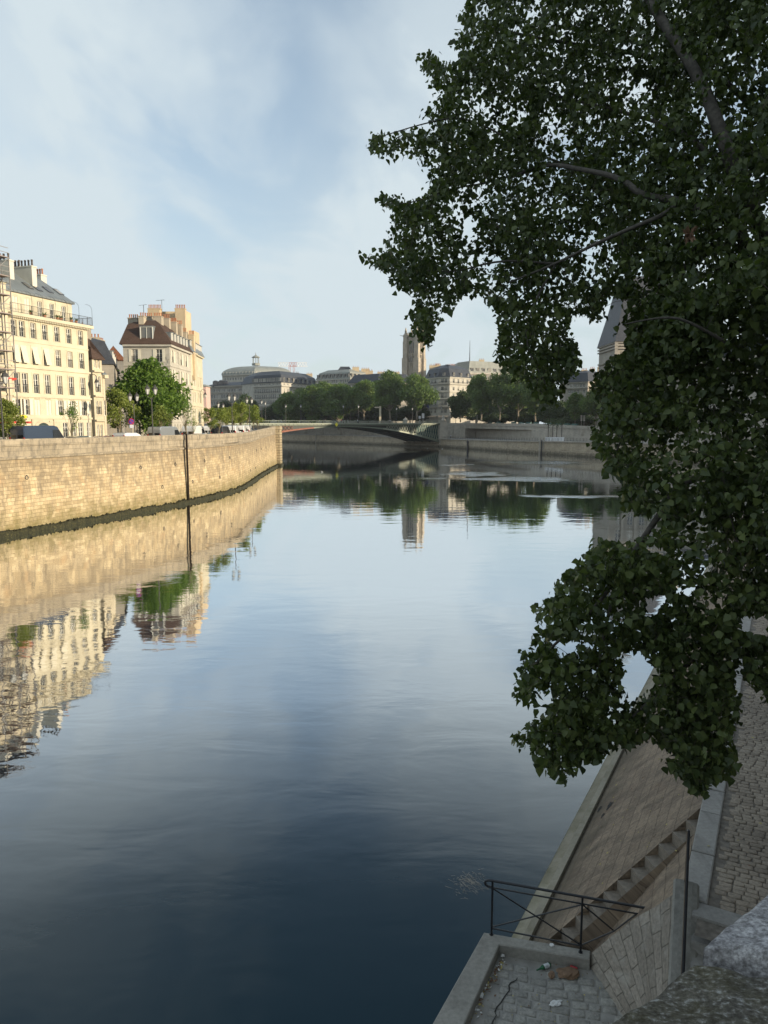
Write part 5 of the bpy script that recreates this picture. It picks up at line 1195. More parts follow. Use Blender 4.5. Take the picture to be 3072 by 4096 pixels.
# haussmann block with long slate mansard
Y = 440
fb('apartment_block', 'large grey apartment block with a dark mansard and a long balcony below its dormers', [(1014, 446), (1128, 432), (1272, 470)], 9, zg(1531, Y), 'facade_pale', 'roof_slate', [(2.2, 4.6), (5, 2.6)],
   [(zg(y1, Y), zg(y0, Y)) for y0, y1 in ((1534.5, 1545), (1556, 1573), (1578, 1596), (1602, 1617), (1632, 1648), (1654, 1672))], [14, 10],
   [(zg(1548, Y), .9, .9), (zg(1575, Y), .3, .25), (zg(1599, Y), .3, .25), (zg(1626, Y), .9, .9)], [(1080, 1497, 452, 4, 1, 4), (1104, 1500, 452, 3, 1, 3), (1186, 1492, 466, 4, 1, 4), (1240, 1496, 478, 4, 1, 4)], dn=[15, 8], w=1.25, kinds='rail')
Y = 425
fb('apartment_block', 'pale block with a pavilion roof and white dormers left of the dark roofed block', [(1268, 440), (1402, 424), (1480, 438)], 9, zg(1513, Y), 'facade_pale', 'roof_lead', [(2.2, 3.8), (5, 2.0)],
   [(zg(y1, Y), zg(y0, Y)) for y0, y1 in ((1517, 1530), (1538, 1552), (1560, 1575), (1584, 1600))], [14, 7], [(zg(1533, Y), .4, .4), (zg(1513, Y)-.7, .6, .5)], [(1424, 1470, 436, 4, 2, 3), (1462, 1476, 440, 5, 2, 4)], dn=[9, 5], w=1.25)
x0, x1 = GX(1352, 436), GX(1408, 436); pv = empty('pavilion_roof', ((x0+x1)/2, 444, 30), 'small square pavilion roof rising above the pale block with dormers', 'roof'); mb = MB()
pp = [(x0, 437), (x1, 437), (x1, 449), (x0, 449)]; mb.prism(pp, zg(1500, 436), zg(1481, 436)); pt = offset_poly(pp, -1.6)
for i in range(4): j = (i+1) % 4; mb.face([(*pp[i], zg(1481, 436)), (*pp[j], zg(1481, 436)), (*pt[j], zg(1465, 436)), (*pt[i], zg(1465, 436))])
mb.face([(*p, zg(1465, 436)) for p in pt]); mb.build('slates', 'roof_slate', pv)
Y = 395
fb('apartment_block', 'long low block with a dark slate roof of skylights behind the plane trees', [(1396, 405), (1512, 392), (1640, 398)], 9, zg(1528, Y), 'facade_grey', 'roof_slate', [(3.4, 4.4), (5, .6)],
   [(zg(y1, Y), zg(y0, Y)) for y0, y1 in ((1540, 1552), (1562, 1576), (1590, 1604), (1618, 1632), (1648, 1664))], [10, 11], [(zg(1533, Y), .3, .3)], [(1478, 1484, 404, 4, 2, 3), (1524, 1490, 404, 4, 2, 4), (1580, 1490, 404, 5, 2, 5)], w=1.2)
# gothic tower
TY = 432.0; tx = GX(1657, TY)
tw = empty('gothic_tower', (tx, TY, 9), 'tall gothic stone tower with buttresses and statues on top above the trees', 'tower')
zt = zg(1334, TY); hw = 83/2/FPX*TY*.86; ang = R(-28)
def tr(x, y, z): return (tx+x*math.cos(ang)-y*math.sin(ang), TY+7+x*math.sin(ang)+y*math.cos(ang), z)
def tbox(mbx, x0, y0, x1, y1, z0, z1, m=0):
    mbx.prism([tr(x0, y0, 0)[:2], tr(x1, y0, 0)[:2], tr(x1, y1, 0)[:2], tr(x0, y1, 0)[:2]], z0, z1, m, bottom=True)
mb = MB(); c_ = hw*.70; tbox(mb, -c_, -c_, c_, c_, 9, zt-1.5)
for sx in (-1, 1):
    for sy in (-1, 1):
        for (r, z0, z1) in ((1.75, 9, zg(1430, TY)), (1.35, zg(1430, TY), zg(1362, TY)), (1.15, zg(1362, TY), zt)):
            x, y = sx*c_, sy*c_; tbox(mb, x-r, y-r, x+r, y+r, z0+.01, z1)
        for q in (-1, 1):   # pinnacle clusters
            px_, py_ = sx*(c_+1.3), sy*c_+q*.9
            mb.lathe([(.35, 0), (.3, 1.5), (.02, 3.6)], tr(px_, py_, zg(1433, TY)), 5); mb.lathe([(.35, 0), (.3, 1.5), (.02, 3.6)], tr(sx*c_+q*.9, sy*(c_+1.3), zg(1433, TY)), 5)
for face in range(4):
    ca, sa = math.cos(face*math.pi/2), math.sin(face*math.pi/2)
    def fx(u, v): return (u*ca-v*sa, u*sa+v*ca)
    for u in (-2.05, -.7, .7, 2.05):
        x, y = fx(u, -c_-.28); tbox(mb, x-.22, y-.22, x+.22, y+.22, zg(1470, TY), zg(1345, TY))
    for z in (zg(1450, TY), zg(1415, TY), zg(1360, TY)): 
        x0, y0 = fx(-c_, -c_-.4); x1, y1 = fx(c_, -c_-.02); tbox(mb, min(x0, x1), min(y0, y1), max(x0, x1), max(y0, y1), z, z+.5)
tbox(mb, -c_-.7, -c_-.7, c_+.7, c_+.7, zt-1.2, zt-.6); 
for k in range(9):
    u = -c_-.5+(2*c_+1)*k/8
    for v in (-c_-.5, c_+.5): tbox(mb, u-.14, v-.14, u+.14, v+.14, zt-.6, zt+.7); tbox(mb, v-.14, u-.14, v+.14, u+.14, zt-.6, zt+.7)
tbox(mb, -c_-.62, -c_-.62, c_+.62, -c_-.42, zt+.7, zt+.95); tbox(mb, -c_-.62, c_+.42, c_+.62, c_+.62, zt+.7, zt+.95); tbox(mb, -c_-.62, -c_-.42, -c_-.42, c_+.42, zt+.7, zt+.95); tbox(mb, c_+.42, -c_-.42, c_+.62, c_+.42, zt+.7, zt+.95)
mb.build('masonry', 'tower_stone', tw)
wd = MB()
for face in range(4):
    ca, sa = math.cos(face*math.pi/2), math.sin(face*math.pi/2)
    for u in (-1.38, 0, 1.38):
        for (z0, z1) in ((zg(1412, TY), zg(1366, TY)), (zg(1447, TY), zg(1420, TY))):
            q = []; v = -c_-.03
            for uu, z in ((u-.36, z0), (u+.36, z0), (u+.36, z1-.8), (u, z1), (u-.36, z1-.8)): q.append(tr(uu*ca-v*sa, uu*sa+v*ca, z))
            wd.face(q)
wd.build('louvres', 'pane_glass', tw)
for sx, sy, hh in ((-1, -1, 4.6), (1, -1, 3.6), (1, 1, 3.6), (-1, 1, 3.0)):
    s_m = MB(); s_m.lathe([(.95, 0), (.85, 1.0), (.6, 1.3), (.75, 2.0), (.45, 2.8), (.5, 3.1), (.28, 3.4), (.32, 3.7), (.1, 4.1)], tr(sx*c_, sy*c_, zt), 7); s_m.build('statue', 'tower_stone', tw)
g_ = MB(); g_.tube([tr(-c_-1, -c_-1, zt-1), tr(-c_-3.2, -c_-1.6, zt-.4)], [.3, .1], 5); g_.tube([tr(c_+1, -c_-1, zg(1452, TY)), tr(c_+2.6, -c_-1.2, zg(1452, TY))], [.25, .08], 5); g_.build('gargoyle', 'tower_stone', tw)
# corner haussmann block right of the tower
Y = 352
F_ = fb('corner_building', 'cream corner apartment block with slate mansard and iron balconies right of the gothic tower', [(1702, 362), (1752, 350), (1797, 348), (1882, 360)], 9, zg(1508, Y), 'facade_pale', 'roof_slate', [(1.9, 4.0), (5.5, 2.2)],
   [(zg(y1, Y), zg(y0, Y)) for y0, y1 in ((1516, 1532), (1548, 1562), (1574, 1592), (1602, 1620), (1634, 1652))], [3, 2, 4], [(zg(1539, Y), .35, .7), (zg(1570, Y), .25, .3), (zg(1598, Y), .25, .5), (zg(1630, Y), .3, .7), (zg(1509, Y)-.5, .5, .4)],
   [(1735, 1463, 366, 5, 1.2, 6), (1748, 1460, 368, 3, 3, 5), (1795, 1465, 366, 4, 1, 6), (1806, 1463, 368, 3, 1, 5)], w=1.25, kinds='rail', dn=[2, 1, 3], dsz=(1.1, 1.5))
rl = MB(); fp = [Vector((GX(px, Yy), Yy)) for px, Yy in ((1702, 361.2), (1752, 349.2), (1797, 347.2), (1882, 359.2))]
for zb in (zg(1538, Y), zg(1629, Y)):
    for a, b in zip(fp, fp[1:]):
        rl.obar((a.x, a.y, zb+1.1), (b.x, b.y, zb+1.1), .08, .08); n = int((b-a).length/.4)
        for k in range(n): p = a.lerp(b, k/n); rl.obar((p.x, p.y, zb+.1), (p.x+.001, p.y, zb+1.1), .05, .05)
rl.build('balcony_railing', 'dark_iron', F_)
aw = MB(); 
for a, b, n in ((fp[0], fp[1], 3), (fp[1], fp[2], 2), (fp[2], fp[3], 4)):
    e = (b-a).normalized(); nn = Vector((e.y, -e.x)); L = (b-a).length
    for k in range(n):
        p = a+e*(L*k/n+.3); q = a+e*(L*(k+1)/n-.3); aw.face([(p.x, p.y, zg(1662, Y)), (q.x, q.y, zg(1662, Y)), (q.x+nn.x*2.2, q.y+nn.y*2.2, zg(1669, Y)), (p.x+nn.x*2.2, p.y+nn.y*2.2, zg(1669, Y))])
aw.build('cafe_awning', 'awning_tan', F_)
# long grey building behind it with tall mast
Y = 420
G_ = fb('department_building', 'long grey building with a stepped mansard and tall mast behind the corner block', [(1822, 428), (1873, 416), (2075, 430)], 9, zg(1492, Y), 'grey_stone', 'roof_lead', [(1.6, 6.6)],
   [(zg(y1, Y), zg(y0, Y)) for y0, y1 in ((1500, 1515), (1530, 1545))], [4, 14], [(zg(1492, Y)-.8, .8, .7)], [(1922, 1440, 428, 3, 2, 3)], w=1.6, dn=[0, 9], dsz=(2.0, 2.2))
mb = MB(); mx, my = GX(1875, 422), 422; mb.tube([(mx, my, zg(1455, Y)), (mx, my, zg(1420, Y)), (mx, my, zg(1360, Y))], [.3, .22, .08], 6); mb.build('mast', 'dark_iron', G_)
Y = 300
fb('apartment_block', 'grey apartment block with slate roof seen through the gap in the poplar leaves', [(2258, 306), (2346, 298), (2420, 304)], 8, zg(1526, Y), 'facade_grey', 'roof_slate', [(1.8, 3.6), (4, 1.2)],
   [(zg(y1, Y), zg(y0, Y)) for y0, y1 in ((1534, 1549), (1558, 1572), (1584, 1600), (1612, 1628))], [6, 5], [(zg(1554, Y), .35, .6), (zg(1527, Y)-.4, .4, .4)], [(2330, 1482, 306, 2.5, 1, 4), (2362, 1476, 308, 2, 1, 3), (2392, 1470, 308, 2, 1, 3)], w=1.1)
# city hall pavilion behind the poplar
Y = 232
I_ = empty('city_hall_pavilion', (GX(2580, Y), Y, 7.5), 'ornate stone pavilion with a steep slate roof behind the poplar leaves', 'building')
xa, xb = GX(2452, Y), GX(2715, Y); pp = [(xa, Y), (xb, Y), (xb, Y+18), (xa, Y+18)]; ze = zg(1368, Y); mb = MB(); L = xb-xa
facade(mb, I_, pp[0], pp[1], 7.5, ze, [(zg(y1, Y), zg(y0, Y), 1.8, 'plain', centres(L, 5, 1.2)) for y0, y1 in ((1405, 1432), (1460, 1500), (1530, 1575), (1610, 1655))])
for k in (1, 2, 3): a, b = pp[k], pp[(k+1) % 4]; mb.face([(*a, 7.5), (*b, 7.5), (*b, ze), (*a, ze)])
for y in (1372, 1384, 1396, 1445, 1515, 1590): ring(mb, pp, zg(y, Y), zg(y, Y)+.45, .6 if y < 1400 else .4, 0, edges=(0, 3))
for k in range(6): x = xa+L*k/5; mb.prism([(x-.5, Y-.5), (x+.5, Y-.5), (x+.5, Y-.01), (x-.5, Y-.01)], 7.5, ze-.3)
mb.build('wall', 'facade_grey', I_)
roof_obj(I_, pp, ze+.1, [(2.6, 11.0), (2.0, 10.0)], ['roof_slate']*3, .6)
for x in (xa+4.4, xa+L/2, xb-4.4): dormer(I_, (x, Y+.4, ze+1.0), 0, 2.6, 4.0, 3.0, ('facade_pale', 'roof_slate', 'pane_glass'))
chimney(I_, (xb+2, Y+4), (1, 0), 3.2, 1.6, ze, zg(1270, Y), 5, 'chimney_buff', 'pot_clay', False, .8)
fb('city_hall_wing', 'ornate grey stone wing continuing right of the pavilion behind the poplar', [(2722, 232), (3300, 190)], 7.5, zg(1440, Y), 'facade_pale', 'roof_slate', [(3, 5)], [(zg(y1, Y), zg(y0, Y)) for y0, y1 in ((1460, 1500), (1530, 1575), (1610, 1655))], [12], [(zg(1445, Y), .4, .5)], w=1.6)
# small pinkish building in the far left gap
fb('townhouse', 'tiny pinkish building at the far end of the left quay beside the grey civic block', [(800, 330), (828, 330)], 9, zg(1545, 330), 'pink_render', 'roof_lead', [(1, .8)], [(zg(1590, 330), zg(1575, 330), 1.0), ][:0] or [(zg(1592, 330), zg(1576, 330))], [1], [(zg(1560, 330), .4, .3)], w=1.2, depth=8)
# tower crane
cr = empty('tower_crane', (GX(1178, 620), 620, 9), 'distant construction crane with a white and red lattice jib over the rooftops', 'crane'); mb = MB(); zj = zg(1459, 620)
def lattice(a, b, w_, h_, n, m0, m1=None):
    a, b = Vector(a), Vector(b)
    for dz in (0, h_): mb.obar(a+Vector((0, 0, dz)), b+Vector((0, 0, dz)), .45, .45, m0)
    for k in range(n): p = a.lerp(b, k/n); q = a.lerp(b, (k+1)/n); mb.obar(p+Vector((0, 0, 0 if k % 2 else h_)), q+Vector((0, 0, h_ if k % 2 else 0)), .35, .35, m0)
lattice((GX(1117, 620), 620, zj-1.5), (GX(1160, 620), 620, zj-1.5), 1, 3.2, 8, 0); lattice((GX(1160, 620), 620, zj-1.5), (GX(1192, 620), 620, zj-1.5), 1, 3.2, 6, 1); lattice((GX(1192, 620), 620, zj-1.5), (GX(1232, 620), 620, zj-1.5), 1, 3.2, 7, 0)
for px in (1162, 1179):
    x = GX(px, 620)
    for s in (-.7, .7): mb.obar((x+s, 620, 9), (x+s+.01, 620, zj), .3, .3, 1)
    for k in range(22): mb.obar((x-.7*(1 if k % 2 else -1), 620, zj-2*k), (x+.7*(1 if k % 2 else -1), 620, zj-2*k-2), .2, .2, 1)
mb.build('lattice', ['crane_white', 'crane_red'], cr)
# unseen houses added to block the sun and keep the quays in shade
def shade_block(label, poly, z0, zt, mat='facade_grey', name='townhouse'):
    L = (V2(poly[1])-V2(poly[0])).length; L3 = (V2(poly[0])-V2(poly[3])).length
    return simple_house(name, label, poly, z0, zt, mat, 'roof_zinc', [(1.5, 3), (3, 1)], {3: [(z0+1+3.3*k, z0+3+3.3*k, 1.1, 'plain', centres(L3, max(2, int(L3/3.2)), 1)) for k in range(int((zt-z0-2)/3.3))]}, [], ())
# ================================================================ LAMPS, SIGNS, PEOPLE, VEHICLES
def lantern_mb(mb, c, s, gm=1, im=0):
    x, y, z = c
    mb.lathe([(.12*s, 0), (.26*s, .55*s)], (x, y, z), 6, gm); mb.lathe([(.30*s, .55*s), (.30*s, .60*s), (.20*s, .82*s), (.08*s, .92*s), (.09*s, 1.0*s), (.01*s, 1.12*s)], (x, y, z), 6, im)
    mb.lathe([(.04*s, -.1*s), (.13*s, 0)], (x, y, z), 6, im)
    for k in range(6):
        a = math.pi/3*k; mb.tube([(x+.125*s*math.cos(a), y+.125*s*math.sin(a), z), (x+.27*s*math.cos(a), y+.27*s*math.sin(a), z+.56*s)], .014*s, 4, im)
def lamp_proto(kind, iron='lamp_iron'):
    e = empty('street_lamp', (0, 0, 0), 'x', 'lamp'); mb = MB(); h = 5.6
    mb.lathe([(.26, 0), (.26, .12), (.18, .2), (.2, .5), (.13, .65), (.11, 1.0), (.13, 1.05), (.085, 1.12), (.075, 2.6), (.1, 2.64), (.065, 2.7), (.05, h-.3), (.08, h-.26), (.05, h-.2), (.05, h)], (0, 0, 0), 10)
    if kind == 'double':
        for s in (-1, 1): mb.tube([(0, 0, h-.25), (s*.18, 0, h-.05), (s*.4, 0, h), (s*.46, 0, h+.15), (s*.42, 0, h+.3)], .03, 5)
    mb.build('post', iron, e, loc=(0, 0, 0))
    for s in ((-1, 1) if kind == 'double' else (0,)):
        l = MB(); lantern_mb(l, (s*.42, 0, h+.35 if kind == 'double' else h+.1), 1.0 if kind == 'double' else 1.15); l.build('lantern', [iron, 'lamp_glass'], e, loc=(0, 0, 0))
    return e
LP_D = lamp_proto('double'); LP_S = lamp_proto('single'); LP_G = lamp_proto('single', 'lamp_green'); used = set()
def put_lamp(proto, x, y, z, ztop, label, group, rz=0):
    o = proto if id(proto) not in used else copy_tree(proto); used.add(id(proto))
    o.location = (x, y, z); o.rotation_euler = (0, 0, rz); s = (ztop-z)/6.85; o.scale = (s, s, s); o['label'] = label; o['group'] = group; return o
left_l = [(10, 2.0, 1490, 'double', 'double street lamp at the left edge before the scaffolding'), (538, 2.0, 1575, 'double', 'double street lamp beside the round no parking sign'),
          (610, 1.5, 1545, 'double', 'tallest double street lamp before the big leafy tree'), (929, 1.2, 1577, 'double', 'double street lamp before the parked white vans'), (999, 1.2, 1591, 'double', 'double street lamp above the bend of the parapet'),
          (875, 9, 1606, 'single', 'small lamp half hidden by the first yellow green trees'), (894, 9, 1612, 'single', 'small lamp behind the black van')]
for px, off, pt, kd, lab in left_l:
    p, e = st(px, off); z = 7.2 if p.y < 140 else 7.45; put_lamp(LP_D if kd == 'double' else LP_S, p.x, p.y, z, GZ(pt, p.y), lab, 'street lamps on the left quay', .5)
def on_bridge(px, w_=0.6):
    k = ((px-1536)/FPX)/1.0077; o = BR_R+BR_W*w_; t = (k*o.y-o.x)/(BR_E.x-k*BR_E.y); return o+BR_E*t
p = on_bridge(1048); put_lamp(LP_S, p.x, p.y, 9.6, GZ(1598, p.y), 'street lamp at the near end of the bridge, left of a close pair', 'street lamps at the bridge', .5)
p = on_bridge(1062.5); put_lamp(LP_S, p.x, p.y, 9.6, GZ(1604, p.y), 'street lamp at the near end of the bridge, right of a close pair', 'street lamps at the bridge', .5)
for k, (px, pt) in enumerate(((1144, 1617), (1204, 1617), (1374, 1619), (1434, 1619), (1586, 1629), (1649, 1629))):
    p = on_bridge(px, .4 if k % 2 == 0 else 18); put_lamp(LP_S, p.x, p.y, ZD, GZ(pt, p.y), 'slim lamp standing on the arch bridge, %s from the left' % ordn[k], 'street lamps on the bridge')
for px, pt, lab in ((1764, 1624, 'pale lamp beside the bridge pylon on the right bank'), (1823, 1624, 'green lamp on the right bank between pylon and trees')):
    hit = bank_hit(px, 15.5); p, lz, uz = hit; put_lamp(LP_G if 'green' in lab else LP_S, p.x, p.y, uz, GZ(pt, p.y), lab, 'street lamps on the right bank')
def wall_lamp(px, pyt, pyb, line_t, label):
    x, y = line_t; z = PY(px, pyt, y).z; mb = MB(); e = empty('wall_lamp', (x, y, z-1.6), label, 'lamp', 'bracket lamps on the left buildings')
    ox, oy = -nW.x, -nW.y
    mb.tube([(x+ox*.06, y+oy*.06, z-2.6), (x+ox*.1, y+oy*.1, z-.8), (x+ox*.35, y+oy*.35, z-.15), (x+ox*.8, y+oy*.8, z), (x+ox*1.15, y+oy*1.15, z-.2), (x+ox*1.2, y+oy*1.2, z-.45)], .04, 6); mb.build('bracket', 'lamp_iron', e)
    l = MB(); lantern_mb(l, (x+ox*1.2, y+oy*1.2, z-1.6), 1.0); l.build('lantern', ['lamp_iron', 'lamp_glass'], e)
wall_lamp(375, 1497, 0, FL(T1-.15), 'iron bracket lamp on the right corner of the cream building')
wall_lamp(797, 1557, 0, (GX(797, 138)+.3, 138), 'iron bracket lamp on the far sunlit block of the quay row')
# no parking sign
p, e = st(526, 2.6); sg = empty('road_sign', (p.x, p.y, 7.2), 'round blue and red no parking sign with a small white plate below', 'sign'); yy = p.y
mb = MB(); mb.tube([(p.x, yy, 7.2), (p.x, yy, GZ(1675, yy))], .03, 6); mb.build('pole', 'scaffold_steel', sg)
zc_ = GZ(1686, yy); mb = MB(); r = .36
def disc(mbx, cx, y, cz, r, m, n=20): mbx.face([(cx+r*math.cos(2*math.pi*k/n), y, cz+r*math.sin(2*math.pi*k/n)) for k in range(n)], m)
mb.lathe([(.001, 0), (r, .001), (r, .02), (.001, .021)], (0, 0, 0), 20); 
for k in range(len(mb.v)): v = mb.v[k]; mb.v[k] = (p.x+v[0], yy-.08+v[2], zc_+v[1])
disc(mb, p.x, yy-.084, zc_, r*.76, 1); T = Matrix.Translation((p.x, yy-.088, zc_)) @ Matrix.Rotation(R(45), 4, 'Y')
mb.face([T @ Vector(q) for q in ((-r*.8, 0, -.045), (r*.8, 0, -.045), (r*.8, 0, .045), (-r*.8, 0, .045))], 0); mb.build('disc', ['sign_red', 'sign_blue'], sg)
mb = MB(); mb.box((p.x-.26, yy-.09, GZ(1712, yy)), (p.x+.26, yy-.06, GZ(1699, yy))); mb.build('plate', 'sign_white', sg)
# people: continuous lathe-like bodies are too crude, so grow them with a skin over a skeleton
def person(x, y, z, h, rz, stride, mats, label, group=None):
    s = h/1.75; J = {'pel': (0, 0, .95), 'sp': (0, .02, 1.2), 'ch': (0, .0, 1.38), 'nk': (0, 0, 1.5), 'hd': (0, -.02, 1.58), 'ht': (0, -.02, 1.72),
        'hl': (-.1, 0, .92), 'hr': (.1, 0, .92), 'kl': (-.11, -stride*.5-.03, .5), 'kr': (.11, stride*.4-.03, .5), 'al': (-.11, -stride*.7, .09), 'ar': (.11, stride*.8, .11), 'fl': (-.12, -stride*.7-.15, .04), 'fr': (.12, stride*.8-.14, .04),
        'sl': (-.19, 0, 1.42), 'sr': (.19, 0, 1.42), 'el': (-.24, stride*.3, 1.14), 'er': (.24, -stride*.3, 1.14), 'wl': (-.24, stride*.3-.14, .92), 'wr': (.24, -stride*.3-.14, .92), 'hdl': (-.24, stride*.3-.2, .86), 'hdr': (.24, -stride*.3-.2, .86)}
    Rr = dict(pel=.14, sp=.13, ch=.145, nk=.055, hd=.09, ht=.075, hl=.1, hr=.1, kl=.06, kr=.06, al=.042, ar=.042, fl=.035, fr=.035, sl=.06, sr=.06, el=.043, er=.043, wl=.028, wr=.028, hdl=.035, hdr=.035)
    E = [('pel', 'sp'), ('sp', 'ch'), ('ch', 'nk'), ('nk', 'hd'), ('hd', 'ht'), ('pel', 'hl'), ('pel', 'hr'), ('hl', 'kl'), ('hr', 'kr'), ('kl', 'al'), ('kr', 'ar'), ('al', 'fl'), ('ar', 'fr'), ('ch', 'sl'), ('ch', 'sr'), ('sl', 'el'), ('sr', 'er'), ('el', 'wl'), ('er', 'wr'), ('wl', 'hdl'), ('wr', 'hdr')]
    ks = list(J); me = bpy.data.meshes.new('person'); me.from_pydata([tuple(c*s for c in J[k]) for k in ks], [(ks.index(a), ks.index(b)) for a, b in E], [])
    for m_ in mats: me.materials.append(MAT[m_])
    o = bpy.data.objects.new('person', me); COL.objects.link(o); md = o.modifiers.new('skin', 'SKIN')
    for k, nme in enumerate(ks): v = me.skin_vertices[0].data[k]; v.radius = (Rr[nme]*s, Rr[nme]*s*.85); v.use_root = (k == 0)
    o.modifiers.new('sub', 'SUBSURF').levels = 1
    dg = bpy.context.evaluated_depsgraph_get(); me2 = bpy.data.meshes.new_from_object(o.evaluated_get(dg)); o.modifiers.clear(); o.data = me2
    for p_ in me2.polygons:
        zc = p_.center.z/s; p_.material_index = 2 if zc > 1.67 else (0 if zc > 1.5 or zc < .0 else (1 if zc > .96 else 3)); p_.use_smooth = True
    o.location = (x, y, z); o.rotation_euler = (0, 0, rz); tag(o, label, 'person', group); return o
for k, (px, w_, cl, lab) in enumerate(((1300, 1.5, 'cloth_dark', 'person in dark clothes crossing the bridge left of the yellow board'), (1366, 1.5, 'cloth_red', 'person in red walking on the bridge right of the yellow board'), (1430, 1.3, 'cloth_light', 'person in pale clothes on the bridge beside a lamp'), (1560, 1.8, 'cloth_light', 'person in pale clothes near the right end of the bridge'))):
    p = on_bridge(px, w_); person(p.x, p.y, ZD, 1.75, 2.0+k, .2, ['skin', cl, 'hair', 'cloth_dark'], lab)
p, lz, uz = bank_hit(1803, 4.5); person(p.x, p.y, lz, 1.75, .3, .15, ['skin', 'cloth_light', 'hair', 'cloth_dark'], 'person in white standing on the lower quay before the dark recess')
# ---- vehicles
def veh_proto(kind, paint, L, Wd, Hh):
    e = empty('van' if kind != 'car' else 'car', (0, 0, 0), 'x', 'van' if kind != 'car' else 'car'); w = Wd/2
    if kind == 'van': prof = [(-L/2, .35), (-L/2+.02, Hh-.35), (-L/2+.15, Hh-.05), (-L/2+.5, Hh), (L/2-2.0, Hh), (L/2-1.55, Hh-.12), (L/2-.75, 1.32), (L/2-.2, 1.10), (L/2, .85), (L/2, .35)]; ws = (5, 6)
    elif kind == 'smallvan': prof = [(-L/2, .35), (-L/2+.03, Hh-.3), (-L/2+.12, Hh-.06), (-L/2+.5, Hh), (L/2-2.1, Hh-.02), (L/2-1.6, Hh-.18), (L/2-1.05, 1.12), (L/2-.25, .92), (L/2, .7), (L/2, .35)]; ws = (5, 6)
    else: prof = [(-L/2, .35), (-L/2, .8), (-L/2+.12, .95), (-L/2+.6, Hh-.12), (-L/2+1.2, Hh), (L/2-2.1, Hh-.02), (L/2-1.2, .98), (L/2-.25, .82), (L/2, .62), (L/2, .35)]; ws = (5, 6)
    cx = 0; cz = .9; inset = .09 if kind != 'car' else .12
    def sh(p, k): return (p[0]+(cx-p[0])*k*.35, p[1]+(cz-p[1])*k)
    mb = MB(); slices = []
    tumble = .10 if kind == 'car' else .035
    for y_, k in ((-w, .06), (-w+inset, 0), (w-inset, 0), (w, .06)):
        sl = []
        for p in prof:
            q = sh(p, k); t_in = max(0, (q[1]-1.0))*tumble*2.2; yy_ = y_+(t_in if y_ < 0 else -t_in); sl.append((q[0], yy_, q[1]))
        slices.append(sl)
    n = len(prof)
    for a, b in zip(slices, slices[1:]):
        for i in range(n): j = (i+1) % n; mb.face([a[i], a[j], b[j], b[i]])
    mb.face(slices[0]); mb.face(slices[-1][::-1]); mb.build('body', paint, e, smooth=False, loc=(0, 0, 0), fixn=True)
    def sidey(z, s): return s*(w-max(0, z-1.0)*tumble*2.2+.006)
    gl = MB(); a, b = prof[ws[0]], prof[ws[1]]; d = Vector((b[0]-a[0], 0, b[1]-a[1])); nr = Vector((-d.z, 0, d.x)).normalized(); nr = nr if nr.z > 0 else -nr
    ww = w-inset-.05
    P0 = Vector((a[0], 0, a[1]))+d*.1+nr*.012; P1 = Vector((a[0], 0, a[1]))+d*.92+nr*.012
    gl.face([P0+Vector((0, -ww+.12, 0)), P0+Vector((0, ww-.12, 0)), P1+Vector((0, ww, 0)), P1+Vector((0, -ww, 0))]); gl.build('windscreen', 'car_glass', e, loc=(0, 0, 0))
    if kind == 'car':
        zs = (.98, Hh-.14); sw = [(-L/2+.75, zs[0]), (L/2-1.45, zs[0]), (L/2-2.1, zs[1]), (-L/2+1.15, zs[1])]; wins = [sw]
        rear = True
    else:
        x2 = b[0]-.12; x1 = a[0]+.0; zt_ = Hh-.42; wins = [[(x1-.75, b[1]+.05), (x2-.1, b[1]+.05), (x1+.05, zt_), (x1-.75, zt_)]]
    for wq in wins:
        for s in (-1, 1):
            m_ = MB(); m_.face([(x, sidey(z, s)-s*.03, z) for x, z in wq]); 
            m_.v = [(x, sidey(z, s)+s*(.004), z) for x, z in wq]; m_.build('side_window', 'car_glass', e, loc=(0, 0, 0))
    if kind == 'car':
        p0, p1 = prof[2], prof[3]; m_ = MB(); q0 = Vector((p0[0], 0, p0[1])); q1 = Vector((p1[0], 0, p1[1])); dd = q1-q0; n2 = Vector((-dd.z, 0, dd.x)).normalized(); n2 = -n2 if n2.x > 0 else n2
        a_, b_ = q0+dd*.15+n2*.012, q0+dd*.9+n2*.012; m_.face([a_+Vector((0, -ww, 0)), a_+Vector((0, ww, 0)), b_+Vector((0, ww-.15, 0)), b_+Vector((0, -ww+.15, 0))]); m_.build('rear_window', 'car_glass', e, loc=(0, 0, 0))
    else:
        for s in (-1, 1):
            m_ = MB(); x = -L/2-.004; y0, y1 = s*.06, s*(w-.22); 
            m_.face([(x+.01, y0, 1.25), (x+.01, y1, 1.25), (x+.025, y1, Hh-.5), (x+.025, y0, Hh-.5)]); m_.build('rear_window', 'car_glass', e, loc=(0, 0, 0))
    for s in (-1, 1):
        m_ = MB(); m_.box((L/2-.14, s*(w-.32)-.15, .68), (L/2+.004, s*(w-.32)+.15, .84)); m_.build('headlight', 'head_glass', e, loc=(0, 0, 0))
        m_ = MB(); zt0 = .78 if kind == 'car' else 1.0; m_.box((-L/2-.012, s*(w-.16)-.08, zt0), (-L/2+.1, s*(w-.16)+.1, zt0+(.16 if kind == 'car' else .5))); m_.build('tail_light', 'tail_red', e, loc=(0, 0, 0))
        m_ = MB(); xm = (L/2-1.35) if kind != 'car' else (L/2-1.55); m_.box((xm-.06, s*(w+.02)-.02 if s > 0 else s*(w+.22), 1.18), (xm+.08, s*(w+.22) if s > 0 else s*(w+.02)+.02, 1.42 if kind != 'car' else 1.3)); m_.build('mirror', paint, e, loc=(0, 0, 0))
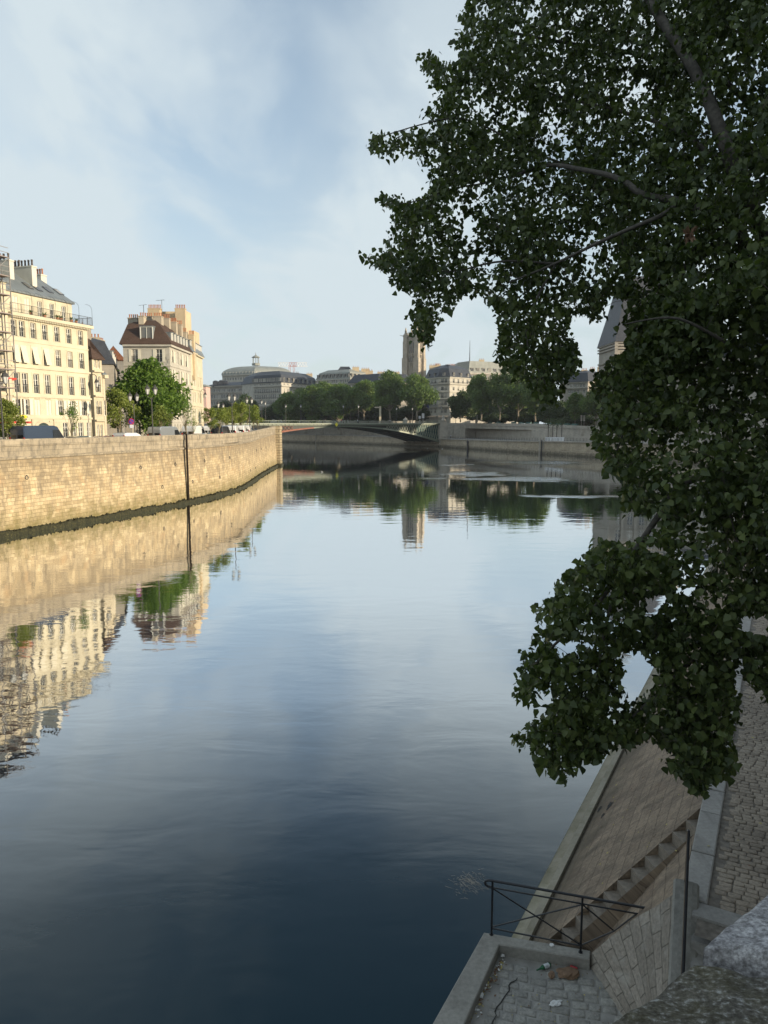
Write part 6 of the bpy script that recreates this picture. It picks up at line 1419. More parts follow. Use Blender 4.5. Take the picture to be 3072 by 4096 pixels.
    for sx in (-L/2+.85, L/2-.85):
        for s in (-1, 1):
            wh = MB(); 
            for prof_, mm in (([(.10, -.11), (.31, -.11), (.34, -.07), (.34, .07), (.31, .11), (.10, .11)], 0), ([(.001, .02), (.2, .06), (.22, .115), (.1, .118)], 1)):
                t_ = MB(); t_.lathe(prof_, (0, 0, 0), 14, mm)
                base = len(wh.v); wh.v += [(v[0], v[2]*s, v[1]) for v in t_.v]; wh.f += [[i+base for i in f_] for f_ in t_.f]; wh.m += t_.m
            o = wh.build('wheel', ['tyre', 'rim'], e, loc=(sx, s*(w-.1), .34))
    return e
VP = {}
def vehicle(kind, paint, px, off, label, L, Wd, Hh, flip=False, z=LEFT_STREET, Yfix=None, group='vehicles parked along the left quay'):
    key = (kind, paint, L, Hh)
    if key not in VP: VP[key] = o = veh_proto(kind, paint, L, Wd, Hh)
    else: o = copy_tree(VP[key])
    p, e = st(px, off); o.location = (p.x, p.y, z); o.rotation_euler = (0, 0, math.atan2(e.y, e.x)+(math.pi if flip else 0)); o['label'] = label; o['group'] = group; return o
vehicle('van', 'car_navy', 160, 2.6, 'dark navy panel van nearest the left edge', 5.9, 2.0, 2.62)
vehicle('car', 'car_green', 325, 2.4, 'dark green grey estate car behind the parapet before the cream building', 4.3, 1.75, 1.55)
vehicle('car', 'car_maroon', 418, 2.4, 'dark maroon car parked before the side street', 4.1, 1.7, 1.45)
vehicle('car', 'car_grey', 463, 5.0, 'small grey car partly behind the white van', 3.9, 1.7, 1.5)
vehicle('smallvan', 'car_white', 520, 2.3, 'small rounded white van below the round sign', 4.4, 1.8, 1.78)
vehicle('van', 'car_silver', 663, 2.4, 'silver high roof van before the big leafy tree', 5.6, 2.0, 2.45)
vehicle('van', 'car_white', 778, 5.2, 'white van with a dark rear window before the pale quay block', 5.4, 2.0, 2.5)
vehicle('car', 'car_grey', 800, 2.6, 'dark grey car nearest the parapet right of the silver van', 4.1, 1.75, 1.45)
vehicle('car', 'car_green', 824, 4.5, 'dark car between the white van and the black van', 4.3, 1.75, 1.45)
vehicle('van', 'car_white', 842, 6.5, 'white van with a loaded roof seen from behind beyond the dark cars', 5.2, 2.0, 2.45)
vehicle('van', 'car_black', 884, 3.0, 'black van with red tail lamps among the far white vans', 5.4, 2.0, 2.5)
for k, (px, off) in enumerate(((930, 2.6), (962, 2.4), (984, 2.2))):
    vehicle('van', 'car_white', px, off, 'white van parked beyond the black van, %s from the left' % ordn[k], 5.2, 2.0, 2.4, z=7.3)
vehicle('car', 'car_white', 868, 9.5, 'pale car at the far side of the street behind the young trees', 4.1, 1.75, 1.45)
# box truck
p, e = st(878, 8.5); tk = empty('box_truck', (p.x, p.y, 7.2), 'white box truck standing behind the young trees', 'truck', None, math.atan2(e.y, e.x)); mb = MB(); mb.box((-3, -1.2, .9), (2, 1.2, 3.6)); mb.build('cargo_box', 'car_white', tk, loc=(0, 0, 0))
mb = MB(); mb.prism([(2.1, -1.05), (3.9, -1.05), (3.9, 1.05), (2.1, 1.05)], .6, [2.6, 2.2, 2.2, 2.6], bottom=True); mb.build('cab', 'car_white', tk, loc=(0, 0, 0)); mb = MB(); mb.face([(3.905, -.9, 1.4), (3.905, .9, 1.4), (3.905, .9, 2.1), (3.905, -.9, 2.1)]); mb.build('windscreen', 'car_glass', tk, loc=(0, 0, 0))
for x in (-2, 3):
    for s in (-1, 1): mb = MB(); mb.tube([(x, s*.85, .42), (x, s*1.15, .42)], .42, 12); mb.build('wheel', 'tyre', tk, loc=(0, 0, 0))
# flag, banners, kiosk, notice boards near the right end of the bridge
def bank_at(px, off): p, lz, uz = bank_hit(px, off); return p, uz
p, uz = bank_at(1700, 17) if bank_hit(1700, 17) else (Vector((GX(1700, 330), 330)), 9.3)
fl_ = empty('flagpole', (p.x, p.y, uz), 'slim pole with a drooping dark blue flag near the bridge end', 'flag'); mb = MB(); zt = GZ(1612, p.y); mb.tube([(p.x, p.y, uz), (p.x, p.y, zt)], .07, 5); mb.build('pole', 'lamp_iron', fl_)
mb = MB(); 
for k in range(6): x0 = p.x+.3*k; x1 = x0+.3; mb.face([(x0, p.y+.1*math.sin(k), zt-1.2-.25*k), (x1, p.y+.1*math.sin(k+1), zt-1.45-.25*k), (x1, p.y+.1*math.sin(k+1), zt-.05-.2*k), (x0, p.y+.1*math.sin(k), zt+.1-.2*k)])
mb.build('flag', 'flag_blue', fl_)
for px, pyt, pyb, w_, mat, lab in ((1692, 1653, 1673, 1.2, 'sign_white', 'tall white notice board beside the blue flag'), (1679, 1664, 1675, 1.1, 'sign_white', 'low white panel left of the tall notice board'), (1908, 1656, 1690, .7, 'grey_stone', 'plain grey pillar on the right bank quay'), (1986, 1668, 1684, .5, 'sign_white', 'small pale board among the right bank trees'),
                               (2325, 1661, 1684, .6, 'grey_stone', 'left of two pale slabs by the right bank trees'), (2336, 1661, 1684, .6, 'grey_stone', 'right of two pale slabs by the right bank trees')):
    hit = bank_hit(px, 16); p, lz, uz = hit if hit else (Vector((GX(px, 320), 320)), 4, 9.3); mb = MB(); z1 = GZ(pyt, p.y); z0 = GZ(pyb, p.y); mb.box((p.x-w_/2, p.y-.08, z0), (p.x+w_/2, p.y+.08, z1)); mb.box((p.x-.06, p.y-.05, uz-.1), (p.x+.06, p.y+.05, z0+.01)); tag(mb.build('notice_board', mat), lab, 'sign')
hit = bank_hit(1620, 16); p = on_bridge(1620, -3) if not hit else hit[0]; p = Vector((GX(1622, 322), 322)); kz = 9.3; kk = empty('kiosk', (p.x, p.y, kz), 'small pale kiosk with a domed cap beside the plane tree trunks', 'kiosk'); mb = MB()
mb.lathe([(1.1, 0), (1.1, .3), (.95, .35), (.95, 2.2), (1.15, 2.3), (1.1, 2.5), (.7, 3.0), (.2, 3.3), (.08, 3.8)], (p.x, p.y, kz), 8); mb.build('cabin', 'grey_stone', kk)
p = Vector((GX(1521, 335), 335)); g_ = empty('crane_post', (p.x, p.y, 9.3), 'yellowish timber post with a sideways arm behind the bridge railing', 'post'); mb = MB(); mb.box((p.x-.5, p.y-.3, 9.3), (p.x+.45, p.y+.3, GZ(1624, 335))); mb.box((p.x-2.6, p.y-.2, GZ(1632, 335)), (p.x-.5, p.y+.2, GZ(1627, 335))); mb.build('post', 'facade_buff', g_)
# green bookstalls on the right bank parapet
for k, px in enumerate((1960, 1995, 2055, 2085, 2115, 2145, 2200, 2235, 2270, 2300)):
    hit = bank_hit(px, 13.6); p, lz, uz = hit; a_ = bank_hit(px-6, 13.6)[0]; b_ = bank_hit(px+6, 13.6)[0]; e = (b_-a_).normalized(); T = Matrix.Translation((p.x, p.y, uz+1.12)) @ Matrix.Rotation(math.atan2(e.y, e.x), 4, 'Z')
    mb = MB(); mb.box((-1.4, -.3, 0), (1.4, .35, .55), 0, T); mb.box((-1.45, -.35, .55), (1.45, .4, .62), 0, T); tag(mb.build('bookstall', 'green_bank'), 'closed dark green bookstall box on the right bank parapet, %s from the left' % ordn[k], 'bookstall', 'bookstalls on the right bank')
# bright dabs on the river: gulls
gull0 = None
for k, (px, py) in enumerate(((1769, 1796), (1710, 1794), (1288, 1889))):
    q = PZ(px, py, 0); sc_g = 1.0
    if gull0 is None:
        gull0 = MB(); pts = [(-.26, 0, .1), (-.15, 0, .09), (0, 0, .09), (.13, 0, .11), (.17, 0, .2), (.21, 0, .26), (.27, 0, .25), (.33, 0, .24)]; gull0.tube(pts, [.01, .06, .1, .075, .04, .045, .02, .005], 8)
        go = gull0.build('gull', 'paper_white', smooth=True); o = go
    else: o = go.copy(); COL.objects.link(o)
    o.location = (q.x, q.y, 0); o.rotation_euler = (0, 0, k*1.3); o.scale = (sc_g,)*3
    lab = ['white gull afloat right of the bridge pylon', 'white gull afloat just before the bridge abutment', 'white gull afloat below the bridge arch'][k]; tag(o, lab, 'gull')
# ================================================================ NEAR QUAY (right foreground)
eQ = Vector((.485, .8746)); nQ = Vector((.8746, -.485))
def Q2(s, n): p = eQ*s+nQ*n; return (p.x, p.y)
def Q3(s, n, z): p = eQ*s+nQ*n; return (p.x, p.y, z)
ZQ = 3.0; SL = 1.02; NK = -.89; NF = -3.6
def zb(n): return ZQ+(n-NK)*SL
cC = Vector((4.36, 9.97)); eC = Vector((.40, .9165)); nC = Vector((.9165, -.40))
# stair cut diagonally into the bank
Dv = Vector((-.61, -.79)); Pv = Vector((-.79, .61)); SA = Vector((13.6, NK)); Wd = .74; LD = 2.86
def SNp(v): return (v.x, v.y)
SB = SA+Dv*LD; SCc = SB+Pv*Wd; tE = (NK-SCc.y)/.79; SE = SCc-Dv*tE
bank = empty('sloping_bank', (*Q2(14, -2), 0), 'sloping stone paved bank running down from the cobbled quay to the water', 'bank'); mb = MB()
def B3(s, n): return Q3(s, n, zb(n))
for s0, s1 in ((SA.x, 20), (20, 30), (30, 45), (45, 90)):
    if s0 == SA.x: mb.face([B3(s0, NK), B3(SB.x, SB.y), B3(SB.x, NF), B3(s1, NF), B3(s1, NK)])
    else: mb.face([B3(s0, NK), B3(s0, NF), B3(s1, NF), B3(s1, NK)])
aP = Vector((3.40, 11.06)); sa_, na_ = aP.dot(eQ), aP.dot(nQ); sc__, nc_ = cC.dot(eQ), cC.dot(nQ)
aV = Q3(sa_+.03, na_, .97); mb.face([B3(SB.x, NF), B3(SB.x, SB.y), B3(SCc.x, SCc.y), aV, Q3(sa_+.25, na_-.5, .62), Q3(sa_-.2, NF, .25)]); mb.face([B3(SCc.x, SCc.y), B3(SE.x, NK), B3(sc__, NK-.02), B3(sc__, nc_), aV])
for (p0, p1) in (((sc__, nc_), (sa_, na_)), ((sa_, na_), (sa_-.2, NF))): pass
# walls of the stair cut
for (p0, p1) in ((SA, SB), (SCc, SE)): mb.face([B3(p0.x, p0.y), B3(p1.x, p1.y), Q3(p1.x, p1.y, -.2), Q3(p0.x, p0.y, -.2)])
mb.build('paving', 'slope_stone', bank)
stp = MB(); NSt = 11
for k in range(NSt):
    r0, r1 = .26*k, .26*(k+1)+.02; z = ZQ-.215*(k+1)*.98; q = [SA+Dv*r0+Pv*.003, SA+Dv*r1+Pv*.003, SA+Dv*r1+Pv*(Wd-.003), SA+Dv*r0+Pv*(Wd-.003)]
    jit = (random.random()-.5)*.015
    zz_ = z+jit; poly = ccw([Q2(p.x, p.y) for p in q]); stp.prism(poly, -.1, zz_-.02, bottom=False); ins = offset_poly(poly, .0); stp.prism(poly, zz_-.02, zz_)
stp.build('steps', 'step_stone', bank, fixn=True)
ft = MB()
for s0, s1 in ((sa_-.35, 14), (14, 18), (18, 23), (23, 30), (30, 45), (45, 90)):
    pr = [(-4.2, -1.2), (-4.02, .06), (-3.95, .20), (-3.74, .30), (-3.72, .36), (-3.585, .37), (-3.58, .25)]
    for (n0, z0_), (n1, z1_) in zip(pr, pr[1:]): ft.face([Q3(s0, n0, z0_), Q3(s0, n1, z1_), Q3(s1, n1, z1_), Q3(s1, n0, z0_)])
ft.build('concrete_foot', 'foot_concrete', bank)
# broken stones missing in the bank: dark hollows with small rubble
hol = MB()
for (px, py, r) in ((2400, 3235, .10), (2440, 3222, .13), (2412, 3262, .08), (2550, 2950, .1)):
    d = ray(px, py); nrm = Vector((-nQ.x*SL, -nQ.y*SL, 1)).normalized(); p0 = Vector(B3(15, -2)); t = (p0-Vector((0, 0, H))).dot(nrm)/d.dot(nrm); c = Vector((0, 0, H))+d*t
    u = Vector((eQ.x, eQ.y, 0)); v = nrm.cross(u); hol.face([c+nrm*.006+u*(r*1.5*math.cos(a)*(1+.4*math.sin(3*a)))+v*(r*.7*math.sin(a)*(1+.3*math.cos(5*a))) for a in [2*math.pi*k/11 for k in range(11)]])
hol.build('gaps', 'crack_dark', bank)
# kerb along the top
kb = MB(); s = sc__-.1; K_N1 = NK+.35
while s < 60:
    L_ = random.uniform(.85, 1.5); z_ = ZQ+.03+random.uniform(-.008, .008); g_ = .012; pl_ = ccw([Q2(s+g_, NK+.003), Q2(s+g_, K_N1), Q2(s+L_-g_, K_N1), Q2(s+L_-g_, NK+.003)])
    inn = offset_poly(pl_, -.018); kb.prism(pl_, ZQ-.3, z_-.015); 
    for i in range(4): j = (i+1) % 4; kb.face([(*pl_[i], z_-.015), (*pl_[j], z_-.015), (*inn[j], z_), (*inn[i], z_)])
    kb.face([(*p, z_) for p in inn]); s += L_
tag(kb.build('stone_kerb', 'kerb_stone', fixn=True), 'long kerb of pale worn stone blocks between the sloping bank and the cobbles', 'kerb')
# cobbled quay
qb = MB(); qb.face([Q3(10.0, K_N1-.1, ZQ-.02), Q3(10.0, 8.6, ZQ-.02), Q3(95, 8.6, ZQ-.02), Q3(95, K_N1-.1, ZQ-.02)]); tag(qb.build('quay_ground', 'joint_dirt', fixn=True), kind='structure')
def cobbles(name, origin, ex_, ey_, x0, x1, y0, y1, z, cw, cd, gap, hgt, mat, inside=None, jit=.25, skip=0):
    g = np.random.default_rng(5); V = []; y = y0
    while y < y1:
        d = cd*(1+jit*(g.random()-.5)*.6); x = x0+g.random()*cw
        wob = .02*math.sin(y*2.1)
        while x < x1:
            w_ = cw*(1+jit*2*(g.random()-.5)); 
            if (inside is None or inside(x+w_/2, y+d/2)) and g.random() >= skip:
                gx = gap*(.7+.6*g.random()); a = np.array([[x+gx/2, y+gap/2], [x+w_-gx/2, y+gap/2], [x+w_-gx/2, y+d-gap/2], [x+gx/2, y+d-gap/2]])+g.normal(size=(4, 2))*.006
                a[:, 1] += wob+.03*np.sin(a[:, 0]*1.3)
                c = a.mean(0); h = hgt*(.75+.5*g.random()); tl = g.normal(size=2)*.015
                lay = []
                for sc__, dz in ((1.0, -.02), (.97, h*.6), (.86, h*.95), (.5, h)):
                    b_ = c+(a-c)*sc__; 
                    # clip corners by pulling towards the middle for a rounded plan
                    lay.append(np.concatenate([b_, (dz+(b_-c)@tl)[:, None]], 1))
                V.append(np.stack(lay))
            x += w_
        y += d
    V = np.array(V)                                      # n,4 layers,4 pts,3
    P = V.reshape(-1, 3); W = np.empty_like(P); W[:, 0] = origin[0]+ex_[0]*P[:, 0]+ey_[0]*P[:, 1]; W[:, 1] = origin[1]+ex_[1]*P[:, 0]+ey_[1]*P[:, 1]; W[:, 2] = z+P[:, 2]
    n = len(V); F = []
    base = []
    for l in range(3):
        for i in range(4): j = (i+1) % 4; base.append([l*4+i, l*4+j, (l+1)*4+j, (l+1)*4+i])
    base.append([12, 13, 14, 15]); base = np.array(base); F = (base[None]+(np.arange(n)*16)[:, None, None]).reshape(-1, 4)
    me = bpy.data.meshes.new(name); me.vertices.add(len(W)); me.vertices.foreach_set('co', W.astype(np.float32).ravel()); me.loops.add(F.size); me.loops.foreach_set('vertex_index', F.astype(np.int32).ravel())
    me.polygons.add(len(F)); me.polygons.foreach_set('loop_start', np.arange(0, F.size, 4, dtype=np.int32)); me.polygons.foreach_set('loop_total', np.full(len(F), 4, np.int32)); me.polygons.foreach_set('use_smooth', np.ones(len(F), bool))
    me.materials.append(MAT[mat]); me.update(calc_edges=True); o = bpy.data.objects.new(name, me); COL.objects.link(o); return o
o = cobbles('cobbled_quay', (0, 0), (nQ.x, nQ.y), (eQ.x, eQ.y), K_N1+.02, 7.5, 11.0, 40, ZQ-.018, .19, .12, .012, .020, 'cobble'); tag(o, kind='structure')
# steps from the quay end down to the landing, and the cheek wall with its handrail
p0 = PZ(2800, 3612, ZQ); sEnd = Vector((p0.x, p0.y)).dot(eQ); stairs = empty('quay_stairs', (*Q2(sEnd-.8, .8), 1), 'worn stone steps leading down from the end of the cobbled quay', 'stairs'); mb = MB()
for k in range(8):
    z = ZQ+.012-.17*k; s1 = sEnd-(.36 if k else 0)-(.30*(k-1) if k > 1 else 0); s0 = s1-(.36 if k == 0 else .32); n0 = (cC+nC*.36).dot(nQ)-.05
    n0 = n0+(sEnd-s1)*0.09; pl_ = [Q2(s0, n0), Q2(s0, n0+2.6), Q2(s1, n0+2.6), Q2(s1, n0)]; pl_ = pl_ if (V2(pl_[1])-V2(pl_[0])).cross(V2(pl_[2])-V2(pl_[1])) > 0 else pl_[::-1]
    mb.prism(pl_, z-.6, z-.012-.001*k); mb.prism(offset_poly(pl_, -.012), z-.03, z)
mb.build('steps', 'kerb_stone', stairs, fixn=True)
pl_ = [Q2(sEnd, n0-.2-.3), Q2(11.1, n0-.5), Q2(11.1, 6), Q2(sEnd, 6)]
o = cobbles('cobbled_quay_end', (0, 0), (nQ.x, nQ.y), (eQ.x, eQ.y), K_N1+.02, 5, sEnd+.01, 11.0, ZQ-.018, .19, .12, .012, .020, 'cobble'); tag(o, kind='structure')
ck = MB(); LC = 2.9; sl_ = .60
def CK(l, w_, z): p = cC-eC*l+nC*w_; return (p.x, p.y, z)
zt_ = lambda l: 3.22-sl_*l
for (w0, w1, dz, zz0) in ((0, .36, 0, 0),):
    N_ = 8
    for k in range(N_):
        l0, l1 = LC*k/N_, LC*(k+1)/N_
        prf = [(0, -1), (0, -.04), (.03, -.008), (.10, 0), (.26, 0), (.33, -.01), (.36, -.05), (.36, -1)]
        for (wa, za), (wb, zb_) in zip(prf, prf[1:]):
            f = lambda l, w_, q: CK(l, w_, (.3 if q == -1 else zt_(l)+q)); ck.face([f(l0, wa, za), f(l0, wb, zb_), f(l1, wb, zb_), f(l1, wa, za)])
ck.face([CK(0, 0, .3), CK(0, 0, 3.18), CK(0, .03, 3.212), CK(0, .1, 3.22), CK(0, .26, 3.22), CK(0, .33, 3.21), CK(0, .36, 3.17), CK(0, .36, .3)])
tag(ck.build('stair_cheek_wall', 'dark_coping', fixn=True), 'narrow sloping stone cheek wall beside the quay steps carrying the steep handrail', 'wall')
hr = empty('stair_handrail', CK(.1, .18, 3.2), 'black iron handrail seen end-on above the stair cheek wall', 'railing'); mb = MB()
def HR(l, h): p = cC-eC*l+nC*(.17); return Vector((p.x, p.y, zt_(l)+h))
mb.tube([HR(-.06, .72), HR(0.0, .78), HR(LC, .78)], .024, 8); mb.tube([HR(0, .66), HR(LC, .66)], .016, 6); mb.tube([HR(0, .12), HR(LC, .12)], .016, 6); mb.build('rails', 'black_iron', hr)
for l in (0.02, 1.35, 2.7): mb = MB(); mb.tube([HR(l, -.05), HR(l, .78)], .021, 6); mb.build('post', 'black_iron', hr)
mb = MB(); mb.tube([HR(.02, .64), HR(1.35, .14)], .013, 5); mb.tube([HR(.02, .14), HR(1.35, .64)], .013, 5); mb.tube([HR(1.35, .64), HR(2.7, .14)], .013, 5); mb.tube([HR(1.35, .14), HR(2.7, .64)], .013, 5); mb.build('braces', 'black_iron', hr)
# rough block facing between landing and cheek wall
rb = MB(); NA, NB = 14, 12; a0 = Vector((3.40, 11.06, .99)); b0 = Vector((3.68, 9.74, .99)); b0 = a0+(b0-a0)*2.4; c0 = Vector((cC.x+.02, cC.y+.02, 2.93)); d0 = Vector(CK(LC+.1, .03, zt_(LC+.1)-.10))
def RB(i, j): u, v = i/NA, j/NB; p = (a0*(1-u)+b0*u)*(1-v)+(c0*(1-u)+d0*u)*v; return p+Vector((-.35, -.2, .5))*(.05*noise.noise(p*2.2)+.02*noise.noise(p*7)) + Vector((0, 0, .06*math.sin(math.pi*v)*(1-u)))
idx = [[rb.vert(RB(i, j)) for j in range(NB+1)] for i in range(NA+1)]
for i in range(NA):
    for j in range(NB): rb.f.append([idx[i][j], idx[i+1][j], idx[i+1][j+1], idx[i][j+1]]); rb.m.append(0)
for j in range(NB):
    p_, q_ = Vector(rb.v[idx[0][j]]), Vector(rb.v[idx[0][j+1]]); sk = MB() if j == 0 else sk; sk.face([p_, q_, q_-Vector((-.02, -.02, .5)), p_-Vector((-.02, -.02, .5))])
rbo = rb.build('rough_stone_facing', 'rough_block', smooth=True, fixn=True)
uvm = {idx[i][j]: (3.4*i/NA, 2.35*j/NB) for i in range(NA+1) for j in range(NB+1)}
for lp in rbo.data.loops: u_, v_ = uvm[lp.vertex_index]; rbo.data.uv_layers[0].data[lp.index].uv = (u_*math.cos(.0)+5, v_)
tag(rbo, 'slanting face of rough tooled stone blocks above the littered landing', 'wall')
# landing with its low walls
land_ = empty('landing', (2.2, 10, 1), 'small paved landing with low stone walls beside the water', 'landing')
W0 = PZ(1936, 3728, 1.2); W1 = PZ(1729, 4096, 1.2); dW = (W0-W1).normalized(); W2 = W1-dW*3.5; I0 = PZ(1998, 3778, 1.2); I1 = PZ(1857, 4096, 1.2); I2 = I1+(I1-I0).normalized()*3.4; E0 = PZ(2326, 3796, 1.2); E1 = PZ(2330, 3838, 1.2)
fl = MB(); fl.face([(W0.x, W0.y, 1.0), (W2.x, W2.y, 1.0), (b0.x+.6, b0.y, 1.0), (a0.x+.3, a0.y, 1.0)]); fl.build('floor', 'landing_dirt', land_, fixn=True)
cp = MB(); outerL = [(W2.x, W2.y), (W0.x, W0.y), (E0.x+.15, E0.y-.03), (E1.x+.12, E1.y), (I0.x, I0.y), (I2.x, I2.y)]
outerL = outerL[::-1] if sum((outerL[i][0]*outerL[(i+1) % 6][1]-outerL[(i+1) % 6][0]*outerL[i][1]) for i in range(6)) < 0 else outerL
cp.prism(outerL, -1.2, 1.185); ins = offset_poly(outerL, -.015)
for i in range(6): j = (i+1) % 6; cp.face([(*outerL[i], 1.185), (*outerL[j], 1.185), (*ins[j], 1.2), (*ins[i], 1.2)])
cp.face([(*p, 1.2) for p in ins]); cp.build('low_wall', 'dark_coping', land_, fixn=True)
xdir = (Vector((E0.x, E0.y))-Vector((W0.x, W0.y))).normalized(); ydir = Vector((xdir.y, -xdir.x)); 
tag(sk.build('facing_edge', 'rough_block'), 'rough stone edge of the slanting facing above the back wall of the landing', 'wall')
def ins_land(x, y):
    p = Vector((W0.x, W0.y))+xdir*x+ydir*y; px, py = project((p.x, p.y, 1.0)); left = 1998+(1857-1998)*(py-3778)/(4096-3778)
    right = 2337+(2510-2337)*(py-3829)/(4094-3829); return px > left+ (26 if py < 3950 else 60) and px < right+30 and y > .38
oc = cobbles('cobbles', (W0.x, W0.y), tuple(xdir), tuple(ydir), .1, 2.9, .35, 3.6, .992, .25, .17, .03, .022, 'cobble_grey', ins_land, .3, .03); oc.parent = land_; oc.matrix_parent_inverse = Matrix.Translation(-land_.location)
cr_ = MB(); pts = [PZ(1700+x/1.209, 3300+y/1.209, 1.024) for x, y in ((447, 738), (440, 752), (415, 762), (406, 775), (408, 800), (385, 830), (368, 858), (348, 880), (338, 905), (345, 920), (330, 945), (322, 965))]
for a, b in zip(pts, pts[1:]): d = (b-a).normalized(); w_ = Vector((d.y, -d.x, 0))*random.uniform(.006, .013); cr_.face([a-w_, a+w_, b+w_, b-w_])
cr_.build('crack', 'crack_dark', land_)
# railing on the landing
rg = empty('landing_railing', (1.87, 11.38, 1.2), 'black iron railing with crossed bars standing on the low wall of the landing', 'railing')
C0 = PZ(1966, 3738, 1.2); C1 = PZ(2322, 3809, 1.2); dR = (C1-C0); dR.z = 0
def RP(f, z): return Vector((C0.x+dR.x*f, C0.y+dR.y*f, z))
def fpx(px, z): # parameter along the railing line seen at column px at height z
    lo, hi = -1, 4
    for _ in range(40):
        m_ = (lo+hi)/2
        if project(RP(m_, z))[0] < px: lo = m_
        else: hi = m_
    return lo
fE, fE2, fM, fX = fpx(2634, 2.2), fpx(2604, 2.08), fpx(2544, 2.08), fpx(2457, 1.75)
mb = MB(); Lr = dR.length; arc = [RP(-.0-.02/Lr, 2.08), RP(-.07/Lr, 2.085), RP(-.115/Lr, 2.11), RP(-.13/Lr, 2.145), RP(-.115/Lr, 2.18), RP(-.07/Lr, 2.2), RP(0, 2.205)]
mb.tube(arc+[RP(fE, 2.205)], .022, 8); mb.build('top_rail', 'black_iron', rg); mb = MB(); mb.tube([RP(0, 2.08), RP(fE2, 2.08)], .014, 6); mb.tube([RP(0, 1.32), RP(1, 1.32)], .014, 6); mb.build('lower_rails', 'black_iron', rg)
for f in (0, 1): mb = MB(); mb.tube([RP(f, 1.15), RP(f, 2.2)], .019, 8); mb.lathe([(.035, 0), (.035, .015)], RP(f, 1.2), 8); mb.build('post', 'black_iron', rg)
mb = MB(); mb.tube([RP(0.01, 2.06), RP(.99, 1.34)], .013, 6); mb.tube([RP(0.01, 1.35), RP(.99, 2.06)], .013, 6); mb.tube([RP(1.01, 2.06), RP(fX, 1.70)], .013, 6); mb.tube([RP(1.01, 1.34), RP(fX, 1.70), RP(fM, 2.07)], .013, 6); mb.build('cross_bars', 'black_iron', rg)
# litter
def c5(x, y, z=1.024): return PZ(1700+x/1.209, 3300+y/1.209, z)
p, q = c5(540, 702, 1.05), c5(618, 668, 1.05); bt = empty('bottle', p, 'green glass bottle with a pale label lying on the landing', 'bottle'); d = (q-p).normalized(); mb = MB()
mb.tube([p, p+d*.05, p+d*.09, p+d*.12, p+d*.27, p+d*.28], [.013, .013, .02, .034, .036, .03], 12, 0); mb.build('glass', 'bottle_green', bt); mb = MB(); mb.tube([p+d*.145, p+d*.25], .0375, 12, 0, caps=False); mb.build('label', 'label_white', bt)
def crumple(name, c, rx, ry, rz_, mat, label, cat, seed, ang=0, jag=.3):
    bm_ = bmesh.new(); bmesh.ops.create_icosphere(bm_, subdivisions=3, radius=1)
    for v in bm_.verts:
        n_ = noise.noise(v.co*1.7+Vector((seed, 0, 0)))*jag+noise.cell(v.co*2.3+Vector((0, seed, 0)))*jag*.35; v.co = v.co*(1+n_); v.co = Vector((v.co.x*rx, v.co.y*ry, max(v.co.z, -.55)*rz_))
        v.co = Matrix.Rotation(ang, 3, 'Z') @ v.co
    me = bpy.data.meshes.new(name); bm_.to_mesh(me); bm_.free(); me.materials.append(MAT[mat]); o = bpy.data.objects.new(name, me); COL.objects.link(o); o.location = (c.x, c.y, c.z+.5*rz_); tag(o, label, cat); return o
crumple('paper_bag', c5(690, 722), .20, .12, .05, 'paper_brown', 'flattened brown paper bag on the landing beside the bottle', 'bag', 3, .2)
crumple('cardboard_scrap', c5(612, 728), .08, .05, .035, 'paper_brown', 'small torn cardboard scrap touching the brown bag', 'litter', 9, 1.2)
p, q = c5(702, 686, 1.04), c5(742, 700, 1.04); d = (q-p).normalized(); mb = MB(); mb.tube([p, p+d*.008, p+d*.11, p+d*.118], [.022, .031, .031, .022], 12); tag(mb.build('drink_can', 'can_red'), 'crushed red drink can against the low wall of the landing', 'can')
crumple('tissue', c5(632, 864), .09, .05, .02, 'paper_white', 'crumpled white tissue in the middle of the cobbled landing', 'litter', 5, .3, .6)
crumple('tissue', c5(272, 828), .05, .035, .03, 'paper_white', 'crumpled white paper in the gutter beside the left low wall', 'litter', 6, .8, .5)
crumple('tissue', c5(376, 634), .035, .03, .02, 'paper_white', 'small white paper ball in the far left corner of the landing', 'litter', 8, .8, .5)
p = c5(613, 582, 1.201); mb = MB(); mb.lathe([(.036, 0), (.04, .004), (.036, .016), (.03, .018)], p, 16); tag(mb.build('cup_lid', 'paper_white'), 'white round cup lid on the low wall below the railing', 'lid')
# small stones and dead leaves swept into corners, yellow leaves on the bank and cobbles
lt = MB()
def leaflet(c, nrm, s_, m=0):
    u = nrm.orthogonal().normalized(); u = Matrix.Rotation(random.random()*6.28, 3, nrm) @ u; v = nrm.cross(u); c = c+nrm*.004
    lt.face([c-u*s_, c-u*.2*s_+v*.5*s_+nrm*.3*s_, c+u*s_+nrm*.15*s_, c-u*.2*s_-v*.5*s_], m)
for k in range(150):
    t = random.random()**1.3; x = 365-175*t+random.expovariate(1)*12; y = 655+310*t+random.uniform(-6, 6); leaflet(c5(x, y), Vector((0, 0, 1)), random.uniform(.012, .035), random.choice((0, 0, 1, 2)))
for k in range(60): leaflet(c5(random.uniform(360, 900), random.uniform(640, 960)), Vector((0, 0, 1)), random.uniform(.01, .02), random.choice((0, 1)))
nb_ = Vector((-nQ.x*SL, -nQ.y*SL, 1)).normalized()
for k in range(170):
    s_, n_ = random.uniform(11.8, 30), random.uniform(-3.3, -1.0); leaflet(Vector(B3(s_, n_)), nb_, random.uniform(.018, .038), random.choice((0, 1, 1)))
for k in range(110): s_, n_ = random.uniform(11, 30), random.uniform(-.8, 4); leaflet(Vector(Q3(s_, n_, ZQ+.04)), Vector((0, 0, 1)), random.uniform(.02, .038), random.choice((0, 1, 1)))
